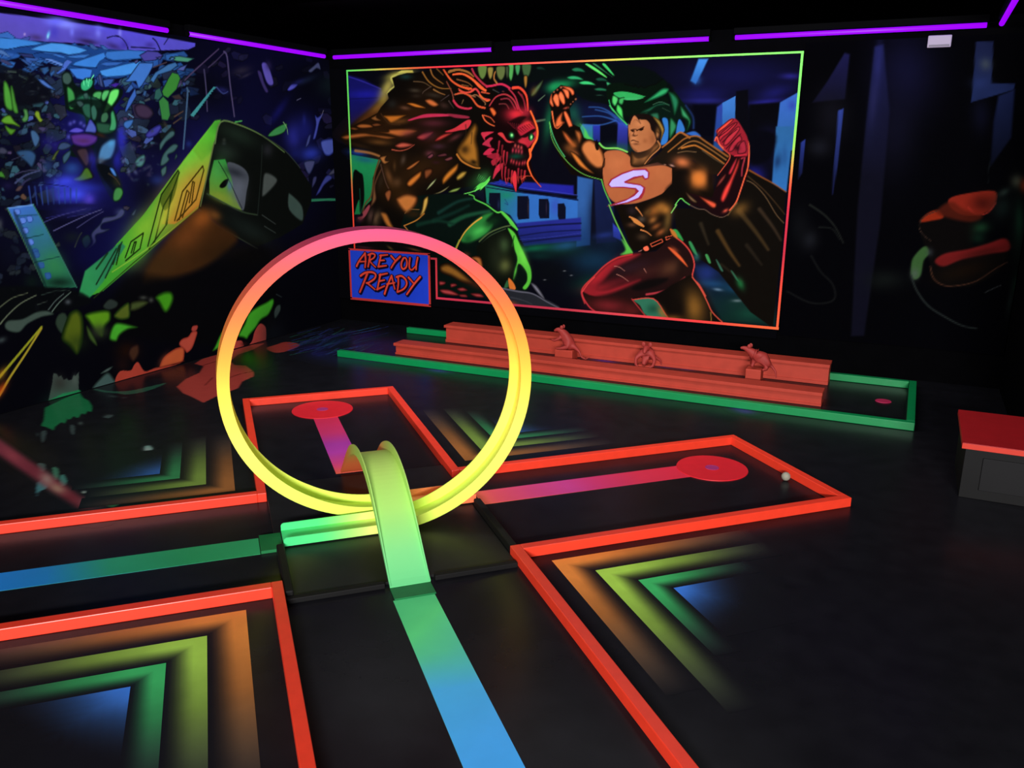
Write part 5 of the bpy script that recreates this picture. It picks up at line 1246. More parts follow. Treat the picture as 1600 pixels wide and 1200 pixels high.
m0;06070f,2c3c34;.0047,1,.0126;2391 847 -33 4 -3 58 47 -4 33 -21
m0;06070f,3a3448;.0044,.7779,.0116;2183 790 5 -8 -10 -6 -8 -4 -2 11 7 4
m0;06070f,2c4850;.0036,.7892,.0096;1843 952 0 -13 -5 -8 -15 -8 -12 4 3 15 12 13
m0;04040a,20203c;.0065,1,.0172;3198 708 4 -31 -46 -47 -25 20 4 38
m0;04040a,1c1c40;.0054,1,.0144;2815 1103 -17 -8 -30 10 7 8 25 0
m0;04040a,1a1a30;.0069,.8879,.0185;3388 655 -8 -9 -22 -7 -11 3 -6 9 14 7 25 3
m0;04040a,1a1a30;.0054,.5251,.0145;2798 1029 9 -14 -16 -19 -18 -4 -4 14 8 12
m0;04040a,241e44;.0054,.5243,.0143;2775 1025 0 -11 -24 -9 -22 -6 4 15 22 10
m0;04040a,20203c;.0052,.5084,.0138;2689 1014 -20 -10 -18 1 -22 9 29 15 28 0
m0;04040a,1c1c40;.0068,.7425,.018;3388 880 -13 -22 -25 -18 -10 4 -14 20 27 15
m0;04040a,1c1c40;.0058,.7366,.0155;2970 913 -42 7 -18 30 27 16 43 -13
m0;04040a,241e44;.0064,.7563,.017;3211 703 -57 -21 -84 21 27 35 72 -8
m0;04040a,20203c;.0067,.578,.018;3431 1015 -52 2 -18 23 12 17 51 9 10 -22
m0;04040a,1a1a30;.0051,.9278,.0136;2690 1146 -10 -9 -29 -15 -12 8 5 12 15 11
m0;04040a,1a1a30;.0058,.9401,.0155;3029 1083 -54 -17 -18 27 28 26 38 -2
m0;04040a,241e44;.005,.5293,.0133;2629 1100 -14 -7 -47 0 -21 20 34 16 30 6 25 -18
m0;04040a,1c1c40;.006,.6385,.016;3126 1110 6 -15 -54 -34 -28 -6 3 26 19 26
m0;04040a,1a1a30;.0066,.8697,.0176;3299 798 -5 -24 -18 -18 -45 -13 -13 30 42 19
m0;04040a,241e44;.0052,.8903,.0138;2732 1131 -27 -9 -27 10 0 9 13 13 32 -10
m0;04040a,1a1a30;.0063,.7339,.0167;3285 1185 -18 -19 -55 -22 -29 10 11 13 47 17
m0;04040a,241e44;.0064,.5724,.0171;3227 772 -19 -24 -45 -25 -52 20 18 15 69 21
m0;04040a,1c1c40;.0053,.7537,.0143;2831 1178 -11 -21 -53 7 -14 23 21 11 50 -8
m0;04040a,1c1c40;.0066,.5674,.0177;3405 981 -79 -22 -39 29 5 19 93 1
m0;04040a,1c1c40;.0069,1,.0184;3402 674 -50 18 -33 21 32 24 57 -31
m0;04040a,241e44;.0067,1,.0178;3386 922 -57 17 -35 47 68 0 46 -26
m0;04040a,1c1c40;.0063,.6929,.0168;3279 1203 -20 -11 -34 4 -6 11 9 12 34 -1
m0;04040a,1a1a30;.0059,.7449,.0157;3071 1164 -7 -14 -28 -9 -19 3 -3 14 17 4 29 11
m0;04040a,241e44;.0068,.8012,.0181;3364 790 -32 8 -8 23 -2 16 31 9 12 -8 11 -31
m0;04040a,241e44;.0052,.7233,.0139;2730 1124 5 -17 -11 -14 -29 -8 -3 18 25 16
m0;04040a,1a1a30;.0052,1,.0139;2762 1209 -3 -15 -15 -10 -17 -6 -11 1 0 12 24 18
m0;04040a,20203c;.005,.8889,.0133;2566 937 -21 -15 -32 3 0 13 21 8 22 -1
m0;04040a,1c1c40;.0067,.7658,.0179;3390 801 -79 7 -30 16 -20 36 40 17 46 -16 26 -24
m0;04040a,1a1a30;.0068,1,.018;3419 933 -19 -20 -58 -3 -18 8 32 19 37 7
m0;04040a,20203c;.0054,.7345,.0144;2859 1189 -9 -16 -30 -13 -26 4 5 18 22 8 35 5
m0;04040a,241e44;.0066,.9236,.0176;3398 1133 -33 -2 -20 8 -6 29 36 6 23 -24
m0;04050a,242c30;.004,.562,.0107;1952 627 0 -8 -5 -11 -17 -8 -1 9 -7 6 17 11
m0;04050a,242c30;.0038,.5221,.01;1797 568 12 -7 -14 -17 -14 -12 -3 20 11 18
m0;04050a,1c2838;.0037,.7656,.0099;1753 468 -4 -21 -20 -17 -7 11 -4 6 17 14
m0;04050a,202838;.0039,.9026,.0103;1862 487 -16 -10 -21 -2 -20 23 14 8 27 -1
m0;04050a,1c2838;.0038,.6603,.0102;1813 487 -8 -4 -15 14 -4 6 9 8 11 0 12 -17
m0;04050a,242c30;.004,.9944,.0106;1897 512 0 -10 -19 -3 -3 10 17 10
m0;04050a,242c30;.0038,.8137,.0102;1809 439 -20 -7 -18 9 10 17 17 -3
m0;04050a,202838;.0036,.7302,.0096;1671 397 -10 -8 -17 3 -6 8 13 4 15 -1
m0;04050a,1c2838;.0041,.7592,.011;2037 628 -6 -19 -38 -14 -27 4 16 22 26 10
m0;04050a,1c2838;.0038,.5579,.0101;1806 514 -8 -6 -19 8 0 7 0 9 11 2 10 -9
m0;04050a,1a2430;.004,.7892,.0106;1933 620 -10 0 -20 15 10 9 15 1 13 -18
m0;04050a,202838;.0036,.8943,.0096;1684 420 -21 -2 -20 10 3 8 7 17 11 -3 23 -15
m0;04050a,1c2838;.004,.8459,.0106;1954 667 -16 -5 -19 7 11 9 18 4
m0;04050a,242c30;.0036,.9315,.0097;1758 545 -14 -11 -27 10 -12 8 -4 12 25 4 21 -4
m0;04050a,242c30;.0037,.6774,.0098;1734 459 -8 -17 -19 -6 -10 9 17 18
m0;04050a,1c2838;.0038,.7612,.0101;1814 543 -3 -7 -14 -1 -6 5 4 8 18 3
m0;04050a,242c30;.0041,.6056,.011;2028 630 -20 -4 -15 -2 -16 12 19 9 20 2
m0;04050a,1a2430;.0037,.6842,.0098;1755 494 -18 -4 -15 24 5 11 24 -11
m0;04050a,1c2838;.0039,.9008,.0104;1859 485 9 -16 -10 -13 -18 -20 -15 15 5 18 20 13
m0;04050a,242c30;.0037,.9517,.0099;1720 381 -9 -4 -8 8 0 7 16 -4
m0;04050a,202838;.0036,.6431,.0096;1714 567 -10 -18 -16 0 -8 6 7 11 17 5
m0;04050a,242c30;.0041,.8005,.0109;2013 628 -8 -7 -23 2 -12 10 30 6
m0;04050a,1a2430;.0037,.8676,.01;1776 490 -5 -18 -3 -9 -28 -10 -7 9 4 17 27 19
m0;04050a,242c30;.0041,.6661,.0109;1898 307 -13 13 -11 23 13 4 13 -1 8 -26
m0;04050a,242c30;.0036,.4519,.0096;1727 571 -6 -6 -16 -5 -10 4 10 8 16 4
m0;04050a,202838;.0038,.7223,.01;1798 485 -14 -16 -12 5 -22 5 4 14 16 3 23 -7
m0;04050a,1c2838;.0037,.4404,.0099;1785 601 4 -10 -19 -11 -5 9 9 9
m0;04050a,1a2430;.004,.7063,.0107;1882 336 -5 -11 -21 -9 -19 5 13 13 16 8
m0;04050a,202838;.0041,.5634,.0108;1906 330 -19 10 -5 16 11 7 11 -14
m0;04050a,242c30;.0037,.961,.0099;1738 437 -11 -10 -22 2 0 12 22 4
m0;04050a,1a2430;.0036,.7552,.0095;1708 561 -13 6 -14 19 7 13 9 -3 17 -22
m0;04050a,202838;.0036,.4184,.0095;1698 570 8 -8 -22 -10 -9 -9 -7 16 11 9 10 9
m0;04050a,202838;.0038,.4642,.0101;1778 421 -23 8 -2 18 10 10 23 -18
m0;04050a,1c2838;.0036,.7372,.0096;1766 654 -30 -15 -27 2 5 21 34 3
m0;04050a,1a2430;.004,.6972,.0106;1882 473 -6 1 -8 9 2 8 15 -3 2 -9
m0;04050a,1c2838;.0039,.6827,.0104;1905 630 -10 -12 -34 8 7 15 31 -2
m0;04050a,202838;.0037,.5615,.0099;1743 436 -4 -7 -12 -7 -3 8 9 11
m0;04050a,1c2838;.0037,.7036,.0098;1752 521 -16 7 -4 10 5 11 12 3 7 -18
m0;04050a,1a2430;.0036,.5602,.0096;1677 420 5 -9 -6 -4 -16 -9 -7 0 7 14 12 15
m0;04050a,202838;.0041,.7862,.011;2037 676 2 -9 -15 -14 -8 5 7 15
m0;04050a,202838;.0039,.787,.0103;1787 301 -12 1 -1 23 13 14 7 -23
m0;04050a,1a2430;.0035,.4471,.0095;1703 619 -8 2 -9 10 5 11 19 -11
m0;04050a,202838;.004,.6129,.0106;1861 352 -1 -4 -10 -9 -7 3 1 7 8 8
m0;04050a,242c30;.0037,.9332,.0099;1747 443 -1 -10 -8 -5 -9 0 -9 3 11 11 9 2
m0;04050a,242c30;.0035,.8319,.0094;1697 599 -1 -6 -14 -2 -11 6 7 9 13 -1
m0;04050a,242c30;.0036,.6934,.0095;1687 490 -24 14 -3 20 12 10 14 -21
m0;04050a,1c2838;.0037,.6631,.01;1824 642 -11 -7 -14 1 0 8 14 3
b0;05060c;.7,3.342,-0.5236,0.3058,-6.591;1840 932
b0;05060c;.7,3.925,-0.6191,-0.01788,-4.325;1794 778
b0;05060c;.7,3.375,-0.4419,0.09463,-4.437;2359 867
b0;05060c;.7,3.152,-0.4839,-0.462,-8.211;1857 618
b0;05060c;.7,2.514,-0.3022,0.3466,-5.337;2600 1038
b0;05060c;.7,5.757,-0.7702,-0.2004,-5.487;2273 664
b0;05060c;.7,1.857,-0.1669,0.2618,-3.682;3224 1106
m0;06070f,2c3c58;.0037,.7973,.0098;1805 708 -12 1 -3 4 0 9 6 3 4 -3 8 -7
m0;06070f,34586c;.0038,.5414,.0102;1918 841 -1 -10 -7 -5 -7 1 1 3 7 10
m0;06070f,34606c;.0048,.9464,.0127;2477 1009 -3 -26 -25 -14 -25 4 28 32
m0;06070f,34606c;.0043,.7313,.0115;2254 1063 -18 -14 -23 -4 -2 7 18 14
m0;06070f,483c60;.0038,.5177,.0101;1923 899 -10 2 -7 21 13 3 5 2 5 -18
m0;06070f,34586c;.0036,.8086,.0095;1733 685 -6 0 -6 4 0 8 5 1 4 -1 3 -6
m0;06070f,4458a0;.0035,.9833,.0095;1824 1010 -7 -5 -6 -1 -7 2 2 4 6 1 7 1
m0;06070f,2c3c58;.0035,.8545,.0093;1778 971 4 -8 -10 -13 -13 -1 -2 6 11 14
m0;06070f,2c3c58;.0037,.514,.0098;1819 790 1 -6 -6 -6 -19 -6 2 6 2 9 14 8
m0;06070f,483c60;.0039,.835,.0104;2022 1024 -4 -18 -6 -12 -17 -5 0 16 10 7
m0;06070f,34606c;.0039,.6469,.0104;1923 685 -16 0 -13 16 14 7 15 -14
m0;06070f,2c3c58;.0039,.7027,.0103;1925 742 -6 -3 -7 4 -6 11 2 4 10 -4 8 -9
m0;06070f,34586c;.0037,.7939,.0098;1895 984 -2 -5 -17 -9 -4 5 -3 9 11 7 11 -3
m0;06070f,3c5878;.0035,.5364,.0093;1691 662 2 -5 -19 -5 -13 2 -2 7 4 8 20 -2
m0;06070f,34586c;.0036,.8441,.0097;1834 904 -6 -6 -9 6 -2 7 3 3 11 -3
m0;06070f,483c60;.0035,.6311,.0093;1714 766 -7 -1 -10 9 6 4 9 -6
m0;06070f,2c3c58;.0038,1,.01;1927 979 3 -8 -8 -12 -16 -9 -4 7 8 12 12 12
m0;06070f,34586c;.0035,.7503,.0094;1723 742 -6 -9 -10 5 -8 6 4 6 13 3
m0;06070f,483c60;.0038,.564,.0101;1890 767 -12 -2 -10 2 -9 9 7 8 9 1 8 -6
m0;06070f,3c5878;.0034,.9881,.0092;1752 982 -18 10 1 15 14 8 13 -15
m0;06070f,34586c;.0047,.6123,.0125;2439 1034 -14 -7 -17 6 -10 4 9 11 19 4 8 -8
m0;06070f,4458a0;.0035,.7952,.0094;1757 803 -11 -9 -15 7 -5 9 12 5 16 -7
m0;06070f,34606c;.0036,.8753,.0097;1784 762 9 -16 -29 -23 -8 15 13 24
m0;06070f,3c5878;.0049,1,.013;2524 1020 -16 1 -5 8 10 6 12 -3
m0;06070f,483c60;.0037,.9151,.01;1918 948 -16 4 -6 14 -1 15 21 -6 5 -14
m0;06070f,34586c;.0046,.5914,.0123;2398 1003 -7 -14 -17 -10 -17 0 -8 5 13 12 18 6
m0;06070f,2c3c58;.0046,.8814,.0124;2396 927 -21 2 -13 4 -6 11 13 22 18 -4 12 -23
m0;06070f,483c60;.0038,.7604,.0101;1880 743 -9 3 -4 8 0 7 11 0 7 -9
m0;06070f,34586c;.0036,.9525,.0096;1775 742 -3 -12 -17 -7 -3 8 7 11
m0;06070f,34606c;.0037,.6625,.0097;1844 885 -2 -8 -9 -20 -20 -3 1 11 15 22
m0;06070f,3c5878;.0036,.5182,.0097;1837 877 2 -15 -16 -10 -13 1 -10 5 5 9 17 7
m0;06070f,4458a0;.0038,1,.01;1918 948 -10 2 -3 9 4 8 8 -2 9 -9
m0;06070f,34606c;.0038,.612,.0101;1888 745 -13 -3 -28 6 7 15 29 -2
m0;06070f,34606c;.0037,1,.0099;1867 886 -8 -7 -11 0 2 8 11 3
m0;06070f,34606c;.0035,1,.0093;1777 968 -8 -4 -16 -1 -5 5 3 9 9 3 18 -7
m0;06070f,2c3c58;.0035,.9687,.0093;1737 849 -4 -7 -11 -5 0 6 1 6 11 2
m0;06070f,34586c;.0036,.7825,.0096;1778 775 -14 -18 -18 4 -3 8 19 7
m0;06070f,483c60;.0035,.6643,.0092;1719 806 0 -12 -15 -2 -17 -5 -6 10 11 8 21 10
m0;06070f,34606c;.0037,.6347,.0099;1910 953 -16 -14 -29 -2 -2 13 33 10
m0;06070f,3c5878;.0038,.761,.0102;1909 729 -17 -8 -18 9 8 6 13 2
m0;06070f,2c3c58;.0048,.8241,.0128;2487 986 -5 -9 -11 0 -11 2 -5 6 10 5 20 -1
m0;06070f,2c3c58;.0038,.7291,.0102;1981 1002 -3 -14 -10 -7 -17 -5 -6 10 15 9 10 8
m0;06070f,2c3c58;.0039,.8954,.0105;2050 1019 -8 -6 -16 0 -5 4 9 6 13 0
m0;06070f,4458a0;.0048,.8343,.0128;2512 1054 -10 -10 -24 -9 -8 10 10 13 28 2
m0;06070f,3c5878;.0045,.9509,.012;2308 866 -25 1 -25 5 0 15 3 12 21 -4 26 -11
m0;06070f,483c60;.0045,.5784,.012;2275 825 -8 -5 -21 -2 -1 4 12 8 16 0
m0;06070f,2c3c58;.0045,1,.0121;2295 834 6 -10 -8 -3 -13 -8 -7 7 7 6 6 9
m0;06070f,2c3c58;.0037,.98,.0098;1885 978 -4 -8 -17 -1 -16 2 -11 8 33 12 13 -2
m0;06070f,4458a0;.0046,.6663,.0124;2389 876 -31 -6 -26 7 -4 12 22 11 20 -7
m0;06070f,3c5878;.0038,.6908,.0101;1874 709 -9 -10 -9 -4 -11 2 -1 3 9 11 8 0
m0;06070f,3c5878;.0049,.7021,.0129;2527 1067 2 -7 -12 -12 -13 -1 -2 13 11 9
m0;06070f,3c5878;.0044,1,.0117;2205 759 -4 -2 -12 10 -1 23 12 -6 6 -3 5 -17
m0;06070f,483c60;.0038,.9358,.0101;1885 741 -14 -3 -15 16 -6 12 7 7 14 -6 13 -19
m0;06070f,34586c;.0047,.842,.0126;2419 905 -3 -12 -31 -22 -12 2 -9 10 32 20
m0;06070f,34586c;.0035,.6132,.0094;1720 679 -21 0 -26 12 13 9 31 -3
m0;06070f,3c5878;.0039,.8685,.0103;1932 774 0 -15 -19 -11 -11 8 13 15
m0;06070f,3c5878;.0044,.9879,.0118;2298 1010 -3 -5 -20 -5 -17 0 6 11 11 5 21 2
m0;06070f,4458a0;.0044,1,.0118;2255 858 -23 -7 -29 23 10 14 41 -12
m0;06070f,34606c;.0045,.9115,.0119;2303 948 -12 1 -12 9 -5 16 9 10 20 -6 13 -26
m0;06070f,34606c;.0035,.7531,.0094;1798 966 1 -6 -5 -6 -10 -1 0 5 11 10
m0;06070f,34606c;.0035,.6708,.0093;1722 715 -23 -5 -12 6 -8 9 14 4 21 -3
m0;06070f,2c3c58;.0047,.5718,.0126;2465 1065 -7 -10 -27 0 -6 8 28 9
m0;06070f,34586c;.0045,.8877,.0119;2347 1050 -20 -9 -33 11 -2 8 3 7 22 10 20 -7
m0;06070f,2c3c58;.0037,.8688,.0098;1800 714 -5 -10 -16 7 -7 8 3 5 17 2 15 -7
m0;06070f,483c60;.0044,.935,.0116;2230 896 -19 6 -3 5 -10 15 19 1 4 -2 9 -17
m0;06070f,34606c;.0048,.9482,.0127;2492 1050 2 -7 -28 -8 -10 4 -5 9 17 7 19 0
m0;06070f,483c60;.0047,.8434,.0126;2458 1045 -1 -13 -30 -2 -10 7 32 10
m0;06070f,3c5878;.0043,.8828,.0114;2245 1056 1 -11 -28 -16 -24 -9 5 17 8 12 28 10
m0;06070f,2c3c58;.0042,.6573,.0112;2190 1047 -2 -10 -17 -13 -6 4 -4 6 17 13
m0;06070f,34586c;.0046,1,.0123;2337 833 -16 -3 -9 -2 -3 5 -3 7 9 3 15 -2
m0;06070f,3c5878;.0039,.5698,.0104;1921 708 -2 -8 -8 -7 -12 1 1 10 11 7
m0;06070f,34586c;.0042,.6651,.0112;2202 1022 -16 -4 -24 -5 -18 16 9 9 18 6 25 -10
m0;06070f,483c60;.0036,.9734,.0095;1775 798 -6 -5 -15 5 -1 8 21 0
m0;06070f,2c3c58;.0037,1,.0098;1873 892 -14 -10 -27 -5 4 12 17 5
m0;06070f,34586c;.0036,.5815,.0095;1735 661 -9 -4 -4 3 -5 6 -4 7 16 -1 4 -5
m0;06070f,483c60;.0048,.7413,.0127;2489 1067 1 -14 -8 -10 -20 -12 1 19 8 15
m0;06070f,2c3c58;.0045,.8808,.012;2332 1000 -13 -8 -17 -1 -10 6 3 6 16 10 17 -7
m0;06070f,3c5878;.0035,.5489,.0094;1773 900 -4 -10 -10 -8 -11 -2 -4 6 5 5 17 8
m0;06070f,34606c;.0035,.971,.0094;1782 910 -10 -3 -14 1 -3 8 11 3 9 -1
m0;06070f,3c5878;.0038,.9682,.0101;1951 993 -8 -9 -23 1 3 6 12 6
m0;06070f,4458a0;.0035,.7963,.0094;1775 918 -10 -3 -6 8 -5 3 8 6 5 0 7 -7
m0;06070f,34606c;.0038,.8489,.0102;1957 907 -9 -2 -14 5 -3 9 5 3 10 3 11 -10
m0;06070f,34586c;.0038,.8239,.01;1914 951 6 -8 -10 -17 -10 -2 -11 -3 4 12 12 13
m0;06070f,3c5878;.0044,1,.0117;2244 896 1 -10 -18 -6 -3 7 5 11
m0;06070f,34586c;.0043,1,.0115;2261 1045 -7 -9 -31 -12 -15 15 15 14 28 5
m0;06070f,2c3c58;.0038,.7211,.01;1840 679 -3 -9 -9 -8 -10 -4 -2 6 7 10 8 9
m0;06070f,4458a0;.0037,1,.0098;1864 913 -1 -12 -15 -6 -12 -2 5 13 9 8
m0;06070f,34586c;.0036,1,.0096;1856 1007 -7 -10 -3 -3 -12 -1 -1 6 5 4 11 4
m0;06070f,3c5878;.0037,.7646,.0097;1782 670 -1 -6 -14 -4 -6 -2 -7 4 10 9 8 3
m0;06070f,2c3c58;.0037,.8763,.0098;1874 912 -25 0 -7 8 10 11 17 -5
m0;06070f,34586c;.0045,.5422,.0119;2317 1011 -13 -5 -17 6 -1 10 10 8 13 -7
m0;06070f,4458a0;.0046,.9816,.0122;2330 863 -3 -15 -35 -19 -15 7 14 18 20 8
m0;06070f,3c5878;.004,.6768,.0106;2060 971 -23 2 -17 14 -1 14 37 -8
f0;1c4488;.0125,1;1714 1122 75 11 147 3 158 5 161 1 -6 -89 -138 -11 -89 18 -110 26 -129 8 -73 2
m0;16386c,3c86d8;.0039,1,.0101;1715 1131 74 2 51 4 53 -1 49 -2 -43 -12 -49 -9 -25 -11 -26 -2 -88 7
m0;16386c,4c9cec;.0042,1,.011;1878 1109 35 15 46 14 40 2 44 -2 52 -9 -35 -14 -43 -9 -28 4 -57 -3
m0;16386c,3c78d0;.0042,1,.0109;1971 1107 -39 0 -28 -5 50 0 27 -7 28 -2 -10 9
m0;16386c,3a78cc;.0044,1,.0113;2005 1102 55 11 49 7 -33 -18 -36 -4 -30 0
m0;16386c,3c86e0;.0045,1,.0116;2021 1075 17 13 38 14 79 28 7 -18 -28 -15 -19 -22 -43 -1
m0;16386c,3878cc;.0047,1,.0123;2157 1122 8 11 90 14 105 6 -10 -23 -65 -11 -95 -14 -29 5
m0;16386c,3468bc;.0046,1,.012;2124 1089 33 10 86 8 -42 -17 -43 -6
m0;16386c,4696ea;.0047,1,.0123;2127 1069 53 14 55 16 67 16 23 -14 -24 -23 -71 -19 -77 -10 -19 5
m0;16386c,3c80e0;.0044,1,.0115;2011 1066 61 6 30 -3 -13 -29 -29 -7 -24 3 -18 19
m0;16386c,5c88d8;.0042,1,.0109;1916 1089 36 1 41 -11 1 -12 -28 3 -33 9
m0;16386c,4c70d0;.0043,1,.0111;1997 1085 12 8 23 -5 -13 -9 -20 -19 -29 -16 -11 1 23 16
m0;16386c,3c60a0;.0045,1,.0116;2099 1151 15 -1 23 -15 -20 -4 -14 6
m0;16386c,3c68b0;.0046,1,.0119;2139 1151 19 -1 23 -13 -26 -2
m0;16386c,4a72b0;.0039,1,.01;1784 1101 14 -5 20 -16 -10 -1 -22 7 -20 0
m0;16386c,3c5c98;.004,1,.0105;1842 1080 15 -1 29 -21 20 -12 -15 5 -28 14
m0;0c1830,2c5088;.0041,1,.0106;1878 1076 22 0 26 -10 -26 -4
m0;0c1830,2c5890;.0041,1,.0108;1905 1057 32 8 4 -12 -20 -16 -9 9
m0;16386c,34609c;.0042,1,.0109;1939 1044 19 13 1 -9 -16 -14
m0;16386c,4c74c0;.0042,1,.0108;1892 1026 22 -4 25 -17 15 -11 -27 5 -21 11
m0;0c1830,2c4c74;.0042,1,.0108;1915 1032 17 -1 -4 -8 -9 1
m0;16386c,3a3c64;.0039,1,.0101;1780 1076 24 -7 19 -12 -21 -2 -24 10
m0;0c1830,2c3c60;.004,1,.0105;1850 1064 25 -12 6 -8 -18 5
m0;0c1830,2a3468;.004,1,.0104;1836 1095 51 3 9 -13 -38 -1
m0;0c1830,2c50a0;.0046,1,.0121;2139 1044 36 6 14 -18 -25 -17 -20 14
m0;0c1830,2c4488;.0046,1,.0119;2111 1047 27 7 0 -38 -21 6
s1;0a1c48;.004,.9,.0051,.004;1799 1100 53 13 47 9
s1;0a1c48;.0042,.9,.0054,.0042;1895 1099 37 8 57 2 28 -4
s1;0a1c48;.0044,.9,.0058,.0044;2021 1075 51 -2 47 3
s1;0a1c48;.0047,.9,.0061,.0047;2155 1112 28 -9 67 7
s1;0a1c48;.0042,.9,.0054,.0042;1913 1089 53 -14 25 -8
f1;0a0c14;.0198,.9;1703 1056 74 2 29 -7 46 -5 30 -14 34 -29 21 -10 -28 -38 -152 -20 -73 8
b0;2c3444;.7,50.24,38.74,144.7,-206.2;1804 1037
b0;20262c;.7,87,8.197,36.04,-138.5;1858 1024
b0;2a3038;.7,44.1,-27.88,-76.26,-223.8;1793 1036
b0;2a3038;.7,73.64,-62.15,-55.04,-98.31;1806 1022
b0;20262c;.7,45.72,-5.927,12.43,-163.8;1906 971
b0;182420;.7,87.47,-107.4,-61.45,-60.3;1804 1024
b0;182420;.7,46.34,-54.96,-59.3,-64.28;1857 1023
b0;182420;.7,68.03,2.26,45.1,-210.2;1848 1012
b0;20262c;.7,65.12,-25.42,-9.207,-91.34;1910 1051
b0;2a3038;.7,42.17,-7.625,8.609,-195.9;1870 986
b0;182420;.7,96.98,-51.07,-35.23,-138.4;1790 987
b0;182420;.7,101.3,20.53,79.72,-239;1875 1034
b0;2a3038;.7,99.91,6.803,22.82,-100.2;1893 996
b0;20262c;.7,42.89,-36.25,-45.16,-77.59;1764 1011
b0;182420;.7,71.51,-48.07,-59.25,-175.1;1939 1056
b0;20262c;.7,79.14,-19.11,-1.686,-192;1907 972
b0;2a3038;.7,63.05,42.32,156.7,-241.3;1782 1010
b0;182420;.7,44.67,-10.49,-0.164,-133.9;1782 973
b0;20262c;.7,110.4,35.67,100.1,-240.3;1787 961
b0;20262c;.7,59.47,0.1925,26.08,-132.6;1883 1039
b0;182420;.7,30.68,-54.65,-118.9,-62.57;1758 967
b0;2c3444;.7,66.03,-15.97,2.009,-191.3;1845 1027
b0;2a3038;.7,60.58,8.761,72.57,-251.5;1874 1012
b0;2a3038;.7,71.92,-0.8676,36.3,-188.5;1804 1027
b0;20262c;.7,29.15,-40.74,-93.75,-82.82;1921 1026
b0;20262c;.7,59.19,14.25,77.35,-224.3;1870 977
s1;3c4c44;.0055,1,.0078,.0078;1799 1039 26 0
s1;2c3838;.0056,1,.0096,.0064;1834 1030 22 -10
m1;1c4014,4c9c38;.0039,1,.0196;1778 1003 13 3 8 -34 -2 -46 -24 12
m1;1c4014,468c34;.004,1,.0158;1799 991 8 3 4 -40 3 -35 -17 7
m0;0a1228,4a46a0;.005,1,.014;2301 1134 38 19 47 2 27 -13 -43 -20 -50 -8
m0;0a1228,4c508c;.0049,1,.0136;2270 1110 22 10 6 -8 -15 -9
m0;0a1228,4078cc;.0049,1,.0137;2220 1040 22 12 56 58 64 5 -5 -16 -22 -29 -34 -38 -19 -14 -7 26 -35 -5
m0;0a1228,3460ac;.0048,1,.0135;2222 1003 16 20 16 14 11 -15 -23 -18
m0;0a1228,3c68bc;.0049,1,.0136;2214 947 18 33 37 45 3 -29 -29 -34 -27 -28
m0;0a1228,3c70a8;.0051,1,.0144;2336 1054 29 29 63 33 36 11 14 -12 -38 -23 -61 -19 -26 -29
m0;0a1228,3c5c5c;.005,1,.014;2322 1028 13 18 13 -13 -20 -15
m0;0a1228,4c9878;.0053,1,.0148;2434 1133 9 10 43 7 78 -2 -38 -18 -51 -2
m0;0a1228,5a90c8;.0052,1,.0146;2438 1136 16 7 15 -4 -24 -11
m0;0a1228,5060a8;.0053,1,.0149;2456 1096 33 17 36 12 -23 -28
m0;0a1228,388434;.0052,1,.0146;2386 1019 36 47 22 24 30 -4 9 -16 -24 -41 -46 -34 -22 8
m0;0a1228,2c5c54;.0051,1,.0143;2346 989 11 33 23 10 11 -29 -24 -18
m0;0a1228,347c3c;.0052,1,.0145;2367 985 24 18 24 -19 2 -48 -14 -20 -30 2
m0;0a1228,345888;.005,1,.0139;2297 1002 10 17 13 -4 -10 -23
m0;0a1228,444c50;.005,1,.014;2295 983 34 13 5 -11 -26 -9
m0;0a1228,4c4c98;.0051,1,.0142;2372 1133 37 9 -16 -16
m0;0a1228,2c2640;.0049,1,.0138;2244 967 36 7 33 -14 -20 -45 -42 4
m0;0a1228,3458a8;.0046,1,.013;2135 1039 21 6 32 3 -23 -28 -24 -6
m0;0a1228,4428a0;.0047,1,.0132;2159 1025 27 10 27 -1 -29 -18
m0;0a1228,342a2c;.0053,1,.0148;2425 1005 44 11 20 -22 -42 -2
m0;0a1228,3c4c80;.0046,1,.0128;2119 1055 13 4 6 -46 -15 5
s1;4a3c44;.0071,1,.0081,.0071;2360 1099 62 22
s1;040408;.0094,.7,.0094,.0094;2236 1057 -42 -14 -15 -11
s1;4a3c5c;.0072,1,.011,.0088;2503 1066 59 42 130 87
s1;403654;.0074,1,.0091,.0073;2628 1121 41 26 49 36
s1;4c4468;.0076,1,.0176,.0141;2719 1187 15 -18 5 -105 10 -119
s1;403c5c;.0073,1,.0146,.0117;2605 1111 2 -75 -4 -77
s1;3c5878;.007,1,.0184,.0147;2510 1037 -2 -30 -44 -190
f0;3c8c90;.0056,1;2513 940 134 112 14 -1 -130 -116
s1;06101c;.0044,1,.0088,.0055;2536 939 6 4
s1;06101c;.0044,1,.0089,.0055;2546 948 6 4
s1;06101c;.0044,1,.0089,.0056;2556 956 5 4
s1;06101c;.0045,1,.0089,.0056;2565 965 6 4
s1;06101c;.0045,1,.0089,.0056;2575 974 6 4
s1;06101c;.0045,1,.009,.0056;2584 983 6 4
s1;06101c;.0045,1,.009,.0056;2594 992 6 4
s1;06101c;.0045,1,.009,.0056;2604 1001 6 4
s1;06101c;.0045,1,.009,.0057;2614 1010 6 4
s1;06101c;.0045,1,.0091,.0057;2623 1019 6 4
s1;06101c;.0045,1,.0091,.0057;2633 1028 6 4
s1;06101c;.0046,1,.0091,.0057;2643 1037 6 4
s1;3c4c80;.0081,1,.0116,.0058;2664 1051 31 -21 29 9
b0;2a2c78;.6,14.29,-8.896,-7.485,-38.95;2696 1042
m1;1c184c,6258b8;.0064,1,.0191;2930 1159 27 11 23 -23 20 -57 -27 -12 -24 21
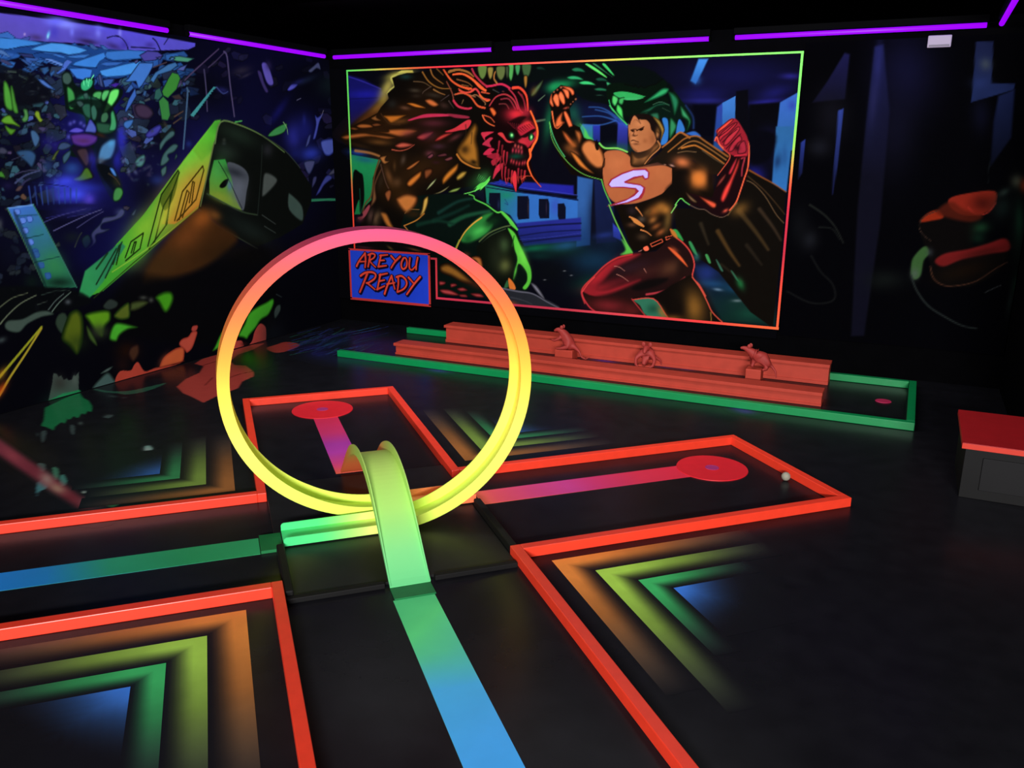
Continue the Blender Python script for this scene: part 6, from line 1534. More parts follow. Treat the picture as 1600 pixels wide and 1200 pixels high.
m1;120e2c,3a3068;.0063,1,.019;2902 1132 25 -2 15 -40 22 -35 -20 -6 -27 40
b0;2c2450;.7,24.05,7.908,6.078,-23.85;2975 1159
b0;2c2838;.8,8.708,2.626,7.957,-31;2810 1125
b0;302c40;.8,11.83,7.426,31.32,-83.54;2832 1107
m1;1c1c60,5a5cc8;.0068,1,.0176;3086 1071 30 23 42 3 -23 -19 -36 -13
b0;20246c;.7,9.05,4.736,13.28,-45.91;3166 1107
m1;1c2034,4c5474;.0071,1,.0185;3236 1160 38 23 39 19 13 -30 -30 2 -39 -21
s1;60607c;.0055,1,.0069,.0055;3145 1029 29 10
b0;1c2840;.6,5.863,4.237,12.21,-35.16;3225 1120
b0;142024;.8,5.3,-0.433,0.6288,-9.089;3390 1109
b0;3c4448;.7,44.71,-3.583,4.594,-76.98;3419 1067
b0;14304c;.4,30.82,-2.409,0.5385,-7.675;3463 1119
b0;1c1c80;.5,17.35,-19.8,-2.613,-6.192;3018 976
b0;2c3098;.85,8.518,-0.8042,0.1581,-8.136;3110 875
b0;1c2074;.8,6.727,-0.6091,0.1958,-7.515;3192 906
b0;2c3cb0;.9,5.927,1.178,1.601,-14.62;3224 801
m1;182060,5060b8;.0075,1,.0301;3298 844 23 20 103 4 -18 -49 -40 -27 -43 5
m1;141c5c,4a54b0;.0073,1,.0218;3244 869 26 60 -3 42 20 -8 44 19 -32 -40 -26 -56 -15 -21
m1;10183c,444c8c;.0072,1,.0215;3185 826 25 51 22 9 -18 -43
m1;101838,484c78;.0072,1,.0289;3173 767 76 4 -17 -39 -30 -25 -25 26
m1;101428,484860;.0078,1,.0233;3337 700 54 35 86 26 -18 -41 -55 -12
m1;101428,3a3c68;.0074,1,.0221;3217 647 12 47 28 4 -9 -26
m1;10143c,3c4490;.0075,1,.0226;3243 615 71 77 38 12 20 -18 -61 -29 -39 -34
b0;283090;.5,37.19,-3.379,0.7156,-20.17;3189 947
b0;1a2068;.6,12.65,-1.187,0.05478,-24.12;3116 801
s1;2c7c58;.0076,1,.0229,.0229;3174 592 146 -2 167 -8
s1;74707c;.0073,1,.0073,.0044;3332 994 -24 -34
f1;08160f;.0135,.95;1981 1040 20 16 19 -8 5 -27 20 -9 22 27 37 0 1 -33 99 12 3 -29 -68 -61 -19 2 -10 20 -11 -57 71 -19 -6 -73 -90 -13 -92 0 -2 30 58 42 11 57 -38 11 -28 11 -1 49
b0;1c5038;.9,13.38,-1.94,0.6911,-16.26;2079 931
b0;1c4430;.8,16.25,-2.372,1.598,-32.8;2063 950
m1;101c1c,3c5850;.0043,1,.0129;1984 1042 17 11 13 -6 3 -19 -16 -14 -17 6
m1;0c2014,409c4c;.0044,1,.0218;1993 1004 15 3 13 -16 1 -30 -9 -21 -20 2
m1;0c2820,34b478;.0045,1,.0134;2049 1023 18 13 30 0 -6 -21 -24 -16 -18 4
s1;70ffb0;.0036,1,.0062,.0044;2060 1031 3 -18
s1;70ffb0;.0036,1,.0062,.0045;2073 1039 3 -20
s1;70ffb0;.0036,1,.0063,.0045;2085 1038 -9 -24
s1;70ffb0;.0036,1,.0063,.0045;2103 1052 -15 -19
m1;0c3018,50b060;.0046,1,.0182;2088 985 10 13 20 5 11 -6 -9 -21 -21 -11
m1;0c3018,58c46c;.0046,1,.0185;2122 987 15 19 23 1 -10 -21 -22 -20
m1;0c3820,70f070;.0047,1,.0187;2145 972 14 30 21 12 20 -2 -7 -24 -24 -27 -33 -28 -12 2 8 16
m1;0a2018,2c7050;.0044,1,.022;1991 952 23 -9 23 19 21 18 -17 7 -20 -16
m1;0a2018,2f7a58;.0045,1,.0268;2024 973 33 17 23 -6 3 -22 -30 -17 -26 9
m1;0a2018,347e5c;.0046,1,.0274;2083 982 28 -4 16 -19 -18 -17 -27 12
m1;0c1c1c,3c6058;.0045,1,.0134;2053 988 17 6 3 -18 -13 -8
b0;184838;.8,13.63,-1.995,1.486,-28.24;2056 963
f1;081410;.0182,.85;1992 959 47 13 93 0 41 -35 -2 -61 -86 -15 -16 46 -64 38
f1;0c1424;.0143,.9;2085 861 88 7 -5 -59 -26 -40 14 -46 13 -50 -19 -38 -32 7 -40 82 -9 48
f1;120c20;.0136,.9;1986 818 68 6 14 -36 -21 -37 11 -29 -40 -17 -48 6 48 35 -14 32
m1;0a1c18,285c48;.0045,1,.0225;2042 954 32 7 3 -23 -7 -28 -23 12
m1;0a1c18,26523c;.0047,1,.0279;2090 900 32 1 25 -4 13 -24 -34 -11 -34 7
m1;0c2018,346858;.0046,1,.0182;2075 946 17 11 9 -23 -10 -26 -15 2
m1;0c2018,3a6c4c;.0046,1,.0139;2116 927 21 9 7 -16 -15 -19 -19 2
m1;0c2c1c,409c64;.0047,1,.0189;2153 934 14 6 7 -40 -10 -24 -26 -1 10 27
m1;101c20,34504c;.0044,1,.0133;2023 963 18 4 11 -12 -17 -9
b0;2a2490;1,504.2,-73.5,9.071,-604.8;2050 840
m1;141450,4c60b8;.0045,1,.0182;2042 870 17 29 11 11 18 -23 -3 -21 -22 0
m1;1c1870,5850c8;.0044,1,.0133;1982 869 29 13 29 -9 -17 -8 -24 -1
b0;4a4cae;.9,61.79,-35.28,-18.08,-62.43;1991 893
b0;4a4cae;.9,72.48,-41.45,-21.06,-73.55;2006 899
b0;4a4cae;.9,65.35,-37.52,-19.06,-66.9;2031 896
b0;4a4cae;.9,70.66,-40.66,-20.8,-72.65;2042 888
b0;4a4cae;.9,53.34,-30.51,-16.44,-53.86;1979 851
b0;4a4cae;.9,76.7,-44.27,-22.26,-79.49;2068 899
m1;1c1240,54308c;.0068,1,.027;1989 859 53 6 42 -7 5 -12 -15 -16 -39 -11 -39 7 -9 15
b0;4c2848;.6,18.09,-4.534,-3.772,-63.94;2032 839
b0;3c2010;.7,21.22,-12.35,-19.18,-66.11;2103 859
m1;10182c,4a80b0;.0071,1,.0329;2079 788 19 37 32 19 33 3 -4 -32 -21 -33 -28 -10 -27 -11
b0;50a0d8;.8,33.31,-28.16,-14.84,-30.4;2142 833
b0;403838;.6,25.99,-3.726,-0.233,-47.21;2091 775
m1;18141c,3c2c34;.0045,1,.0181;2003 808 37 6 7 -37 -15 -20 -16 20
m1;142008,446c1c;.0045,1,.0181;1977 719 26 9 22 23 15 -2 12 -27 -14 -7 -38 -7 -21 3
f1;080c10;.0142,.9;2077 764 44 -8 17 -22 21 -39 -30 -21 -26 28 -21 33
m1;1c3458,4a88d8;.0048,1,.0124;2123 750 16 -3 10 -24 -13 3
b0;2c3018;.6,28.42,8.602,5.813,-22.43;2146 701
m1;0c240c,408840;.0048,1,.0194;2129 672 15 13 20 -4 4 -19 -17 -21 -21 -5 -8 11
b0;2c34c0;.9,24.79,-3.451,0.2414,-13.29;2188 853
b0;2428a0;.7,24.95,-3.493,-0.06375,-15.42;2160 777
b0;2c30b0;.6,26.56,-3.852,-0.05373,-21.23;2057 783
b0;3c48e8;.95,8.441,-0.4121,0.867,-17.86;1946 706
b0;2c3cc0;.9,5.493,-0.8129,-0.8902,-27.44;1982 687
b0;2c54a0;.7,15.17,-2.256,-0.2964,-24.35;1976 752
b0;2a4470;.7,19.64,-3.007,-0.2354,-22.29;1887 758
b0;241c70;.6,12.41,-1.881,0.2565,-25.06;1928 823
b0;201c78;.5,19.68,-3.01,0.3801,-25.34;1902 837
m1;141c30,3c6088;.0041,1,.0165;1845 866 17 2 13 -21 -8 -20 -13 -10 -8 20
m1;181428,403c60;.0042,1,.0125;1872 876 14 5 16 -4 -13 -13
m1;20300c,5c9c2c;.004,1,.0158;1753 894 15 14 18 3 11 -16 16 -14 -3 -4 -20 6 -26 2
m1;1c300c,4c8c28;.004,1,.0158;1764 882 16 -9 18 -4 -18 -17 -14 14
m1;202c10,7c9c2c;.0041,1,.0124;1867 917 7 11 11 -3 3 -17 7 -7 -12 -8 -10 12
m1;14301c,4c8848;.004,1,.0162;1821 901 10 12 0 18 14 -1 2 -21 -5 -12 -14 -6
m1;181c2c,3a3c50;.0039,1,.0157;1738 816 15 -2 8 -12 -14 -7 -17 5
m1;101c30,2c4c70;.0041,1,.0205;1787 802 39 8 25 -12 0 -17 -17 -25 -17 15
b0;2c5080;.6,36.78,-5.735,0.0604,-41.11;1834 795
m1;101828,34486c;.0044,1,.0174;1944 831 21 4 19 -9 -7 -10 -28 -8 -17 5
m1;1a2410,4c5c34;.0043,1,.0129;1905 780 21 25 12 3 -15 -20 -7 -10
m1;101c28,345468;.0044,1,.0175;1946 788 23 18 12 0 -9 -21 -23 -20
s1;343450;.0049,1,.0082,.0057;1774 735 31 9 55 5
s1;3c4468;.0049,1,.0123,.0086;1770 709 38 23 52 14
s1;2c2c4c;.0049,1,.0123,.0086;1780 687 20 23 23 12
s1;2a2c40;.0048,1,.0065,.0045;1771 779 41 14
s1;0a0e24;.0051,1,.0051,.0035;1870 773 -5 -64
s1;0a0e24;.0051,1,.0043,.003;1907 758 -9 -23
s1;0a0e24;.0052,1,.0043,.003;1918 758 8 -23
s1;3c3428;.0058,1,.0096,.0067;2117 732 25 -17 16 -22
s1;0c1030;.0051,1,.006,.0042;1827 710 54 -7 72 -10
m1;0c2010,3c7c2c;.0039,1,.0118;1727 746 9 -5 5 -15 -12 1 -15 5
b0;1c1840;.6,27.48,-4.383,-1.246,-41.55;1745 702
b0;242850;.5,109.3,-107.8,-86.75,-129.4;1966 831
b0;40406c;.5,86.76,41.14,73.47,-164.5;1964 873
b0;283870;.5,75.18,-43.12,-37.25,-131.1;1985 921
b0;343c70;.5,70.49,-83.84,-142,-160;1921 862
b0;2c3058;.5,114.1,13.97,48.46,-218.6;1952 879
b0;343c70;.5,104,10.77,57.31,-255.7;1911 910
b0;283870;.5,79.45,-46.34,-72.49,-233.7;1970 871
b0;40406c;.5,89.06,-0.1407,19.88,-151.4;1964 869
b0;343c70;.5,118.6,-49.12,-27.55,-149.7;1887 864
b0;2c3058;.5,79.01,29.51,61.85,-150.6;1896 917
b0;40406c;.5,93.46,-86.65,-99.79,-167.3;1972 920
b0;40406c;.5,54.18,69.86,150.2,-161.5;1918 848
b0;242850;.5,71.66,-49.66,-72.6,-182.7;1965 890
b0;283870;.5,128.7,-142.4,-135.1,-163.2;1885 835
b0;283870;.5,124.5,-83.82,-96.32,-238.3;1895 868
b0;40406c;.5,103.2,-70.89,-51.9,-130;1935 892
b0;343c70;.5,179.1,-71.27,-23.27,-156.6;1954 915
b0;242850;.5,78.52,-66.63,-100.4,-180.5;1896 900
b0;343c70;.5,138.7,-9.781,12.44,-151.9;1949 864
b0;242850;.5,91.86,-1.173,22.27,-187.1;1909 837
b0;2c3058;.5,80.16,0.6721,33.71,-235.4;1908 864
b0;242850;.5,163,26.27,38.18,-153.9;1894 842
b0;242850;.5,80.8,-41.52,-71.67,-276.3;1960 858
b0;2c3058;.5,166.3,-67.21,-24.4,-147.8;1919 888
b0;242850;.5,52.65,-91.61,-109.1,-76.15;1973 841
b0;2c3058;.5,64.12,81.02,99.66,-107.1;1895 824
b0;343c70;.5,73.58,-67.6,-123.4,-196.9;1902 876
b0;40406c;.5,83.81,-10.49,9.801,-253;1965 856
b0;2c3058;.5,76.24,-150.9,-135.1,-72.77;1919 903
b0;283870;.5,138.5,-50.7,-31.27,-202.4;1926 826
b0;40406c;.5,95.65,17.53,50.28,-186.4;1902 870
b0;283870;.5,108.6,-208.3,-104.4,-60.41;1951 911
b0;40406c;.5,152.3,96.09,125.2,-227.3;1946 895
b0;283870;.5,152.5,57.46,91.85,-242.8;1968 847
m1;141020,3a2c44;.01,1,.0299;2257 960 29 12 35 -9 18 -24 -24 -20 -36 1 -19 13
m1;14144c,3c3c98;.0051,1,.0255;2292 860 13 17 51 24 13 -11 -21 -23 -39 -15
m1;102038,3c70b8;.0049,1,.0194;2200 893 9 16 38 7 -10 -22 -22 -14
m1;182c30,4c8080;.005,1,.0251;2229 766 18 19 30 11 4 -20 -17 -22 -22 -2
s1;5c88b0;.0059,1,.0098,.0068;2229 932 19 -10
m1;101c24,3c6060;.0052,1,.021;2349 822 10 20 46 37 23 1 -2 -17 -41 -24 -30 -29
m1;101c24,3c6060;.0053,1,.0212;2345 759 20 40 50 35 26 -6 -22 -23 -32 -12 5 -17 -29 -20
m1;101c24,3c6060;.0053,1,.0211;2347 719 -1 23 28 14 -3 -26 -17 -14
m1;101c24,3c6060;.0054,1,.0215;2415 776 11 23 6 -12
b0;302c48;.6,25.8,-51.52,-68.56,-49.39;2201 725
b0;383450;.6,27.01,-48.96,-91.57,-71.86;2195 839
b0;302c48;.6,26.1,-37.45,-73.9,-79.77;2216 878
b0;28344c;.6,31.79,-24.61,-28.26,-67.59;2293 753
b0;2c3c40;.6,38.28,3.942,25.95,-151.2;2255 891
b0;28344c;.6,69.69,-99.39,-78.42,-91.14;2316 790
b0;383450;.6,53.29,48.71,57.24,-96.5;2262 778
b0;302c48;.6,23.45,-44.17,-111.6,-86.22;2263 886
b0;28344c;.6,42.07,28.11,80.27,-164.1;2209 867
b0;302c48;.6,40.3,-95.47,-57.13,-34.41;2251 739
b0;242840;.6,53.44,-3.717,8.692,-145.5;2245 856
b0;383450;.6,22.3,37.16,63.74,-64.38;2227 755
b0;28344c;.6,30.82,-47.82,-76.14,-74.93;2213 710
b0;383450;.6,48.32,64.62,72.66,-93.41;2322 876
b0;302c48;.6,22.69,31.66,71.73,-86.31;2277 780
b0;302c48;.6,39.96,31.29,60.91,-116.2;2260 776
b0;302c48;.6,90.28,-14.12,-2.543,-126;2233 765
b0;2c3c40;.6,45.55,-85.51,-79.14,-64.5;2327 879
b0;302c48;.6,71.29,-58.72,-53.89,-111.8;2181 745
b0;383450;.6,32.99,60.13,62.31,-62.35;2317 830
b0;242840;.6,53.8,-15.91,-7.692,-104.2;2273 879
b0;383450;.6,31.01,57.65,92.36,-87.91;2301 742
b0;242840;.6,39.79,-19.36,-21.54,-106.1;2336 835
b0;242840;.6,42.1,72.9,69.1,-67.83;2230 761
b0;383450;.6,43.35,16.94,27.64,-92.47;2273 748
b0;28344c;.6,30.64,22.05,56.16,-116.5;2274 743
b0;242840;.6,92.56,72.03,43.72,-86.05;2299 755
b0;302c48;.6,87.45,37.19,23.65,-73;2212 713
b0;2c3c40;.6,22.84,-50.26,-61.82,-39.66;2284 861
b0;302c48;.6,43.4,-16.92,-22.14,-123.8;2293 721
b0;383450;.6,30.01,28.29,36.62,-61.43;2291 728
b0;28344c;.6,58.09,-95.91,-48.6,-43.13;2205 880
b0;383450;.6,31.78,25.13,69.64,-134.7;2288 750
b0;28344c;.6,54.54,2.77,13.39,-124.7;2242 765
b0;242840;.6,88.36,63.16,60.35,-128.8;2307 730
b0;28344c;.6,36.38,6.367,15.5,-91.63;2229 708
b0;2c3c40;.6,39.95,-91.55,-80.33,-52.58;2281 690
b0;28344c;.6,67.1,23.99,29.42,-91.83;2199 866
b0;2c3c40;.6,66.76,10.64,18.11,-90.73;2274 884
b0;28344c;.6,56.32,-39.81,-55.28,-152.1;2337 760
b0;6068a0;.7,69.06,-40.98,-12.81,-41.36;2187 774
b0;44446c;.6,40.12,-5.49,0.3948,-45.66;2231 821
b0;5c648c;.7,59.83,4.924,5.62,-45.56;2202 738
b0;50587c;.7,46.41,41.99,22.41,-37.6;2230 735
s1;4c3c34;.0064,1,.0107,.0085;2435 932 45 21
s1;443830;.0064,1,.0107,.0085;2428 908 42 22
b0;3a342c;.7,59.23,29.57,10.21,-27.95;2389 902
b0;2c48a0;.4,34.68,-4.306,0.5027,-42.51;2493 835
b0;1c2c70;.7,14.98,-1.969,-0.7056,-29.04;2326 705
b0;2828a0;.7,29.74,-4.139,0.199,-13.27;2186 842
b0;2828a0;.9,5.265,-0.7785,-0.5907,-14.48;1981 661
b0;4050f0;.9,12.48,-1.847,-1.033,-26.61;1978 667
b0;3c48e0;.6,17.74,-2.672,-1.103,-27.04;1924 663
b0;5c48d8;.7,22.14,-3.221,-1.168,-26.11;2027 646
s1;28408c;.0083,.8,.0125,.0083;1814 697 0 -59
s1;243878;.0084,.8,.0126,.0084;1834 696 0 -58
s1;2c4498;.0085,.8,.0127,.0085;1854 694 -1 -56
s1;28408c;.0086,.8,.0128,.0086;1875 693 -2 -55
s1;243878;.0086,.8,.013,.0086;1896 691 -3 -52
s1;2c4498;.0087,.8,.0131,.0087;1917 689 -4 -50
s1;28408c;.0088,.8,.0132,.0088;1939 688 -5 -49
s1;243878;.0089,.8,.0134,.0089;1961 686 -7 -47
s1;2c4498;.009,.8,.0135,.009;1983 684 -7 -44
f1;0c0c30;.0177,.7;1798 639 143 -2 110 -8 -39 -11 -143 2
b0;1c1c60;.8,5.25,0.07799,1.716,-26.59;1974 614
s1;34346c;.0044,1,.0062,.0053;1850 584 65 18 97 16
s1;4c4c78;.0045,1,.0072,.0054;1879 554 53 18 76 24 64 16
s1;3a3a64;.0056,1,.0065,.0056;1966 557 60 28 52 20
s1;20205c;.0053,1,.0053,.0044;1858 596 116 18
s1;242460;.0055,1,.0055,.0045;1935 594 97 10
m1;101828,3c4068;.0072,1,.0172;2018 534 39 30 19 21 48 4 27 22 15 -11 -15 -19 -38 -11 -44 -7 -7 -16 35 -3 -29 -11 -32 -7 -4 -26 -52 -24 37 25
b0;3c4470;.7,24.59,-3.43,-2.16,-37.5;2145 598
m1;101830,343c68;.005,1,.0151;2193 588 24 19 -12 -23
s1;343c30;.0064,1,.0091,.0064;1949 495 19 30 14 15
m1;0a1418,1c3438;.0046,1,.0185;1978 518 28 14 8 -27 -26 -20
b0;141c1c;.7,15.25,-2.265,-2.188,-26.17;1946 527
b0;0a0a34;.8,6.123,4.636,4.537,-8.065;2009 469
b0;40444c;.8,54.07,-8.693,-1.99,-28.61;1701 588
m1;30281c,5c4438;.0041,1,.0099;1780 666 11 11 11 -15 -11 -5
m1;241c20,4c3c40;.0041,1,.0122;1767 687 15 14 12 -3 -15 -14
b0;0a0c1c;.6,12.17,-1.938,-0.8369,-8.382;1718 499
g0;3a6cc0,24684c;.0051,1,3.5492,1.2676,3.7184,.8431;1734 634 86 6 33 -74 83 -206 -116 13 -50 169 -30 76
b0;308048;.7,12.23,5.025,3.428,-10.01;1863 446
b0;2c7c70;.5,16.53,-2.556,-1.589,-20.49;1825 555
b0;0c2018;.85,8.791,-1.327,-3.429,-26.03;1875 385
s1;5c8cd0;.0041,1,.0098,.0098;1734 634 86 6
s1;34705c;.0052,1,.0087,.0061;1820 640 33 -74 83 -206
s1;3c6c50;.005,1,.0091,.0066;1733 633 34 -91 47 -146
s1;103838;.005,1,.0058,.005;1761 608 69 0
s1;103838;.0051,1,.0059,.0051;1779 538 61 7
s1;103838;.0052,1,.0061,.0052;1797 460 90 9
m1;1c3c80,5880d8;.0041,1,.0098;1753 629 18 1 2 -15 -17 -3
m1;1c3c80,5880d8;.0041,1,.0099;1768 602 18 1 2 -16 -17 -3
m1;1c3c80,5880d8;.0042,1,.01;1791 605 18 1 2 -16 -16 -3
m1;1c3c80,5880d8;.0042,1,.01;1771 570 18 1 2 -16 -17 -2
m1;1c3c80,5880d8;.0042,1,.0101;1784 533 17 1 3 -16 -17 -3
m1;1c3c80,2c5890;.0042,1,.0102;1795 502 18 0 2 -16 -17 -2
m1;1c3c80,2c5890;.0043,1,.0102;1797 492 18 1 2 -17 -17 -2
m1;1c3c80,2c5890;.0043,1,.0103;1808 457 19 0 2 -16 -17 -2
m1;1c3c80,2c5890;.0044,1,.0105;1827 421 18 0 2 -17 -17 -2
f1;081018;.0168,.5;1753 600 13 2 58 -208 -10 2
b0;0c1c14;.6,18.74,-2.919,-2.343,-17.93;1777 400
g0;3c9a2c,8c8a2c;.0053,1,4.6463,1.4156,5.0647,1.2346;2020 405 95 84 130 94 228 204 167 137 31 5 -39 -73 -50 -120 -70 -144 -330 -181 -145 -78 -74 -13
g0;64d03c,c07828;.0067,1,4.88,1.5748,5.0584,1.1831;2411 730 229 194 31 4 -41 -89 -54 -103 -64 -144 -125 -51 -64 4
g0;54c834,6cb030;.0286,1,5.1342,1.8093,5.1058,1.5746;2510 812 130 112 31 4 -49 -107 -71 -51
b0;c08030;.75,6.491,-4.991,-1.872,-4.667;2479 654
b0;b8a838;.7,6.46,-5.907,-2.135,-4.121;2376 625
b0;88b830;.8,6.751,-6.116,-2.886,-5.023;2238 527
b0;5cb030;.8,6.781,-6.159,-3.811,-6.277;2188 458
g0;2c8c50,287850;.0144,1,3.9548,.8364,4.1802,.889;1976 411 159 84 17 -17 -111 -114 -61 -47 -42 14
s0;3a2c08;.005,.95,.0123,.0123;2388 553 52 106 115 94 3 -17 -54 -109 -105 -75
s0;3a2c08;.005,.95,.0122,.0122;2411 556 52 107 10 -9 -45 -91
s0;3a2c08;.005,.95,.0123,.0123;2469 616 27 79 8 -4 -25 -84
s0;14240a;.0048,.95,.0117,.0117;2250 469 87 182 91 87 5 -8 -55 -89 -29 -98 -95 -83
s0;14240a;.0048,.95,.0117,.0117;2283 482 59 128 50 55 -48 -121
s0;14240a;.0046,.95,.0111,.0111;2146 439 32 53 59 27 -23 -55 -69 -37
s0;14240a;.0046,.95,.0111,.0111;2173 452 20 38 8 0 -19 -39
s0;14240a;.0044,.95,.0108,.0108;2091 421 33 60 10 7 -29 -69
f1;283c0c;.0107,.6;2339 651 89 83 -28 -86 -50 -55 -22 34
b0;a8b838;.8,20.5,-15.57,-3.909,-8.717;2335 561
s0;203010;.0052,.9,.0084,.0073;2337 651 -87 -182
s0;203010;.0052,.9,.0083,.0072;2518 592 -335 -173 -185 -104
s1;9cc43c;.0063,.8,.0084,.0063;2512 597 -219 -116 -210 -87
s1;0c1808;.0072,.7,.0144,.0144;2021 413 53 49
s1;14301c;.0058,1,.0116,.0116;2013 360 100 114
s1;14301c;.0059,1,.0117,.0098;2053 378 87 117
f0;0a0d0b;.009,1;2671 928 93 -4 141 -45 123 -54 99 -77 87 -91 -6 -71 -74 -97 -158 -48 -147 -26 -129 49 -139 100 -49 28 70 144 42 103
b0;1c2a20;.8,3.583,-2.802,-3.842,-12.45;2759 875
b0;26342a;.7,6.293,-3.992,-3.382,-13.09;2687 805
s1;5c7844;.0074,1,.0148,.0086;2630 839 40 82 93 -6 142 -41 136 -68
s1;3c4c34;.0094,.8,.0108,.0067;2905 874 137 -59 99 -77
s1;5c6c3c;.0069,1,.0127,.0104;2624 839 -50 -120 -50 -119
g0;2c8c38,6c9030;.012,1,5.2948,1.5571,5.2115,1.2629;2617 774 61 4 25 -61 18 -63 30 -83 -99 32 -75 38 7 61
b0;48a048;.7,13.09,-6.5,-2.276,-10.87;2636 735
f1;4a5058;.0124,1;2689 765 81 -18 36 -41 -21 -64 -27 -72 -40 57 -11 72
b0;5c6470;.8,10.71,-1.194,-0.3224,-9.239;2734 653
b0;20242c;.8,7.253,-4.659,-7.098,-25.62;2729 725
f1;060806;.012,1;2635 674 27 21 26 4 -16 -26 -25 -8
s1;0c1414;.0054,1,.0073,.0073;2640 770 48 -71 64 -119
b0;4c6c9c;.7,32.89,-3.739,-0.7101,-23.41;2691 673
b0;7c9030;.8,7.433,-4.754,-7.292,-23.45;2636 630
s1;30402c;.0086,1,.0123,.0098;2565 646 87 -39 98 -41 93 -19
b0;2a3430;.9,40.43,-4.658,0.9005,-72.31;2679 839
b0;343c34;.8,50.57,-5.826,1.143,-72.43;2681 852
m1;101412,48504c;.0132,1,.033;2883 667 20 55 56 -10 26 -29 -62 -46 -45 -17
b0;26282c;.8,14.8,-1.52,0.104,-18.02;2934 815
m1;101412,3c5048;.0141,1,.0283;3046 623 23 4 73 -58 -7 -70 -88 55
s1;1c2420;.0091,1,.0091,.0091;2901 833 -20 -120 -38 -166
s1;3c4440;.0067,1,.0067,.0053;2871 545 81 -44
s1;3c4440;.0067,1,.0067,.0054;2880 497 68 -34
b0;1c2622;.6,2.483,-2.504,-5.478,-11.03;2795 484
s1;44503c;.0086,.8,.0073,.0061;2517 588 76 -62 145 -75 90 -46
m1;0c2010,3c8c4c;.0066,1,.0172;2940 875 53 33 75 21 -19 -38 -74 -20
s1;88b878;.0068,1,.0081,.0054;3046 933 20 -23 5 -28
s1;48a050;.0061,1,.0121,.0097;2751 923 39 6
f1;3a220e;.0794,1;2511 588 72 -43 130 -82 -84 -57 -128 -49 -140 -18 -86 2 -61 8 74 91
b0;8c4c1c;.9,5.82,5.505,6.107,-11.84;2524 549
b0;6a3a18;.8,4.108,3.691,4.111,-8.028;2436 486
b0;3c2a14;.6,3.782,1.63,2.302,-9.41;2303 397
b0;7a4a20;.7,11.24,-10.81,-11.7,-23.29;2598 561
b0;141008;.6,2.317,-0.2525,-0.905,-8.822;2757 384
f1;050506;.0934,.7;2137 367 246 -31 243 43 271 10 -38 -373 -751 143
f1;06080a;.0259,.9;1643 393 181 -16 114 -30 48 -45 -99 -13 -235 -6 -26 5
s1;4c5440;.005,1,.0074,.0052;1661 336 44 22 53 8
s1;56604c;.005,1,.0092,.0064;1652 283 32 26 46 28 56 18
s1;50605c;.0053,1,.0062,.0044;1822 302 29 25 34 19
s1;5c7064;.0054,1,.0072,.005;1833 293 32 27 46 27
s1;2c3430;.0052,1,.0069,.0049;1786 324 35 6
s1;24302c;.0053,1,.0062,.0043;1805 353 51 6 51 -5
m1;141c1a,3c4c44;.0042,1,.017;1665 276 16 15 46 -3 50 14 40 -2 22 -17 -45 -2 -51 -14 -32 -21 -36 11
b0;4c5458;.8,43.26,-6.465,-9.012,-58.91;1896 316
b0;3c4848;.8,30.82,6.071,8.51,-55.86;1649 233
m1;141c18,28382c;.0045,1,.0181;1839 250 15 30 26 1 6 -30 -26 -38
s1;8c9020;.0059,1,.0134,.0192;1789 250 -56 -45 -59 -47 -53 -42 -57 -49
s1;9c8c28;.0059,1,.0126,.0184;1788 245 -70 -74 -56 -56 -50 -56 -55 -58
b0;c04c14;.8,24.61,-25.84,-10.71,-9.997;1619 75
b0;b88020;.6,24.96,-25.96,-14,-13.43;1632 127
m1;0c1c08,4c5c14;.0115,1,.0554;1883 261 18 21 28 3 17 -30 -10 -71 -30 -53 -27 35 -26 34
m1;0c2008,548c18;.0077,1,.0435;1953 264 51 6 50 -8 1 -35 -26 -21 -16 -32 -21 14 -27 45
b0;3c4030;.6,14.67,-2.109,-3.731,-20.15;1999 197
m1;101c0c,3c5424;.0048,1,.0239;1953 225 14 -17 17 -38 2 -25 -29 35
m1;0c2008,4c5c1c;.0051,1,.0354;2069 244 65 35 8 -31 -10 -29 -43 2
b0;1a2c10;.5,11.55,-1.706,-3.386,-17.14;1912 174
m1;0a0c0c,26302c;.0049,1,.0197;2028 281 32 22 33 -17 -9 -19 -36 -4
f0;3a4640;.0055,1;1807 89 13 -6 3 -11 11 3 7 -17 12 2 6 -9 13 0 8 14 7 -5 15 12 -11 -65 -36 -1 -79 -4 23 57
b0;2c2c28;.7,19.16,-2.892,-4.204,-17.16;1824 48
b0;4c5850;.7,46.23,-6.851,-6.082,-25.33;1883 48
f0;1e7444;.0047,1;1766 0 63 12 64 -2 19 -24 21 -46 -3 -20 -15 7 -40 -6 -38 0 -12 -11 -37 1 -23 -13 -25 32 18 33
b0;248050;.6,7.828,-1.172,-3.401,-12.64;1839 -30
m1;141c1a,3c5450;.005,1,.0299;1942 -1 38 31 37 14 25 -34 15 -19 -20 -16 -52 3
m1;14201c,4c5c58;.005,1,.0149;1983 45 30 13 27 2 -22 -13
f1;2c5c48;.0073,1;1942 -1 53 -27 101 -12 43 -5 273 -5 -210 -6 -126 3 -70 20
m1;0c2008,3c8c18;.0109,1,.0492;2258 280 44 15 37 -7 8 -31 -30 -40 -25 -1 -20 37
m1;14180c,3c4a24;.0103,1,.0362;2141 259 11 18 52 -1 21 -15 -49 -17 -34 1
m1;0c2008,40a028;.0091,1,.0354;2037 161 16 39 29 15 64 -23 21 -13 -45 -1 -36 -13 -19 -20
b0;202c18;.6,15.79,-2.262,-4.036,-21.76;2009 194
b0;484c44;.7,28.55,-3.843,-9.698,-65.49;2205 285
b0;50544c;.7,41.96,-5.578,-7.815,-51.8;2239 271
b0;1c0c06;.9,9.81,-1.352,-3.081,-14.88;2111 103
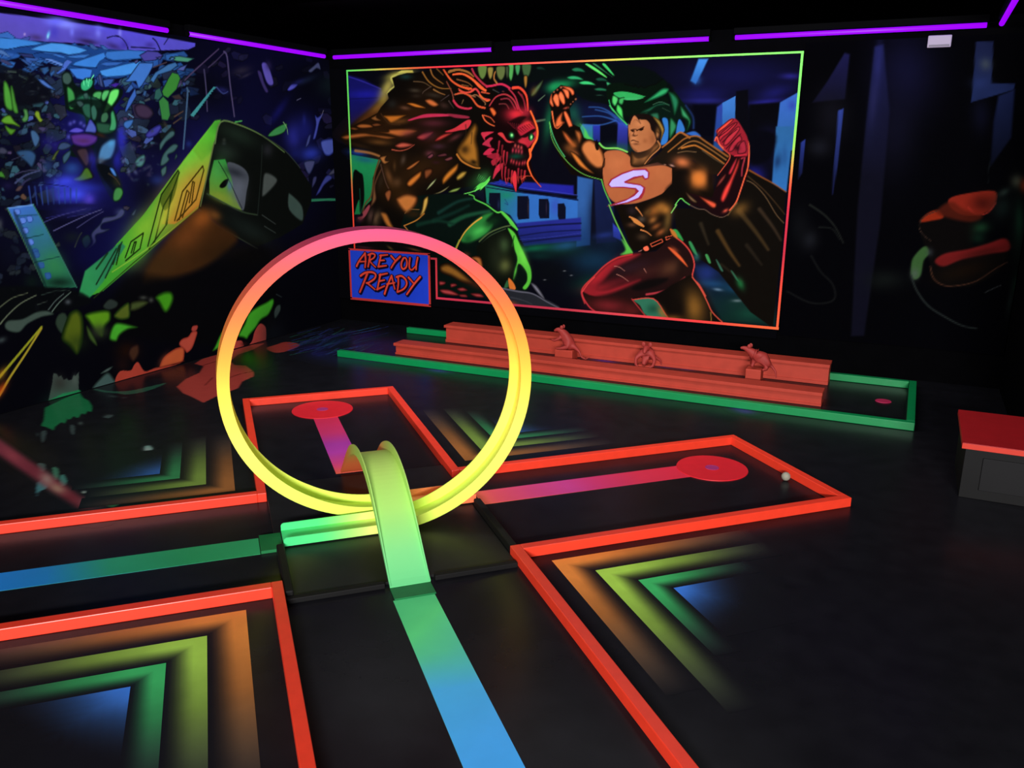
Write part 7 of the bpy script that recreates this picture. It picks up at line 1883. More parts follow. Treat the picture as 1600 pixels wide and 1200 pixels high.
m1;14090a,3c2418;.0104,1,.0364;2109 89 15 26 35 3 1 -35 -32 -27
b0;1a0c0c;.8,14.87,-2.066,-3.317,-14.87;2082 57
f1;a03a2c;.007,1;2042 8 26 28 44 -8 20 18 18 5 24 -40 42 1 25 -1 87 -9 43 -20 -3 -26 -98 -3 -85 6 -81 5 -55 14
m1;7a2a1c,b0502c;.0056,1,.0282;2244 13 26 32 40 17 33 6 28 -6 -1 -33 -16 -23 -58 0 -44 0
m1;7c2a20,a84434;.0058,1,.0232;2350 79 16 18 33 4 22 16 26 -5 -9 -24 -25 -37 -28 -12 -12 15
m1;7c2a20,9c3c34;.0058,1,.0152;2419 128 11 11 23 -4 -8 -17 -21 -1
s1;2c0c0a;.0054,1,.0075,.0043;2157 -29 13 7 18 0
s1;501810;.0056,.7,.0056,.0056;2241 11 56 -2 71 0
b0;b05030;.5,17.81,-21.75,-10.61,-12.5;2269 35
m1;103008,3c9424;.0074,1,.0248;2519 16 17 21 34 42 31 21 13 -18 -43 -52
m1;103808,3c9c24;.008,1,.0334;2671 54 43 43 28 39 50 20 66 13 43 10 6 -24 -39 -45 -51 -15 -35 -28 -43 -26 -17 -13 -22 10
m1;14201c,34403c;.007,1,.021;2903 116 19 25 26 2 -3 -29 -37 -28
f1;a03c34;.0079,1;2676 31 21 -15 6 -24 24 7 26 17 19 36 36 28 31 -17 5 -30 -13 -44 -58 -11 -157 -7 -76 -22 67 74
b0;301010;.7,21.37,-2.341,-8.866,-44.37;2704 9
b0;101418;.6,5.869,-0.5915,-1.154,-6.083;2892 12
s1;242c2c;.007,1,.0098,.007;2927 193 33 -17
"""
RIGHTPART = """
f0;030306;.0043,1;-641 1484 1029 -82 287 -1814 -1144 -226
g0;262c6c,101020;.022,.9,-.3788,2.345,-.3879,1.4759;-207 1178 27 5 46 -224 13 -390 -9 -418 -45 -5 -28 478 -4 281
b0;16163c;.75,4.926,0.5866,-0.1149,-3.673;-98 1091
b0;2a2e70;.8,39.95,1.757,-0.7155,-6.807;-189 1120
b0;2a2c60;.7,39.31,0.3572,-0.8243,-6.658;-190 992
b0;121228;.7,6.853,0.2267,-0.297,-3.096;-107 904
g0;1c1c4c,0c0c18;.0174,1,-.6061,2.312,-.6413,1.8112;-353 1066 49 95 17 -6 0 -150 -109 -9
b0;14141e;.7,8.292,0.84,-0.06506,-5.641;-325 950
b0;1c1e28;.7,12.77,1.253,0.05019,-14.69;-358 838
g0;3448a0,14183c;.0089,1,-.6002,1.9437,-.5841,1.3575;-305 966 16 6 2 -179 -7 -126 -4 12
g0;2a3c94,101434;.0092,1,-.8346,1.7329,-.8315,1.4566;-425 855 15 11 1 -120 -12 -24
g0;1c2448,223060;.0098,1,.2659,2.3179,.2884,2.0133;106 1180 52 -2 12 -131 70 -4 -2 -18 -42 -14 -78 -24 -4 82
b0;46525c;.8,28.64,11.03,6.011,-23.03;145 1108
b0;2a3a74;.5,17.48,2.38,-0.6424,-24.52;139 1048
g0;1c2650,0c1020;.0198,1,.4279,2.0308,.4394,1.5432;197 1006 44 19 12 -154 -48 -94 -11 146
b0;10122c;.6,17.35,2.362,-0.1011,-8.764;153 945
s1;242824;.0111,.9,.012,.0065;-372 630 54 -34 45 -45 34 -57
s1;1c201e;.0111,.9,.0092,.0046;-330 549 46 -4 32 -40
b0;1a1c22;.9,17.3,1.655,0.6723,-13.87;-360 500
s1;161818;.0162,.9,.0105,.0105;-348 440 40 -58 44 -40 17 -48 -21 -26 -69 -6 -86 37
b0;141a18;.7,7.65,0.8735,0.965,-14.05;-82 367
b0;101216;.6,14.33,1.336,0.2928,-6.956;-399 546
f1;0a0808;.0168,1;8 566 14 41 34 22 41 36 52 21 78 9 10 -41 -26 -40 -19 -50 -1 -60 75 34 27 -9 6 -39 -25 -72 -82 -57 -93 4 -38 39 1 31
f1;9c2c14;.0171,1;9 582 22 31 31 11 21 -24 -35 -12
s1;3c2c24;.006,1,.006,.0043;66 624 -43 -22 -14 -31 12 -30 31 -24
f1;94281a;.0124,1;93 665 47 18 87 12 10 -41 -14 -25 -38 -18 -45 1 -39 23
b0;3c100c;.7,14.18,1.935,0.5159,-17.03;197 653
s1;b03024;.0083,1,.0074,.0074;155 637 30 -24 34 9 18 32
f1;5c1c10;.0336,.8;58 619 41 36 48 -28 56 -18 -32 -21 -74 12
b0;1e4a2c;.8,18.36,5.432,5.939,-24.14;204 569
b0;123020;.7,22.41,3.037,1.184,-25.02;200 534
f1;7c1c1c;.0211,1;75 446 29 28 70 19 60 23 41 19 21 -11 2 -29 -59 -14 -78 -24 -56 -29
b0;4a1412;.7,6.383,2.096,11,-36.19;220 485
s1;5c3828;.0103,.9,.0077,.0051;63 425 15 -41 36 -23 50 3 52 20 48 43 36 28
b0;1c1008;.7,5.226,1.968,5.747,-15.09;175 417
f1;3c6434;.0176,1;0 421 3 32 24 37 16 4 10 -23 -15 -27 -3 -52 -17 -17 -14 15
b0;56645c;.7,34.99,4.241,1.561,-23.82;15 396
b0;3c4448;.6,44.58,5.559,1.767,-32.38;55 476
s1;2c3432;.0132,.95,.0106,.0079;4 390 23 -51 45 -55 61 -37 59 -27 47 -6
s1;3a3e3e;.0068,.8,.0068,.0059;248 345 25 17 20 12
b0;484c3c;.9,26.7,3.841,0.416,-20.99;291 728
b0;7c2c14;.9,39.35,5.722,0.4601,-21.01;314 714
b0;2c3a34;.9,22.51,15.01,25.08,-34.04;257 691
b0;182824;.7,15.64,-2.845,-4.034,-11.35;260 640
b0;10201a;.8,23.24,3.351,0.1893,-4.257;319 560
b0;183c28;.7,38.89,5.619,0.3324,-8.574;318 599
b0;164028;.8,28.67,4.134,0.8938,-12.39;346 372
b0;1c2824;.7,56.51,-0.5496,-1.086,-9.017;328 315
s1;141a1c;.0065,.8,.0057,.0041;199 798 6 -77
"""
SIGN = """
f0;2040c8;.0067,1;-2535 408 604 29 -5 -363 -622 -54
b0;2a50dc;.4,3.599,-0.1639,0.3412,-5.772;-2365 301
b0;1c38b8;.4,3.719,-0.1164,0.646,-8.678;-2165 171
s1;0c0620;.0082,1,.0407,.0366;-2433 269 17 28 35 38
s1;0c0620;.0081,1,.0405,.0364;-2381 335 2 -33 -5 -35
s1;0c0620;.0082,1,.0347,.0306;-2411 293 34 3
s1;0c0620;.0081,1,.0403,.0363;-2352 329 -14 -58
s1;0c0620;.0081,1,.0382,.0342;-2362 327 21 9 17 -5 -8 -15 -28 -16
s1;0c0620;.0081,1,.0354,.0314;-2356 300 13 -13 20 -15
s1;0c0620;.008,1,.039,.035;-2290 330 -17 -56
s1;0c0620;.008,1,.0378,.0338;-2295 328 43 7
s1;0c0620;.008,1,.036,.032;-2299 305 27 3
s1;0c0620;.008,1,.038,.034;-2307 274 46 9
s1;0c0620;.0079,1,.0394,.0355;-2232 330 19 -18
s1;0c0620;.0079,1,.0404,.0364;-2182 330 -31 -27 -21 -30
s1;0c0620;.0079,1,.0382,.0343;-2164 324 -12 -22 -1 -19 10 -11 17 12 6 23 -8 18 -12 -1
s1;0c0620;.0078,1,.037,.0331;-2127 327 -6 -30 3 -20 13 -5 20 18
s1;0c0620;.0078,1,.0378,.0339;-2086 330 -7 -31 -2 -24
s1;0c0620;.0082,1,.044,.0399;-2373 235 -23 -45 -24 -46
s1;0c0620;.0082,1,.0417,.0376;-2412 224 28 17 39 5 20 -10 -7 -21 -33 -20 -14 -4
s1;0c0620;.0082,1,.0378,.0337;-2375 191 20 -13 24 -16
s1;0c0620;.0081,1,.0404,.0364;-2297 238 -20 -75
s1;0c0620;.0081,1,.0391,.0351;-2302 234 45 12
s1;0c0620;.0081,1,.0374,.0333;-2305 205 31 8
s1;0c0620;.0081,1,.0385,.0344;-2319 163 44 21
s1;0c0620;.0081,1,.0411,.0371;-2277 146 16 36 27 54
s1;0c0620;.008,1,.038,.034;-2234 236 8 -28 9 -34
s1;0c0620;.008,1,.0361,.0321;-2261 194 45 10
s1;0c0620;.008,1,.0388,.0348;-2197 233 1 -35 -8 -38
s1;0c0620;.008,1,.0396,.0356;-2205 232 27 6 23 -14 6 -22 -18 -25 -34 -17
s1;0c0620;.0079,1,.0392,.0353;-2138 234 26 -24
s1;0c0620;.0079,1,.0411,.0372;-2075 241 -34 -37 -41 -51
s1;14061c;.0068,1,.0366,.0339;-2438 274 17 27 35 38
s1;14061c;.0068,1,.0364,.0337;-2386 339 2 -33 -5 -35
s1;14061c;.0068,1,.0306,.0279;-2416 297 34 3
s1;14061c;.0068,1,.0363,.0336;-2356 334 -15 -59
s1;14061c;.0067,1,.0342,.0315;-2367 332 21 8 17 -5 -7 -15 -29 -16
s1;14061c;.0068,1,.0314,.0287;-2361 305 13 -14 20 -15
s1;14061c;.0067,1,.035,.0323;-2294 334 -18 -55
s1;14061c;.0067,1,.0338,.0311;-2300 333 43 6
s1;14061c;.0067,1,.032,.0294;-2304 309 28 3
s1;14061c;.0067,1,.034,.0314;-2312 279 46 8
s1;14061c;.0066,1,.0355,.0328;-2237 335 20 -19
s1;14061c;.0066,1,.0364,.0338;-2186 335 -31 -28 -22 -29
s1;14061c;.0066,1,.0343,.0316;-2168 329 -12 -22 -1 -20 10 -11 17 12 5 23 -7 18 -12 0
s1;14061c;.0065,1,.0331,.0305;-2132 331 -5 -30 2 -20 13 -5 21 19
s1;14061c;.0065,1,.0339,.0313;-2090 335 -8 -32 -2 -24
s1;14061c;.0069,1,.0399,.0371;-2378 240 -23 -46 -24 -46
s1;14061c;.0068,1,.0376,.0349;-2417 228 29 17 38 5 21 -10 -8 -21 -32 -20 -15 -4
s1;14061c;.0068,1,.0338,.031;-2380 196 20 -13 24 -16
s1;14061c;.0068,1,.0364,.0337;-2302 242 -20 -74
s1;14061c;.0067,1,.0351,.0324;-2307 239 45 11
s1;14061c;.0068,1,.0333,.0306;-2310 209 31 8
s1;14061c;.0068,1,.0345,.0317;-2324 168 44 20
s1;14061c;.0067,1,.0371,.0344;-2281 150 15 36 28 54
s1;14061c;.0067,1,.034,.0313;-2238 240 7 -28 9 -34
s1;14061c;.0067,1,.0321,.0295;-2266 198 45 10
s1;14061c;.0067,1,.0348,.0322;-2201 237 0 -34 -8 -39
s1;14061c;.0066,1,.0356,.033;-2210 236 27 7 23 -15 6 -22 -17 -24 -34 -17
s1;14061c;.0066,1,.0353,.0327;-2143 238 26 -24
s1;14061c;.0066,1,.0372,.0346;-2079 245 -34 -36 -42 -52
s1;d8402c;.0068,1,.0216,.0168;-2438 274 17 27 35 38
s1;d8402c;.0068,1,.0215,.0167;-2386 339 2 -33 -5 -35
s1;d8402c;.0068,1,.0157,.0122;-2416 297 34 3
s1;d8402c;.0068,1,.0214,.0167;-2356 334 -15 -59
s1;d8402c;.0067,1,.0194,.0151;-2367 332 21 8 17 -5 -7 -15 -29 -16
s1;d8402c;.0068,1,.0165,.0129;-2361 305 13 -14 20 -15
s1;d8402c;.0067,1,.0203,.0158;-2294 334 -18 -55
s1;d8402c;.0067,1,.0192,.0149;-2300 333 43 6
s1;d8402c;.0067,1,.0173,.0135;-2304 309 28 3
s1;d8402c;.0067,1,.0193,.015;-2312 279 46 8
s1;d8402c;.0066,1,.0209,.0163;-2237 335 20 -19
s1;d8402c;.0066,1,.0219,.017;-2186 335 -31 -28 -22 -29
s1;d8402c;.0066,1,.0198,.0154;-2168 329 -12 -22 -1 -20 10 -11 17 12 5 23 -7 18 -12 0
s1;d8402c;.0065,1,.0188,.0146;-2132 331 -5 -30 2 -20 13 -5 21 19
s1;d8402c;.0065,1,.0196,.0153;-2090 335 -8 -32 -2 -24
s1;d8402c;.0069,1,.0247,.0192;-2378 240 -23 -46 -24 -46
s1;d8402c;.0068,1,.0226,.0176;-2417 228 29 17 38 5 21 -10 -8 -21 -32 -20 -15 -4
s1;d8402c;.0068,1,.0187,.0146;-2380 196 20 -13 24 -16
s1;d8402c;.0068,1,.0215,.0167;-2302 242 -20 -74
s1;d8402c;.0067,1,.0203,.0158;-2307 239 45 11
s1;d8402c;.0068,1,.0185,.0144;-2310 209 31 8
s1;d8402c;.0068,1,.0195,.0152;-2324 168 44 20
s1;d8402c;.0067,1,.0223,.0173;-2281 150 15 36 28 54
s1;d8402c;.0067,1,.0193,.015;-2238 240 7 -28 9 -34
s1;d8402c;.0067,1,.0174,.0135;-2266 198 45 10
s1;d8402c;.0067,1,.0202,.0157;-2201 237 0 -34 -8 -39
s1;d8402c;.0066,1,.021,.0164;-2210 236 27 7 23 -15 6 -22 -17 -24 -34 -17
s1;d8402c;.0066,1,.0208,.0162;-2143 238 26 -24
s1;d8402c;.0066,1,.0227,.0177;-2079 245 -34 -36 -42 -52
s1;e8503a;.0082,.6,.0108,.009;-2438 274 17 27 35 38
s1;e8503a;.0082,.6,.0078,.0065;-2416 297 34 3
s1;e8503a;.0081,.6,.0097,.0081;-2367 332 21 8 17 -5 -7 -15 -29 -16
s1;e8503a;.008,.6,.0101,.0084;-2294 334 -18 -55
s1;e8503a;.008,.6,.0087,.0072;-2304 309 28 3
s1;e8503a;.0079,.6,.0105,.0087;-2237 335 20 -19
s1;e8503a;.0079,.6,.0099,.0083;-2168 329 -12 -22 -1 -20 10 -11 17 12 5 23 -7 18 -12 0
s1;e8503a;.0078,.6,.0098,.0082;-2090 335 -8 -32 -2 -24
s1;e8503a;.0082,.6,.0113,.0094;-2417 228 29 17 38 5 21 -10 -8 -21 -32 -20 -15 -4
s1;e8503a;.0081,.6,.0107,.0089;-2302 242 -20 -74
s1;e8503a;.0081,.6,.0092,.0077;-2310 209 31 8
s1;e8503a;.0081,.6,.0111,.0093;-2281 150 15 36 28 54
s1;e8503a;.008,.6,.0087,.0072;-2266 198 45 10
s1;e8503a;.008,.6,.0105,.0088;-2210 236 27 7 23 -15 6 -22 -17 -24 -34 -17
s1;e8503a;.0079,.6,.0114,.0095;-2079 245 -34 -36 -42 -52
"""
FLOORPAINT = """
f0;a03c34;.0078,1;-2309 2098 -52 92 -24 92 -60 81 -62 15 -44 98 -38 110 48 24 -21 99 48 82 41 -119 9 -100 51 -99 59 -41 47 13 60 -38 44 -32 38 -45 13 -75 49 -73 5 -43 5 -78 16 -69 -85 34 -64 21
s1;3c0c0a;.0076,1,.0095,.0076;-2232 2275 -2 62 12 49
s1;4a1210;.0072,1,.0091,.0054;-2287 2248 54 -93
s1;4a1210;.0083,1,.0104,.0104;-2457 2368 -1 82 5 52
f1;9c3830;.0093,1;-2441 2716 -11 78 5 60 83 -15 35 -93 -18 -76
b0;1c3c0c;.9,6.524,6.393,3.854,-1.359;-2384 2537
b0;142c0c;.7,9.298,8.198,1.257,-2.467;-2364 2597
b0;2c1010;.6,9.332,9.593,2.772,-5.459;-2503 2334
f1;2c6048;.0068,.8;-2556 1945 27 4 68 7 48 33 16 64 16 66 24 -102 -24 -66 -52 -9 -53 -8
b0;3c4c48;.7,20.51,23.4,9.03,-46;-2408 1911
b0;343c3c;.7,41.08,47.78,24.15,-47.99;-2360 1917
f0;1e7444;.0052,1;-2492 1720 -35 90 -24 83 71 -40 45 -15 65 -39 53 -45 -24 4 28 -32 -21 6 33 -41 -28 7 21 -31 -20 6 41 -37 -23 4 21 -36 30 -29 -27 9 -46 6 -56 50
b0;4c5854;.9,26.32,32.99,22.36,-22.19;-2235 1749
f1;3c4a48;.0054,1;-2260 1633 21 -2 66 -54 -27 11
f1;3c4a48;.0053,1;-2278 1549 2 14 39 -29 47 -46
f1;3c4a48;.0058,1;-2241 1736 10 26 16 -27
b0;4c5c54;.9,53.36,67.48,13.72,-27.43;-2248 1659
b0;344040;.8,69.32,94.97,13,-26.05;-2268 1530
f1;5c8478;.0049,1;-1898 1588 0 17 32 -17 23 -37
f1;406c58;.0044,1;-1817 1425 14 7 27 -24 9 -18
f1;3c8450;.0041,1;-1813 1371 -2 27 4 11 96 -76 85 -63 -22 -14 -90 64
b0;5cac5c;.6,30.61,36.74,4.973,-10.06;-1716 1316
f1;3c7058;.0044,1;-1987 1369 19 0 47 -33 23 -24 -35 18
f1;40786c;.0042,1;-1904 1326 -14 21 44 -24 25 -22 -3 -11
f1;44787c;.0041,1;-1925 1280 -8 32 56 -42 10 -29 15 -17
f1;587068;.0045,.7;-2047 1369 17 8 47 -35 -11 -5
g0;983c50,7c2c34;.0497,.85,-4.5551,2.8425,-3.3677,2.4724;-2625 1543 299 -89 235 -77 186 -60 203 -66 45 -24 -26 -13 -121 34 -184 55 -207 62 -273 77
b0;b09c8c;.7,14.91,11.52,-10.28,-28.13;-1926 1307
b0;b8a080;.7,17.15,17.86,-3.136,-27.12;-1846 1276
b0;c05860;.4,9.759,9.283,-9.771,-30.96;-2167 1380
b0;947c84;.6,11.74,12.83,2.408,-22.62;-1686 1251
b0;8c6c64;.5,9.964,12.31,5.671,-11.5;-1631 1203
f1;8c9c90;.004,1;-1773 1288 -2 7 10 -4 7 -8
b0;8a9890;.95,32.04,35.59,8.59,-17.26;-1875 1580
b0;6c7c78;.9,42.12,45.76,15.47,-31.12;-1818 1567
s1;4438a0;.0151,.75,.0126,.0063;-2335 2958 -9 41 -5 36 -18 62
s1;3450a0;.0146,.75,.0122,.0061;-2414 2826 13 50 17 46 14 75
s1;4438a0;.0135,.75,.0112,.0056;-2194 2713 9 44 12 39 8 65
s1;4438a0;.0141,.75,.0118,.0059;-2252 2809 1 42 5 38 -2 63
s1;3c48b0;.0158,.75,.0131,.0066;-2416 3042 -13 41 -9 36 -23 64
s1;4438a0;.0136,.75,.0113,.0056;-2154 2745 6 43 9 38 5 63
s1;2c8060;.014,.75,.0117,.0058;-2238 2793 -9 36 -5 32 -17 56
s1;3450a0;.0155,.75,.0129,.0065;-2456 2978 9 52 15 47 8 79
s1;2c8060;.0136,.75,.0114,.0057;-2090 2793 1 40 5 36 -2 60
s1;4444a8;.0158,.75,.0131,.0066;-2297 3097 14 55 19 51 16 83
s1;3450a0;.015,.75,.0125,.0063;-2443 2885 0 46 5 40 -4 69
s1;2c7c98;.014,.75,.0117,.0058;-2279 2773 13 47 16 43 13 71
s1;3c48b0;.0139,.75,.0116,.0058;-2330 2724 -7 37 -3 33 -14 56
s1;3450a0;.0136,.75,.0113,.0057;-2208 2729 -8 35 -4 32 -14 54
s1;3c48b0;.0145,.75,.0121,.0061;-2260 2881 3 45 8 40 1 68
s1;3450a0;.015,.75,.0125,.0063;-2338 2940 6 48 10 44 4 73
s1;4438a0;.0159,.75,.0133,.0066;-2346 3102 15 57 21 52 17 85
s1;2c7c98;.0163,.75,.0136,.0068;-2305 3193 4 52 8 47 1 79
s1;2c7c98;.0141,.75,.0118,.0059;-2116 2870 11 47 14 43 11 70
s1;3c48b0;.0161,.75,.0134,.0067;-2271 3168 9 54 14 49 8 81
s1;4438a0;.0147,.75,.0122,.0061;-2372 2852 8 48 13 43 7 72
s1;2c8060;.0146,.75,.0121,.0061;-2257 2888 8 47 12 43 7 71
s1;3c48b0;.0136,.75,.0113,.0057;-2267 2698 -2 38 3 35 -6 58
s1;3450a0;.0134,.75,.0111,.0056;-2163 2706 6 41 9 37 3 63
s1;3450a0;.0144,.75,.012,.006;-2282 2847 -12 36 -9 31 -22 56
s1;3450a0;.0148,.75,.0124,.0062;-2378 2886 -5 42 1 37 -10 65
s1;3450a0;.0154,.75,.0128,.0064;-2407 2969 1 48 6 42 -2 72
s1;4444a8;.0138,.75,.0115,.0058;-2319 2722 10 45 15 42 11 69
s1;3450a0;.0139,.75,.0116,.0058;-2238 2775 5 43 8 38 2 65
s1;4444a8;.0156,.75,.013,.0065;-2393 3014 15 55 20 51 18 83
s1;3c48b0;.0135,.75,.0112,.0056;-2144 2734 5 41 9 38 3 63
s1;2c8060;.0158,.75,.0132,.0066;-2347 3084 13 55 17 50 13 82
s1;2c8060;.0134,.75,.0112,.0056;-2270 2664 11 44 15 41 11 66
s1;3450a0;.0135,.75,.0112,.0056;-2025 2792 8 43 11 39 7 64
s1;2c8060;.0148,.75,.0123,.0062;-2420 2855 9 49 14 44 9 74
s1;3c48b0;.0135,.75,.0112,.0056;-2115 2746 -1 39 3 34 -4 59
s1;4438a0;.0154,.75,.0129,.0064;-2362 3003 16 55 20 50 18 82
s1;4444a8;.0142,.75,.0118,.0059;-2208 2841 -10 37 -6 32 -18 56
s1;2c7c98;.0145,.75,.0121,.006;-2358 2826 10 48 14 43 10 73
s1;2c7c98;.0159,.75,.0133,.0066;-2286 3125 9 53 14 48 8 81
s1;3450a0;.0148,.75,.0124,.0062;-2183 2978 -9 40 -5 35 -17 61
s1;3450a0;.0159,.75,.0132,.0066;-2471 3034 10 53 14 49 9 81
s1;3c48b0;.0138,.75,.0115,.0058;-2282 2740 13 47 17 43 13 70
s1;4444a8;.0148,.75,.0123,.0062;-2384 2874 3 46 7 41 0 69
s1;2c8060;.0145,.75,.0121,.006;-2378 2821 4 45 8 41 1 68
s1;2c7c98;.0135,.75,.0113,.0056;-2142 2743 -10 34 -6 30 -18 52
s1;2c7c98;.0147,.75,.0123,.0061;-2166 2959 4 46 8 41 2 69
s1;2c7c98;.0139,.75,.0116,.0058;-2156 2816 14 48 18 44 17 71
s1;4438a0;.0154,.75,.0128,.0064;-2337 3004 8 51 13 46 8 77
s1;3450a0;.0159,.75,.0133,.0066;-2520 3022 0 48 4 44 -6 73
s1;2c7c98;.0143,.75,.0119,.006;-2243 2854 -11 36 -7 33 -19 56
s1;2c8060;.0154,.75,.0129,.0064;-2497 2938 -2 47 3 41 -6 70
s1;3c48b0;.0141,.75,.0118,.0059;-2128 2872 7 45 11 41 7 68
s1;4438a0;.0144,.75,.012,.006;-2375 2794 5 45 8 40 3 68
s1;3450a0;.0145,.75,.012,.006;-2279 2860 -11 37 -6 33 -19 58
s1;2c8060;.0158,.75,.0131,.0066;-2360 3069 -12 42 -8 37 -22 64
s1;4438a0;.0146,.75,.0122,.0061;-2236 2913 2 44 6 40 -1 67
s1;3450a0;.0153,.75,.0128,.0064;-2262 3030 11 52 15 47 12 79
s1;4444a8;.0149,.75,.0124,.0062;-2310 2926 -8 40 -5 36 -16 61
s1;2c8060;.0139,.75,.0116,.0058;-2056 2858 -8 36 -3 33 -14 57
s1;3c48b0;.0149,.75,.0124,.0062;-2253 2961 -9 40 -5 35 -16 62
s1;4438a0;.0161,.75,.0134,.0067;-2545 3038 -14 42 -10 37 -25 65
s1;4444a8;.0153,.75,.0127,.0064;-2195 3048 10 52 15 46 11 78
s1;3450a0;.0157,.75,.0131,.0066;-2348 3064 13 54 18 50 15 83
b0;202058;.8,8.7,6.743,3.274,-6.42;-2175 2738
b0;241c60;.6,5.876,4.62,3.692,-7.22;-2274 2822
b0;1c2c4c;.6,3.509,2.765,3.718,-1.851;-2254 2975
b0;1c2040;.6,4.286,2.882,1.783,-3.483;-2054 3005
b0;142c34;.6,4.592,3.453,9.271,-2.248;-2160 3099
b0;2c1c60;.6,6.828,5.105,10.12,-3.474;-2219 3147
b0;20284c;.6,2.476,1.706,0.4053,-5.287;-2003 2700
b0;302870;.9,8.868,4.906,2.125,-15.39;-1597 2718
b0;24406c;.9,12.13,6.085,3.668,-26.94;-1464 2757
b0;2c5058;.9,7.406,4.63,3.4,-25.58;-1826 2745
b0;3c3c60;.9,9.29,6.166,4.466,-33.7;-1934 2735
b0;1c2868;.95,11.52,4.198,1.143,-14.69;-1072 2761
b0;1c2c58;.95,10.29,3.576,1.932,-23.98;-1014 2741
b0;24306c;.95,14.77,3.734,1.452,-17.78;-736 2755
b0;1c4038;.95,7.5,1.727,2.533,-31.26;-671 2765
b0;281c68;.95,16.09,2.593,1.433,-16.51;-458 2734
b0;3a2070;.95,14.01,2.156,1.525,-16.87;-433 2707
b0;203070;.95,15.86,2.617,1.779,-21.51;-475 2767
b0;2c5040;.95,10.9,1.493,2.272,-26.5;-389 2749
b0;3c5c4c;.95,16.66,1.914,2.302,-26.75;-323 2753
b0;34248c;.95,9.21,2.975,0.9055,-27.1;-1075 3157
b0;34248c;.95,12.98,3.232,0.7741,-24.22;-829 3178
b0;2c2c8c;.95,13.25,2.977,0.906,-28;-746 3177
b0;1a2438;.95,9.18,1.613,0.891,-28.42;-582 3191
b0;1c2c40;.95,14.38,1.778,0.8951,-28.97;-404 3200
"""
back_place = lambda y: (lambda u, v, d: (u, y + d, v))
# framed mural
cv = Canvas(-5.10, -0.895, 0.22, 2.36, 0.0056, '050509'); cv.run(MURAL)
# keep the picture inside its border, but for the elbow that breaks out of it
inside = ((cv.U[None, :] > -4.895) & (cv.V[:, None] > 0.30) & (cv.V[:, None] < 2.335) & ~((cv.U[None, :] < -3.98) & (cv.V[:, None] < 0.66)))
elbow = (cv.U[None, :] <= -4.895) & (cv.V[:, None] > 1.55) & (cv.V[:, None] < 1.96) & (cv.img.sum(2) > 0.13)
cv.img[~(inside | elbow)] = cv.hexc('050508')
mural = empty('framed_mural', (-2.9, 6.79, 0), 0, 'large framed airbrush mural of a horned red-faced monster and a caped man with raised fists', 'mural')
o = link('painted_panel', cv.mesh('painted_panel', lambda u, v, d: (u + 2.9, -0.01 + d, v), 0.008), M['mural'], mural)
def border(name, x0, x1, z0, z1, stops, along):
    bm = bmesh.new(); n = 40
    for i in range(n):
        a, b = i / n, (i + 1) / n
        X = (x0 + (x1 - x0) * a, x0 + (x1 - x0) * b) if along == 'x' else (x0, x1)
        Z = (z0 + (z1 - z0) * a, z0 + (z1 - z0) * b) if along == 'z' else (z0, z1)
        add_box(bm, X[0] + 2.9, X[1] + 2.9, -0.014, -0.0101, Z[0], Z[1])
    bmesh.ops.remove_doubles(bm, verts=bm.verts, dist=1e-5)
    inner = [f for f in bm.faces if all(len(e.link_faces) > 2 for e in f.edges)]
    bmesh.ops.delete(bm, geom=inner, context='FACES_ONLY')
    o = from_bm(name, bm, M['frame'], mural)
    r = ramp(stops)
    colour_mesh(o.data, lambda x, y, z: r((x - 2.9 - x0) / (x1 - x0) if along == 'x' else (z - z0) / (z1 - z0)))
bw = 0.0155
border('border_strip', -4.905, -0.885, 2.331, 2.331 + bw * 0.9, [(0, '60e860'), (.05, '90e060'), (.10, 'e8c850'), (.16, 'e07838'), (.24, 'f03440'), (.36, 'f83048'), (.46, 'f05048'), (.56, 'f87848'), (.64, 'd8c850'), (.70, 'a8e858'), (.8, '90f868'), (1, '88ff70')], 'x')
border('border_strip', -4.905, -4.905 + bw * .9, 0.71, 2.331, [(0, 'e03828'), (.3, 'e84830'), (.42, 'b0803c'), (.5, '80b850'), (.75, '70e058'), (1, '60e860')], 'z')
border('border_strip', -0.903, -0.903 + bw * 1.1, 0.312, 2.331, [(0, 'f06038'), (.16, 'f04a38'), (.28, 'c02c40'), (.45, 'c82840'), (.53, 'e04c38'), (.61, 'e0a048'), (.68, '98e058'), (.8, '80f868'), (1, '88ff70')], 'z')
border('border_strip', -3.995, -0.883, 0.292, 0.312, [(0, 'c83048'), (.3, 'b02c44'), (.6, 'd04048'), (.8, 'e83c3c'), (.92, 'f05a38'), (1, 'f06838')], 'x')
border('border_strip', -3.995, -3.977, 0.312, 0.66, [(0, 'c83440'), (1, 'c83440')], 'z')
border('border_strip', -4.045, -3.977, 0.66, 0.678, [(0, 'b83040'), (1, 'b83040')], 'x')

# sign panel
sign = empty('sign_panel', (-4.505, 6.768, 0.2), 0, 'blue sign panel reading ARE YOU READY in red brush letters', 'sign')
cv = Canvas(-4.955, -4.055, 0.226, 0.71, 0.0034, '2040c8'); cv.run(SIGN)
link('lettered_board', cv.mesh('lettered_board', lambda u, v, d: (u + 4.505, d, v - 0.2), 0.007), M['mural'], sign)
for x0, x1, z0, z1 in ((-4.962, -4.944, .226, .712), (-4.066, -4.046, .226, .712), (-4.962, -4.046, .215, .238), (-4.962, -4.046, .699, .717)):
    bm = bmesh.new(); add_box(bm, x0 + 4.505, x1 + 4.505, -0.004, 0.002, z0 - 0.2, z1 - 0.2)
    from_bm('red_edging', bm, plain('red_edging_paint', (0.50, 0.03, 0.03), 0.6, 0.2) if 'red_edging_paint' not in bpy.data.materials else bpy.data.materials['red_edging_paint'], sign)

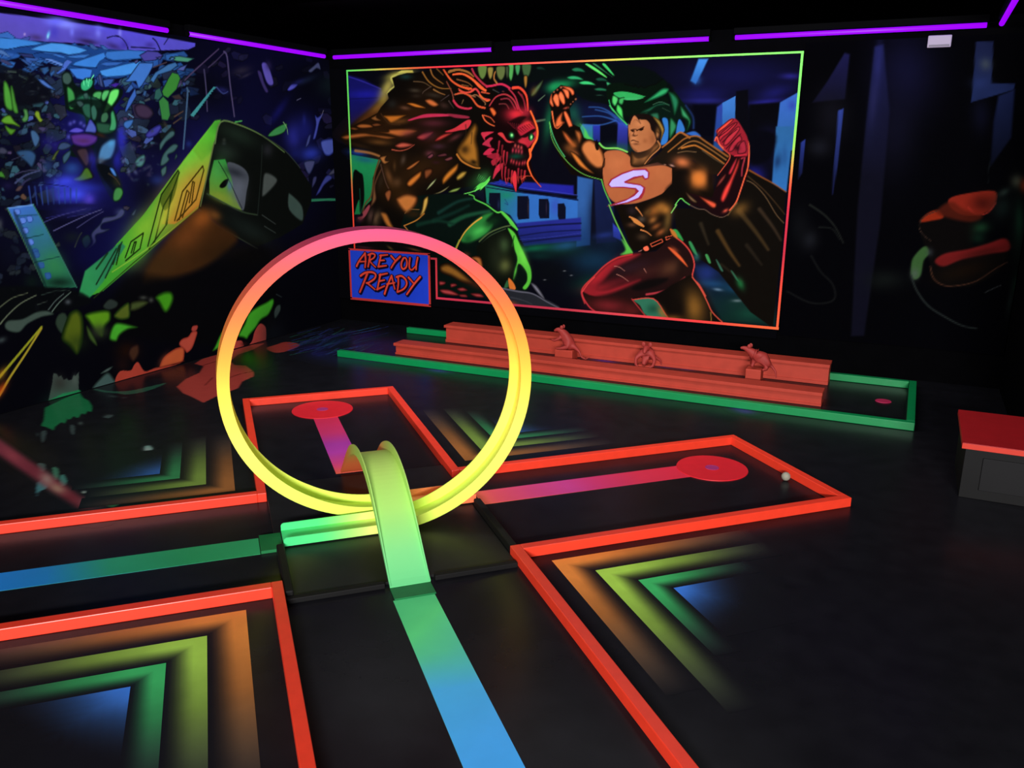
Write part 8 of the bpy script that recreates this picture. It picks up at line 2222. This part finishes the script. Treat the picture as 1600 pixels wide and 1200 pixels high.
# right half of the back wall
cv = Canvas(-0.878, 0.672, 0.25, 2.40, 0.009, '030306'); cv.run(RIGHTPART, 0.85)
tag(link('wall_painting', cv.mesh('wall_painting', lambda u, v, d: (u, 6.79 + d, v), 0.008), M['mural']), 'dim wall painting of bluish pillars and a big red clenched fist at the right corner', 'mural')
# left wall
cv = Canvas(2.9, 6.785, 0.004, 2.44, 0.0064, '040409'); cv.run(LEFTWALL)
tag(link('wall_painting', cv.mesh('wall_painting', lambda u, v, d: (-5.10 - d, u, v), 0.008), M['mural']), 'wide left-wall painting of a derailed yellow-green train among blue rubble', 'mural')
# floor in the left corner and along the girder lane
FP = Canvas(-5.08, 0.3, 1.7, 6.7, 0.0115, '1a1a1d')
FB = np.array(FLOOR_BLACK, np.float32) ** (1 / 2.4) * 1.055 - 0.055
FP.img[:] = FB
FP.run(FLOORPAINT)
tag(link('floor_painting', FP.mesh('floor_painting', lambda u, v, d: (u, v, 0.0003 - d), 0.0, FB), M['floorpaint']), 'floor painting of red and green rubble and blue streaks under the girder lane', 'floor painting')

# ---------------------------------------------------------------- cross-shaped loop lane (its own axes, turned 44.8 degrees)
TH = math.radians(44.80674)
def cw(x, y, z=0.0):
    return Vector((x * math.cos(TH) - y * math.sin(TH), x * math.sin(TH) + y * math.cos(TH), z))
CX, CY = 0.607, 3.47
FZ = 0.0006
lane = empty('minigolf_lane', cw(CX, CY), TH, 'cross-shaped black minigolf lane edged with glowing red-orange kerbs', 'minigolf lane')
KH, KW = 0.046, 0.042
def kerb(x0, x1, y0, y1, mitre=None):
    box('kerb', x0 - CX, x1 - CX, y0 - CY, y1 - CY, 0, KH, M['kerb'], lane, 0.003)
xl0, xl1 = 0.106, 0.148            # left side rail of the far and near arms
xr0, xr1 = 1.066, 1.110
yn0, yn1 = 2.972, 3.016            # near side rail of the left and right arms
yf0, yf1 = 3.915, 3.958
kerb(xl0, xl1, yf0, 5.614)                       # far arm
kerb(xl1, xr0, 5.572, 5.614)
kerb(xr0, xr1, yf0, 5.614)
kerb(xr1, 2.778, yf0, yf1)                       # right arm
kerb(2.736, 2.778, yn1, yf0)
kerb(xr1, 2.778, yn0, yn1)
kerb(-2.6, xl0, yf0, yf1)                        # left arm
kerb(-2.6, xl0, yn0, yn1)
kerb(xl0, xl1, 0.2, yn1)                         # near arm
kerb(xr0, xr1, 0.2, yn1)
def strip(x0, x1, y0, y1, nx, ny, fn):
    painted_strip('lane_stripe', x0 - CX, x1 - CX, y0 - CY, y1 - CY, FZ - 0.0004, FZ + 0.0008, nx, ny, lambda x, y: fn(x + CX, y + CY), M['strip'], lane)
near = ramp([(1.2, '38a0f0'), (1.95, '46a8f0'), (2.22, '48b0e8'), (2.42, '54cc9c'), (2.62, '5cdc84'), (2.8, '4cc87c')])
def near_fn(x, y):
    w = 0.10 * math.sin(7 * x + 2.0) * math.sin(9 * y) - 0.55 * (x - 0.61)
    return near(y + w * (1 if 2.1 < y < 2.75 else 0.5))
strip(0.530, 0.690, 0.3, 2.805, 6, 60, near_fn)
lft = ramp([(-2.6, '1464b8'), (-0.95, '1c78cc'), (-0.72, '1c78b8'), (-0.50, '24906c'), (-0.2, '249058'), (0.1, '2c9c60')])
strip(-2.6, 0.085, 3.358, 3.517, 60, 3, lambda x, y: lft(x + 0.2 * (y - 3.44)))
rgt = ramp([(1.09, 'f07444'), (1.2, 'e0505c'), (1.4, 'd04078'), (1.6, 'c43c88'), (1.75, 'c83068'), (2.0, 'd02c48'), (2.3, 'd4243c')])
strip(1.118, 2.30, 3.553, 3.715, 40, 3, lambda x, y: rgt(x))
far = ramp([(4.17, 'd8583c'), (4.3, 'c83c70'), (4.5, 'a83498'), (4.65, '9c3090'), (4.85, 'b82c60'), (5.2, 'c42444')])
strip(0.512, 0.662, 4.175, 5.2, 3, 40, lambda x, y: far(y))
def disc(x, y, r):
    bm = bmesh.new(); bmesh.ops.create_cone(bm, cap_ends=True, segments=64, radius1=r, radius2=r - 0.002, depth=0.004)
    bmesh.ops.translate(bm, verts=bm.verts, vec=(x - CX, y - CY, FZ + 0.0021))
    d = from_bm('target_disc', bm, M['disc'], lane)
    bm = bmesh.new()                                                # cup rim with a sunken violet middle
    ring = [(0.037, 0.0042), (0.0355, 0.0054), (0.031, 0.0054), (0.029, 0.0045), (0.0, 0.0045)]
    prev = None
    for rr, z in ring:
        vs = [bm.verts.new((x - CX + rr * math.cos(a * PI / 16), y - CY + rr * math.sin(a * PI / 16), FZ + z)) for a in range(32)] if rr else [bm.verts.new((x - CX, y - CY, FZ + z))]
        if prev:
            for a in range(32):
                if len(vs) == 1: bm.faces.new((prev[a], prev[(a + 1) % 32], vs[0]))
                else: bm.faces.new((prev[a], prev[(a + 1) % 32], vs[(a + 1) % 32], vs[a]))
        prev = vs
    c = from_bm('hole_cup', bm, M['cup'], d)
disc(0.590, 5.345, 0.195)
disc(2.425, 3.625, 0.188)

# black deck under the loop
plat = empty('loop_platform', cw(CX, CY), TH, 'low black deck board with black rubber bars under the loop', 'platform')
DZ = 0.012
box('deck_board', 0.150 - CX, 1.064 - CX, 2.935 - CY, 4.10 - CY, FZ, DZ, M['deck'], plat, 0.002)
box('rubber_bar', 0.150 - CX, 0.182 - CX, 2.935 - CY, 3.352 - CY, DZ, 0.040, M['rubber'], plat, 0.006)
box('rubber_bar', 1.068 - CX, 1.102 - CX, 3.020 - CY, 3.545 - CY, FZ, 0.042, M['rubber'], plat, 0.006)
box('rubber_bar', 0.150 - CX, 0.520 - CX, 2.905 - CY, 2.932 - CY, FZ, 0.022, M['rubber'], plat, 0.003)
box('rubber_bar', 0.718 - CX, 1.062 - CX, 2.905 - CY, 2.932 - CY, FZ, 0.022, M['rubber'], plat, 0.003)

# loop: a U-shaped channel that enters from the left, climbs once round and leaves to the right
LX, LZ, RX, RZ = 0.634, 0.668, 0.664, 0.650
YIN, YOUT, HW = 3.440, 3.634, 0.0785
LIP, THK = 0.050, 0.005
loop = empty('loop_track', cw(LX, (YIN + YOUT) / 2), TH, 'tall yellow and pink vertical loop channel standing in the crossing', 'loop track')
OY = (YIN + YOUT) / 2
path = []                                            # (x, y, z, outward normal nx, nz, lip height)
X_IN, X_OUT = 0.182, 1.085
IN = [0, 0.003, 0.007, 0.013, 0.03] + [0.03 + (LX - X_IN - 0.03) * k / 10 for k in range(1, 10)]
for d in IN: path.append((X_IN + d, YIN, LZ - RZ, 0, -1))
for i in range(145):
    t = i / 144; a = 2 * PI * t
    e = t * t * (3 - 2 * t) * 0.5 + t * 0.5
    n = Vector((math.sin(a) / RX, -math.cos(a) / RZ)).normalized()
    path.append((LX + RX * math.sin(a), YIN + (YOUT - YIN) * e, LZ - RZ * math.cos(a), n.x, n.y))
for i in range(1, 15):
    x = LX + (X_OUT - LX) * i / 14; path.append((x, YOUT, LZ - RZ, 0, -1))
hramp = ramp([(0.0, 'd4f25c'), (.12, 'e4f864'), (.32, 'fcf468'), (.50, 'ffd44c'), (.62, 'ffa43c'), (.74, 'fc783c'), (.86, 'f05c4c'), (.94, 'ea5068'), (1.0, 'dc4878')])
cin = ramp([(0, '46d480'), (.38, '54dc7c'), (.62, 'a0ec70'), (.85, 'e4f878'), (1, 'd8f45e')])
cout = ramp([(0, 'd8f45e'), (.2, 'f4c858'), (.5, 'f49450'), (1, 'f07048')])
def loop_col(i, z):
    if i < 14: return cin(IN[i] / (LX - X_IN))
    if i > 158: return cout((i - 158) / 14)
    return hramp(max(0, min(1, (z - 0.02) / 1.30)))
def sweep(name, prof, parent, mat, path, colfn, off):
    """prof: list of (across, inward) corners of the section, possibly a function of the path index"""
    bm = bmesh.new(); rings = []; owner = []
    for i, (x, y, z, nx, nz) in enumerate(path):
        pr = prof(i) if callable(prof) else prof
        ring = []
        for c, h in pr:
            ring.append(bm.verts.new((x - nx * h - off[0], y + c - off[1], z - nz * h - off[2]))); owner.append((i, z - nz * h))
        rings.append(ring)
    k = len(rings[0])
    for a, b in zip(rings, rings[1:]):
        for j in range(k): bm.faces.new((a[j], a[(j + 1) % k], b[(j + 1) % k], b[j]))
    bm.faces.new(rings[0][::-1]); bm.faces.new(rings[-1])
    bm.verts.index_update()
    o = from_bm(name, bm, mat, parent)
    at = o.data.attributes.new('paint', 'FLOAT_COLOR', 'POINT')
    for v, (i, z) in enumerate(owner): at.data[v].color = (*colfn(i, z), 1)
    return o
NP = len(path)
def lip_h(i):
    start = (0.72, 0.86, 0.95, 1.0)[i] if i < 4 else 1.0
    s_ = min(1, max(0, (i - 12) / 14)) * min(1, max(0, (NP - 13 - i) / 14))     # lips stand lower on the straight ends
    return LIP * start * (0.78 + 0.22 * s_)
sweep('channel_floor', [(-HW, 0), (HW, 0), (HW, THK), (-HW, THK)], loop, M['track'], path, loop_col, (LX, OY, 0))
for sgn in (-1, 1):
    a, b = sorted((sgn * HW, sgn * (HW - THK)))
    sweep('side_lip', lambda i, a=a, b=b: [(a, THK + .0002), (b, THK + .0002), (b, lip_h(i)), (a, lip_h(i))], loop, M['track'], path, loop_col, (LX, OY, 0))
prism('entry_flap', [(0.088 - LX, 3.358 - OY), (0.178 - LX, 3.358 - OY), (0.178 - LX, 3.517 - OY), (0.088 - LX, 3.517 - OY)], FZ, 0.014, M['flapgreen'], loop)

# jump ramp: an arched channel that vaults the foot of the loop
BX = 0.616
ramp_o = empty('jump_ramp', cw(BX, 3.53), TH, 'arched green-to-orange ramp vaulting the foot of the loop', 'ramp')
B0, B1, BH = 2.895, 4.172, 0.293
path2 = []
for i in range(49):
    t = i / 48
    y = B0 + (B1 - B0) * t
    zf = lambda q: 0.006 + BH * math.sin(PI * q) ** 1.12 * (1 - 0.10 * math.cos(PI * q) ** 3 * 0)
    dz = (zf(min(1, t + .004)) - zf(max(0, t - .004))) / ((min(1, t + .004) - max(0, t - .004)) * (B1 - B0))
    n = Vector((dz, -1)).normalized()               # downward normal in the (y, z) plane
    path2.append((t, y, zf(t), n.x, n.y))
bcol = ramp([(0, '68cc84'), (.10, '7cd484'), (.24, 'a8e070'), (.40, 'b0d864'), (.55, 'a8c45c'), (.66, 'b0b054'), (.76, 'd08c44'), (.86, 'e87840'), (1, 'f0683c')])
def sweep2(name, prof):
    bm = bmesh.new(); rings = []; owner = []
    for i, (t, y, z, ny, nz) in enumerate(path2):
        ring = []
        for c, h in prof(t):
            ring.append(bm.verts.new((c, y - ny * h - 3.53, z - nz * h))); owner.append(t)
        rings.append(ring)
    k = len(rings[0])
    for a, b in zip(rings, rings[1:]):
        for j in range(k): bm.faces.new((a[j], b[j], b[(j + 1) % k], a[(j + 1) % k]))
    bm.faces.new(rings[0]); bm.faces.new(rings[-1][::-1])
    o = from_bm(name, bm, M['track'], ramp_o)
    at = o.data.attributes.new('paint', 'FLOAT_COLOR', 'POINT')
    for v, t in enumerate(owner): at.data[v].color = (*bcol(t), 1)
BW = 0.080
bl = lambda t: 0.006 + 0.036 * min(1, max(0, t - .02) / .30) * min(1, (1.02 - t) / .3)
sweep2('ramp_floor', lambda t: [(-BW, 0), (BW, 0), (BW, .005), (-BW, .005)])
sweep2('side_lip', lambda t: [(-BW, .0052), (-BW + .005, .0052), (-BW + .005, bl(t) + .004), (-BW, bl(t) + .004)])
sweep2('side_lip', lambda t: [(BW - .005, .0052), (BW, .0052), (BW, bl(t) + .004), (BW - .005, bl(t) + .004)])
box('landing_flap', -BW, BW, 2.808 - 3.53, 2.893 - 3.53, FZ, FZ + .005, M['flapgreen'], ramp_o)

# golf ball
bm = bmesh.new(); bmesh.ops.create_icosphere(bm, subdivisions=4, radius=0.0225)
b_o = from_bm('golf_ball', bm, M['ball'], None, True); b_o.location = cw(2.690, 3.352, 0.0225 + FZ)
tag(b_o, 'white golf ball lying by the end kerb of the right lane arm', 'golf ball')

# nested chevrons sprayed on the floor in the four corners of the cross
CH = [('c87c3c', 'b8b0a0'), ('8cb444', '909c94'), ('2c9850', '6c807c'), ('2c68c4', '5c6c9c')]
CHN = ['ff9c48', 'bcf05c', '48d074', '4890ff']
fb = FB
def chevrons(ax, ay, sx, sy, lx, ly, strength, label):
    root = empty('floor_chevrons', cw(ax, ay), TH, label, 'floor painting', 'chevrons on the floor')
    offs = [0, .135, .262, .362]; bws = [.135, .127, .10, .30]
    for k in range(4):
        o0, bwid = offs[k], bws[k]
        La, Lb = lx[k], ly[k]
        col = np.array([int(CHN[k][i:i + 2], 16) / 255 for i in (0, 2, 4)])
        haze = np.array([int(CH[k][1][i:i + 2], 16) / 255 for i in (0, 2, 4)])
        verts, faces, cols = [], [], []
        def colour(a, b):
            e = min(a, b) / bwid; r = max(a, b)
            L = La if a > b else Lb
            if k == 3: e = (a + b) / 0.34; e = max(e - 0.1, 0)
            e = min(max(e, 0), 1)
            f1 = 1 - min(1, max(0, (r - 0.16 * L) / (0.84 * L)))
            corner = math.exp(-((a - b) / 0.16) ** 2) * 0.18
            u = min(1, max(0, (e - 0.22) / 0.78)); al = max(0.0, min(1.0, 1 - u * u * (3 - 2 * u) + corner * (1 - e))) * f1 ** 0.8
            if k == 3: al = (1 - e) ** 1.1 * f1
            wh = min(1, max(0, (0.62 - f1) / 0.62)) * 0.75
            c = col * (1 - wh) + haze * wh
            al *= strength
            c = fb * (1 - al) + c * al
            return tuple(to_lin(c))
        N = 44; NE = 9
        def arm(swap):
            L = Lb if swap else La
            base = len(verts)
            for i in range(N + 1):
                for j in range(NE + 1):
                    w = bwid * j / NE
                    a = w + (L - w) * i / N; b = w
                    pa, pb = (b, a) if swap else (a, b)
                    verts.append((sx * (o0 + pa), sy * (o0 + pb), 0.0)); cols.append(colour(pa, pb))
            for i in range(N):
                for j in range(NE):
                    q = [base + i * (NE + 1) + j, base + (i + 1) * (NE + 1) + j, base + (i + 1) * (NE + 1) + j + 1, base + i * (NE + 1) + j + 1]
                    faces.append(q if (sx * sy > 0) != swap else q[::-1])
        arm(False); arm(True)
        me = bpy.data.meshes.new('chevron'); me.from_pydata([(x, y, z + 0.0006) for x, y, z in verts], [], faces)
        at = me.attributes.new('paint', 'FLOAT_COLOR', 'POINT')
        for i, c in enumerate(cols): at.data[i].color = (*c, 1)
        o = link('chevron', me, M['floorpaint'], root)
chevrons(1.214, 2.917, 1, -1, [.95, .80, .50, .34], [.95, .95, .55, .36], 1.0, 'bright nested rainbow chevrons sprayed on the floor in the right front corner of the cross')
chevrons(0.008, 2.917, -1, -1, [.90, .75, .60, .40], [1.0, .85, .62, .42], 0.92, 'nested rainbow chevrons sprayed on the floor in the left front corner of the cross')
chevrons(1.205, 4.150, 1, 1, [.90, .75, .60, .40], [1.0, .85, .62, .42], 0.6, 'dim nested chevrons on the floor in the far right corner of the cross')
chevrons(0.008, 4.105, -1, 1, [.70, .55, .50, .36], [.95, .80, .60, .40], 0.55, 'dim nested chevrons on the floor in the far left corner of the cross')

# ---------------------------------------------------------------- girder lane by the back wall
gl = empty('girder_lane', (-2.0, 5.98, 0), 0, 'long straight minigolf lane edged with green kerbs below the framed mural', 'minigolf lane')
def grail(x0, x1, y0, y1): box('green_kerb', x0 + 2.0, x1 + 2.0, y0 - 5.98, y1 - 5.98, 0.0018, 0.052, M['green'], gl, 0.003)
grail(-4.16, 0.135, 5.455, 5.505)
grail(-4.16, 0.086, 6.512, 6.558)
grail(0.088, 0.135, 5.507, 6.558)
bm = bmesh.new(); bmesh.ops.create_cone(bm, cap_ends=True, segments=40, radius1=0.052, radius2=0.050, depth=0.003)
bmesh.ops.translate(bm, verts=bm.verts, vec=(-0.062 + 2.0, 6.075 - 5.98, 0.0035))
from_bm('hole_cup', bm, M['cuprim'], gl)
def girder(x0, x1, y0, y1, h, name_label):
    g = empty('girder', ((x0 + x1) / 2, (y0 + y1) / 2, 0.0018), 0, name_label, 'girder', 'girders along the far lane')
    hx, hy = (x1 - x0) / 2, (y1 - y0) / 2
    bm = bmesh.new()
    add_box(bm, -hx + .016, hx - .004, -hy + .014, hy - .014, 0, h - .024)
    add_box(bm, -hx + .014, hx - .002, -hy + .004, hy - .004, 0, h * .16)
    from_bm('web', bm, M['girder'], g)
    box('top_flange', -hx, hx, -hy, hy, h - .0235, h, M['girder'], g, 0.003)
girder(-3.80, -0.43, 5.740, 5.895, 0.094, 'long brick-red girder in front, along the near green kerb')
girder(-3.66, -0.445, 6.335, 6.505, 0.152, 'long brick-red girder behind, nearer the back wall, with animal figures before it')

# three red animal figures crouching on posts between the girders
def limb_mesh(name, chains, parent, mat, levels=2):
    """one continuous skinned surface grown over joint chains: [(parent index, (x,y,z), radius), ...]"""
    me = bpy.data.meshes.new(name)
    me.from_pydata([c[1] for c in chains], [(c[0], i) for i, c in enumerate(chains) if c[0] is not None], [])
    o = bpy.data.objects.new(name, me); COL.objects.link(o)
    sk = o.modifiers.new('skin', 'SKIN'); sk.use_smooth_shade = True
    for i, c in enumerate(chains):
        v = me.skin_vertices[0].data[i]; v.radius = (c[2] * 1.22, c[2] * 1.22); v.use_root = (i == 0)
    ss = o.modifiers.new('sub', 'SUBSURF'); ss.levels = levels; ss.render_levels = levels
    dg = bpy.context.evaluated_depsgraph_get()
    em = bpy.data.meshes.new_from_object(o.evaluated_get(dg))
    bpy.data.objects.remove(o); bpy.data.meshes.remove(me)
    em.materials.clear(); em.name = name
    return link(name, em, mat, parent, True)
def ear(loc, rx, r, parent):
    bm = bmesh.new(); bmesh.ops.create_uvsphere(bm, u_segments=12, v_segments=8, radius=1)
    for v in bm.verts: v.co = Vector((v.co.x * r, v.co.y * r * .35, v.co.z * r * 1.15))
    bmesh.ops.rotate(bm, verts=bm.verts, cent=(0, 0, 0), matrix=Matrix.Rotation(rx, 3, 'Z'))
    bmesh.ops.translate(bm, verts=bm.verts, vec=loc)
    from_bm('ear', bm, M['rat'], parent, True)
def post(h, w, d, parent):
    bm = bmesh.new(); add_box(bm, -w / 2, w / 2, -d / 2, d / 2, 0, h, 0.006)
    add_box(bm, -w / 2 - .02, w / 2 + .02, -d / 2 - .012, d / 2 + .012, 0, .03, 0.004)
    from_bm('post', bm, M['girder'], parent)
r1 = empty('animal_figure', (-2.40, 6.09, 0.0018), 0, 'small red animal figure sitting upright with a curled tail, leftmost on the girder lane', 'figurine', 'animal figures on the girder lane')
post(0.12, 0.15, 0.12, r1)
limb_mesh('body', [(None, (0.03, 0, .155), .034), (0, (0.015, 0, .195), .036), (1, (-0.02, 0, .235), .029), (2, (-0.045, -.005, .265), .023), (3, (-0.075, -.012, .272), .016), (4, (-0.100, -.016, .256), .007),
    (2, (-0.045, -.035, .205), .011), (6, (-0.085, -.045, .185), .008), (7, (-0.115, -.04, .192), .006),
    (0, (0.02, -.045, .140), .016), (9, (-0.035, -.055, .128), .010), (10, (-0.07, -.055, .126), .006), (0, (0.02, .045, .140), .016), (12, (-0.035, .055, .128), .010), (13, (-.07, .055, .126), .006),
    (0, (0.085, -.02, .140), .014), (15, (0.125, -.04, .118), .008), (16, (0.150, -.055, .080), .006), (17, (0.185, -.055, .066), .005), (18, (.215, -.055, .085), .004)], r1, M['rat'])
ear((-0.035, -.022, .293), .3, .014, r1); ear((-0.035, .022, .293), -.3, .014, r1)
r2 = empty('animal_figure', (-1.735, 6.06, 0.0018), 0, 'small red animal figure facing forward with paws over its post, middle of the three', 'figurine', 'animal figures on the girder lane')
post(0.075, 0.11, 0.10, r2)
limb_mesh('body', [(None, (0, .03, .150), .036), (0, (0, .02, .190), .027), (1, (0, -.005, .205), .023), (2, (0, -.035, .192), .016), (3, (0, -.06, .17), .008),
    (0, (-.05, .0, .150), .018), (5, (-.072, -.03, .115), .012), (6, (-.060, -.065, .080), .010), (7, (-.035, -.085, .066), .007),
    (0, (.05, .0, .150), .018), (9, (.075, -.03, .115), .012), (10, (.072, -.065, .082), .010), (11, (.045, -.085, .064), .007),
    (0, (0, -.03, .11), .022), (13, (0, -.065, .08), .012), (0, (.06, .06, .12), .012), (15, (.105, .03, .105), .007), (16, (.125, -.02, .09), .005)], r2, M['rat'])
ear((-.026, -.002, .228), 0, .016, r2); ear((.026, -.002, .228), 0, .016, r2)
r3 = empty('animal_figure', (-0.935, 6.10, 0.0018), 0, 'small red hunch-backed animal figure on a post, rightmost of the three', 'figurine', 'animal figures on the girder lane')
post(0.13, 0.11, 0.12, r3)
limb_mesh('body', [(None, (0.02, 0, .225), .034), (0, (0.055, 0, .215), .033), (1, (0.08, 0, .175), .024), (0, (-.025, 0, .235), .026), (3, (-.055, -.008, .262), .020), (4, (-.088, -.012, .272), .013), (5, (-.112, -.014, .268), .006),
    (2, (.085, -.03, .135), .012), (7, (.06, -.055, .130), .008), (2, (.085, .03, .135), .012), (9, (.06, .05, .132), .008), (0, (-.005, -.035, .185), .013), (11, (-.015, -.05, .142), .009), (3, (-.03, .03, .18), .012), (13, (-.035, .04, .14), .008),
    (2, (.12, .0, .15), .008), (15, (.15, -.02, .12), .006), (16, (.16, -.05, .085), .004)], r3, M['rat'])
ear((-.048, -.024, .288), .2, .014, r3); ear((-.044, .018, .288), -.2, .014, r3)

# ---------------------------------------------------------------- blacklight tubes round the ceiling edge
def tube(x0, y0, x1, y1, label):
    L = math.hypot(x1 - x0, y1 - y0); a = math.atan2(y1 - y0, x1 - x0)
    t = empty('blacklight_tube', ((x0 + x1) / 2, (y0 + y1) / 2, 2.455), a, label, 'tube light', 'blacklight tubes along the ceiling edge')
    bm = bmesh.new(); bmesh.ops.create_cone(bm, cap_ends=True, segments=20, radius1=0.0165, radius2=0.0165, depth=L - 0.02)
    bmesh.ops.rotate(bm, verts=bm.verts, cent=(0, 0, 0), matrix=Matrix.Rotation(PI / 2, 3, 'Y'))
    from_bm('tube', bm, M['tube'], t, True)
    for s_ in (-1, 1):
        bm = bmesh.new(); bmesh.ops.create_cone(bm, cap_ends=True, segments=16, radius1=0.018, radius2=0.018, depth=0.012)
        bmesh.ops.rotate(bm, verts=bm.verts, cent=(0, 0, 0), matrix=Matrix.Rotation(PI / 2, 3, 'Y'))
        bmesh.ops.translate(bm, verts=bm.verts, vec=(s_ * (L / 2 - 0.003), 0, 0))
        from_bm('end_cap', bm, M['batten'], t)
    box('batten', -L / 2, L / 2, -0.025, 0.025, 0.022, 0.065, M['batten'], t, 0.003)
tube(-5.030, 6.75, -3.386, 6.75, 'violet blacklight tube over the monster, left of three on the back wall')
tube(-3.208, 6.75, -1.563, 6.75, 'violet blacklight tube over the middle of the framed mural')
tube(-1.388, 6.75, 0.272, 6.75, 'violet blacklight tube ending at the right corner, above the white wall box')
tube(-5.050, 3.195, -5.050, 4.840, 'violet blacklight tube running out of frame over the left wall painting')
tube(-5.050, 5.020, -5.050, 6.660, 'violet blacklight tube on the left wall, nearest the far corner')
tube(0.345, 5.07, 0.345, 6.715, 'short stretch of violet blacklight tube at the top right edge')

# white box under the right tube
wb = empty('wall_box', (-0.005, 6.757, 2.33), 0, 'small white box fixed high on the dark back wall under the right tube', 'wall box')
box('housing', -0.076, 0.070, 0, 0.033, 0, 0.078, M['white_box'], wb, 0.006)
box('lens_strip', -0.066, 0.060, -0.003, 0.0005, 0.006, 0.018, M['grille'], wb, 0.001)

# low red-topped bench at the right edge
be = empty('bench', (0.75, 4.71, 0), 0, 'low dark bench with a bright red slab top at the right edge', 'bench')
box('seat_slab', -0.425, 0.45, -0.31, 0.30, 0.262, 0.290, M['red_top'], be, 0.003)
box('slab_edge', -0.425, 0.45, -0.316, -0.311, 0.262, 0.288, M['red_edge'], be, 0.001)
box('base', -0.405, 0.43, -0.275, 0.28, 0.0, 0.2615, M['bench_dark'], be, 0.002)
box('front_panel', -0.325, 0.35, -0.283, -0.2755, 0.05, 0.215, M['bench_panel'], be, 0.002)
box('plinth', -0.385, 0.41, -0.262, 0.262, 0.0, 0.03, M['bench_panel'], be)
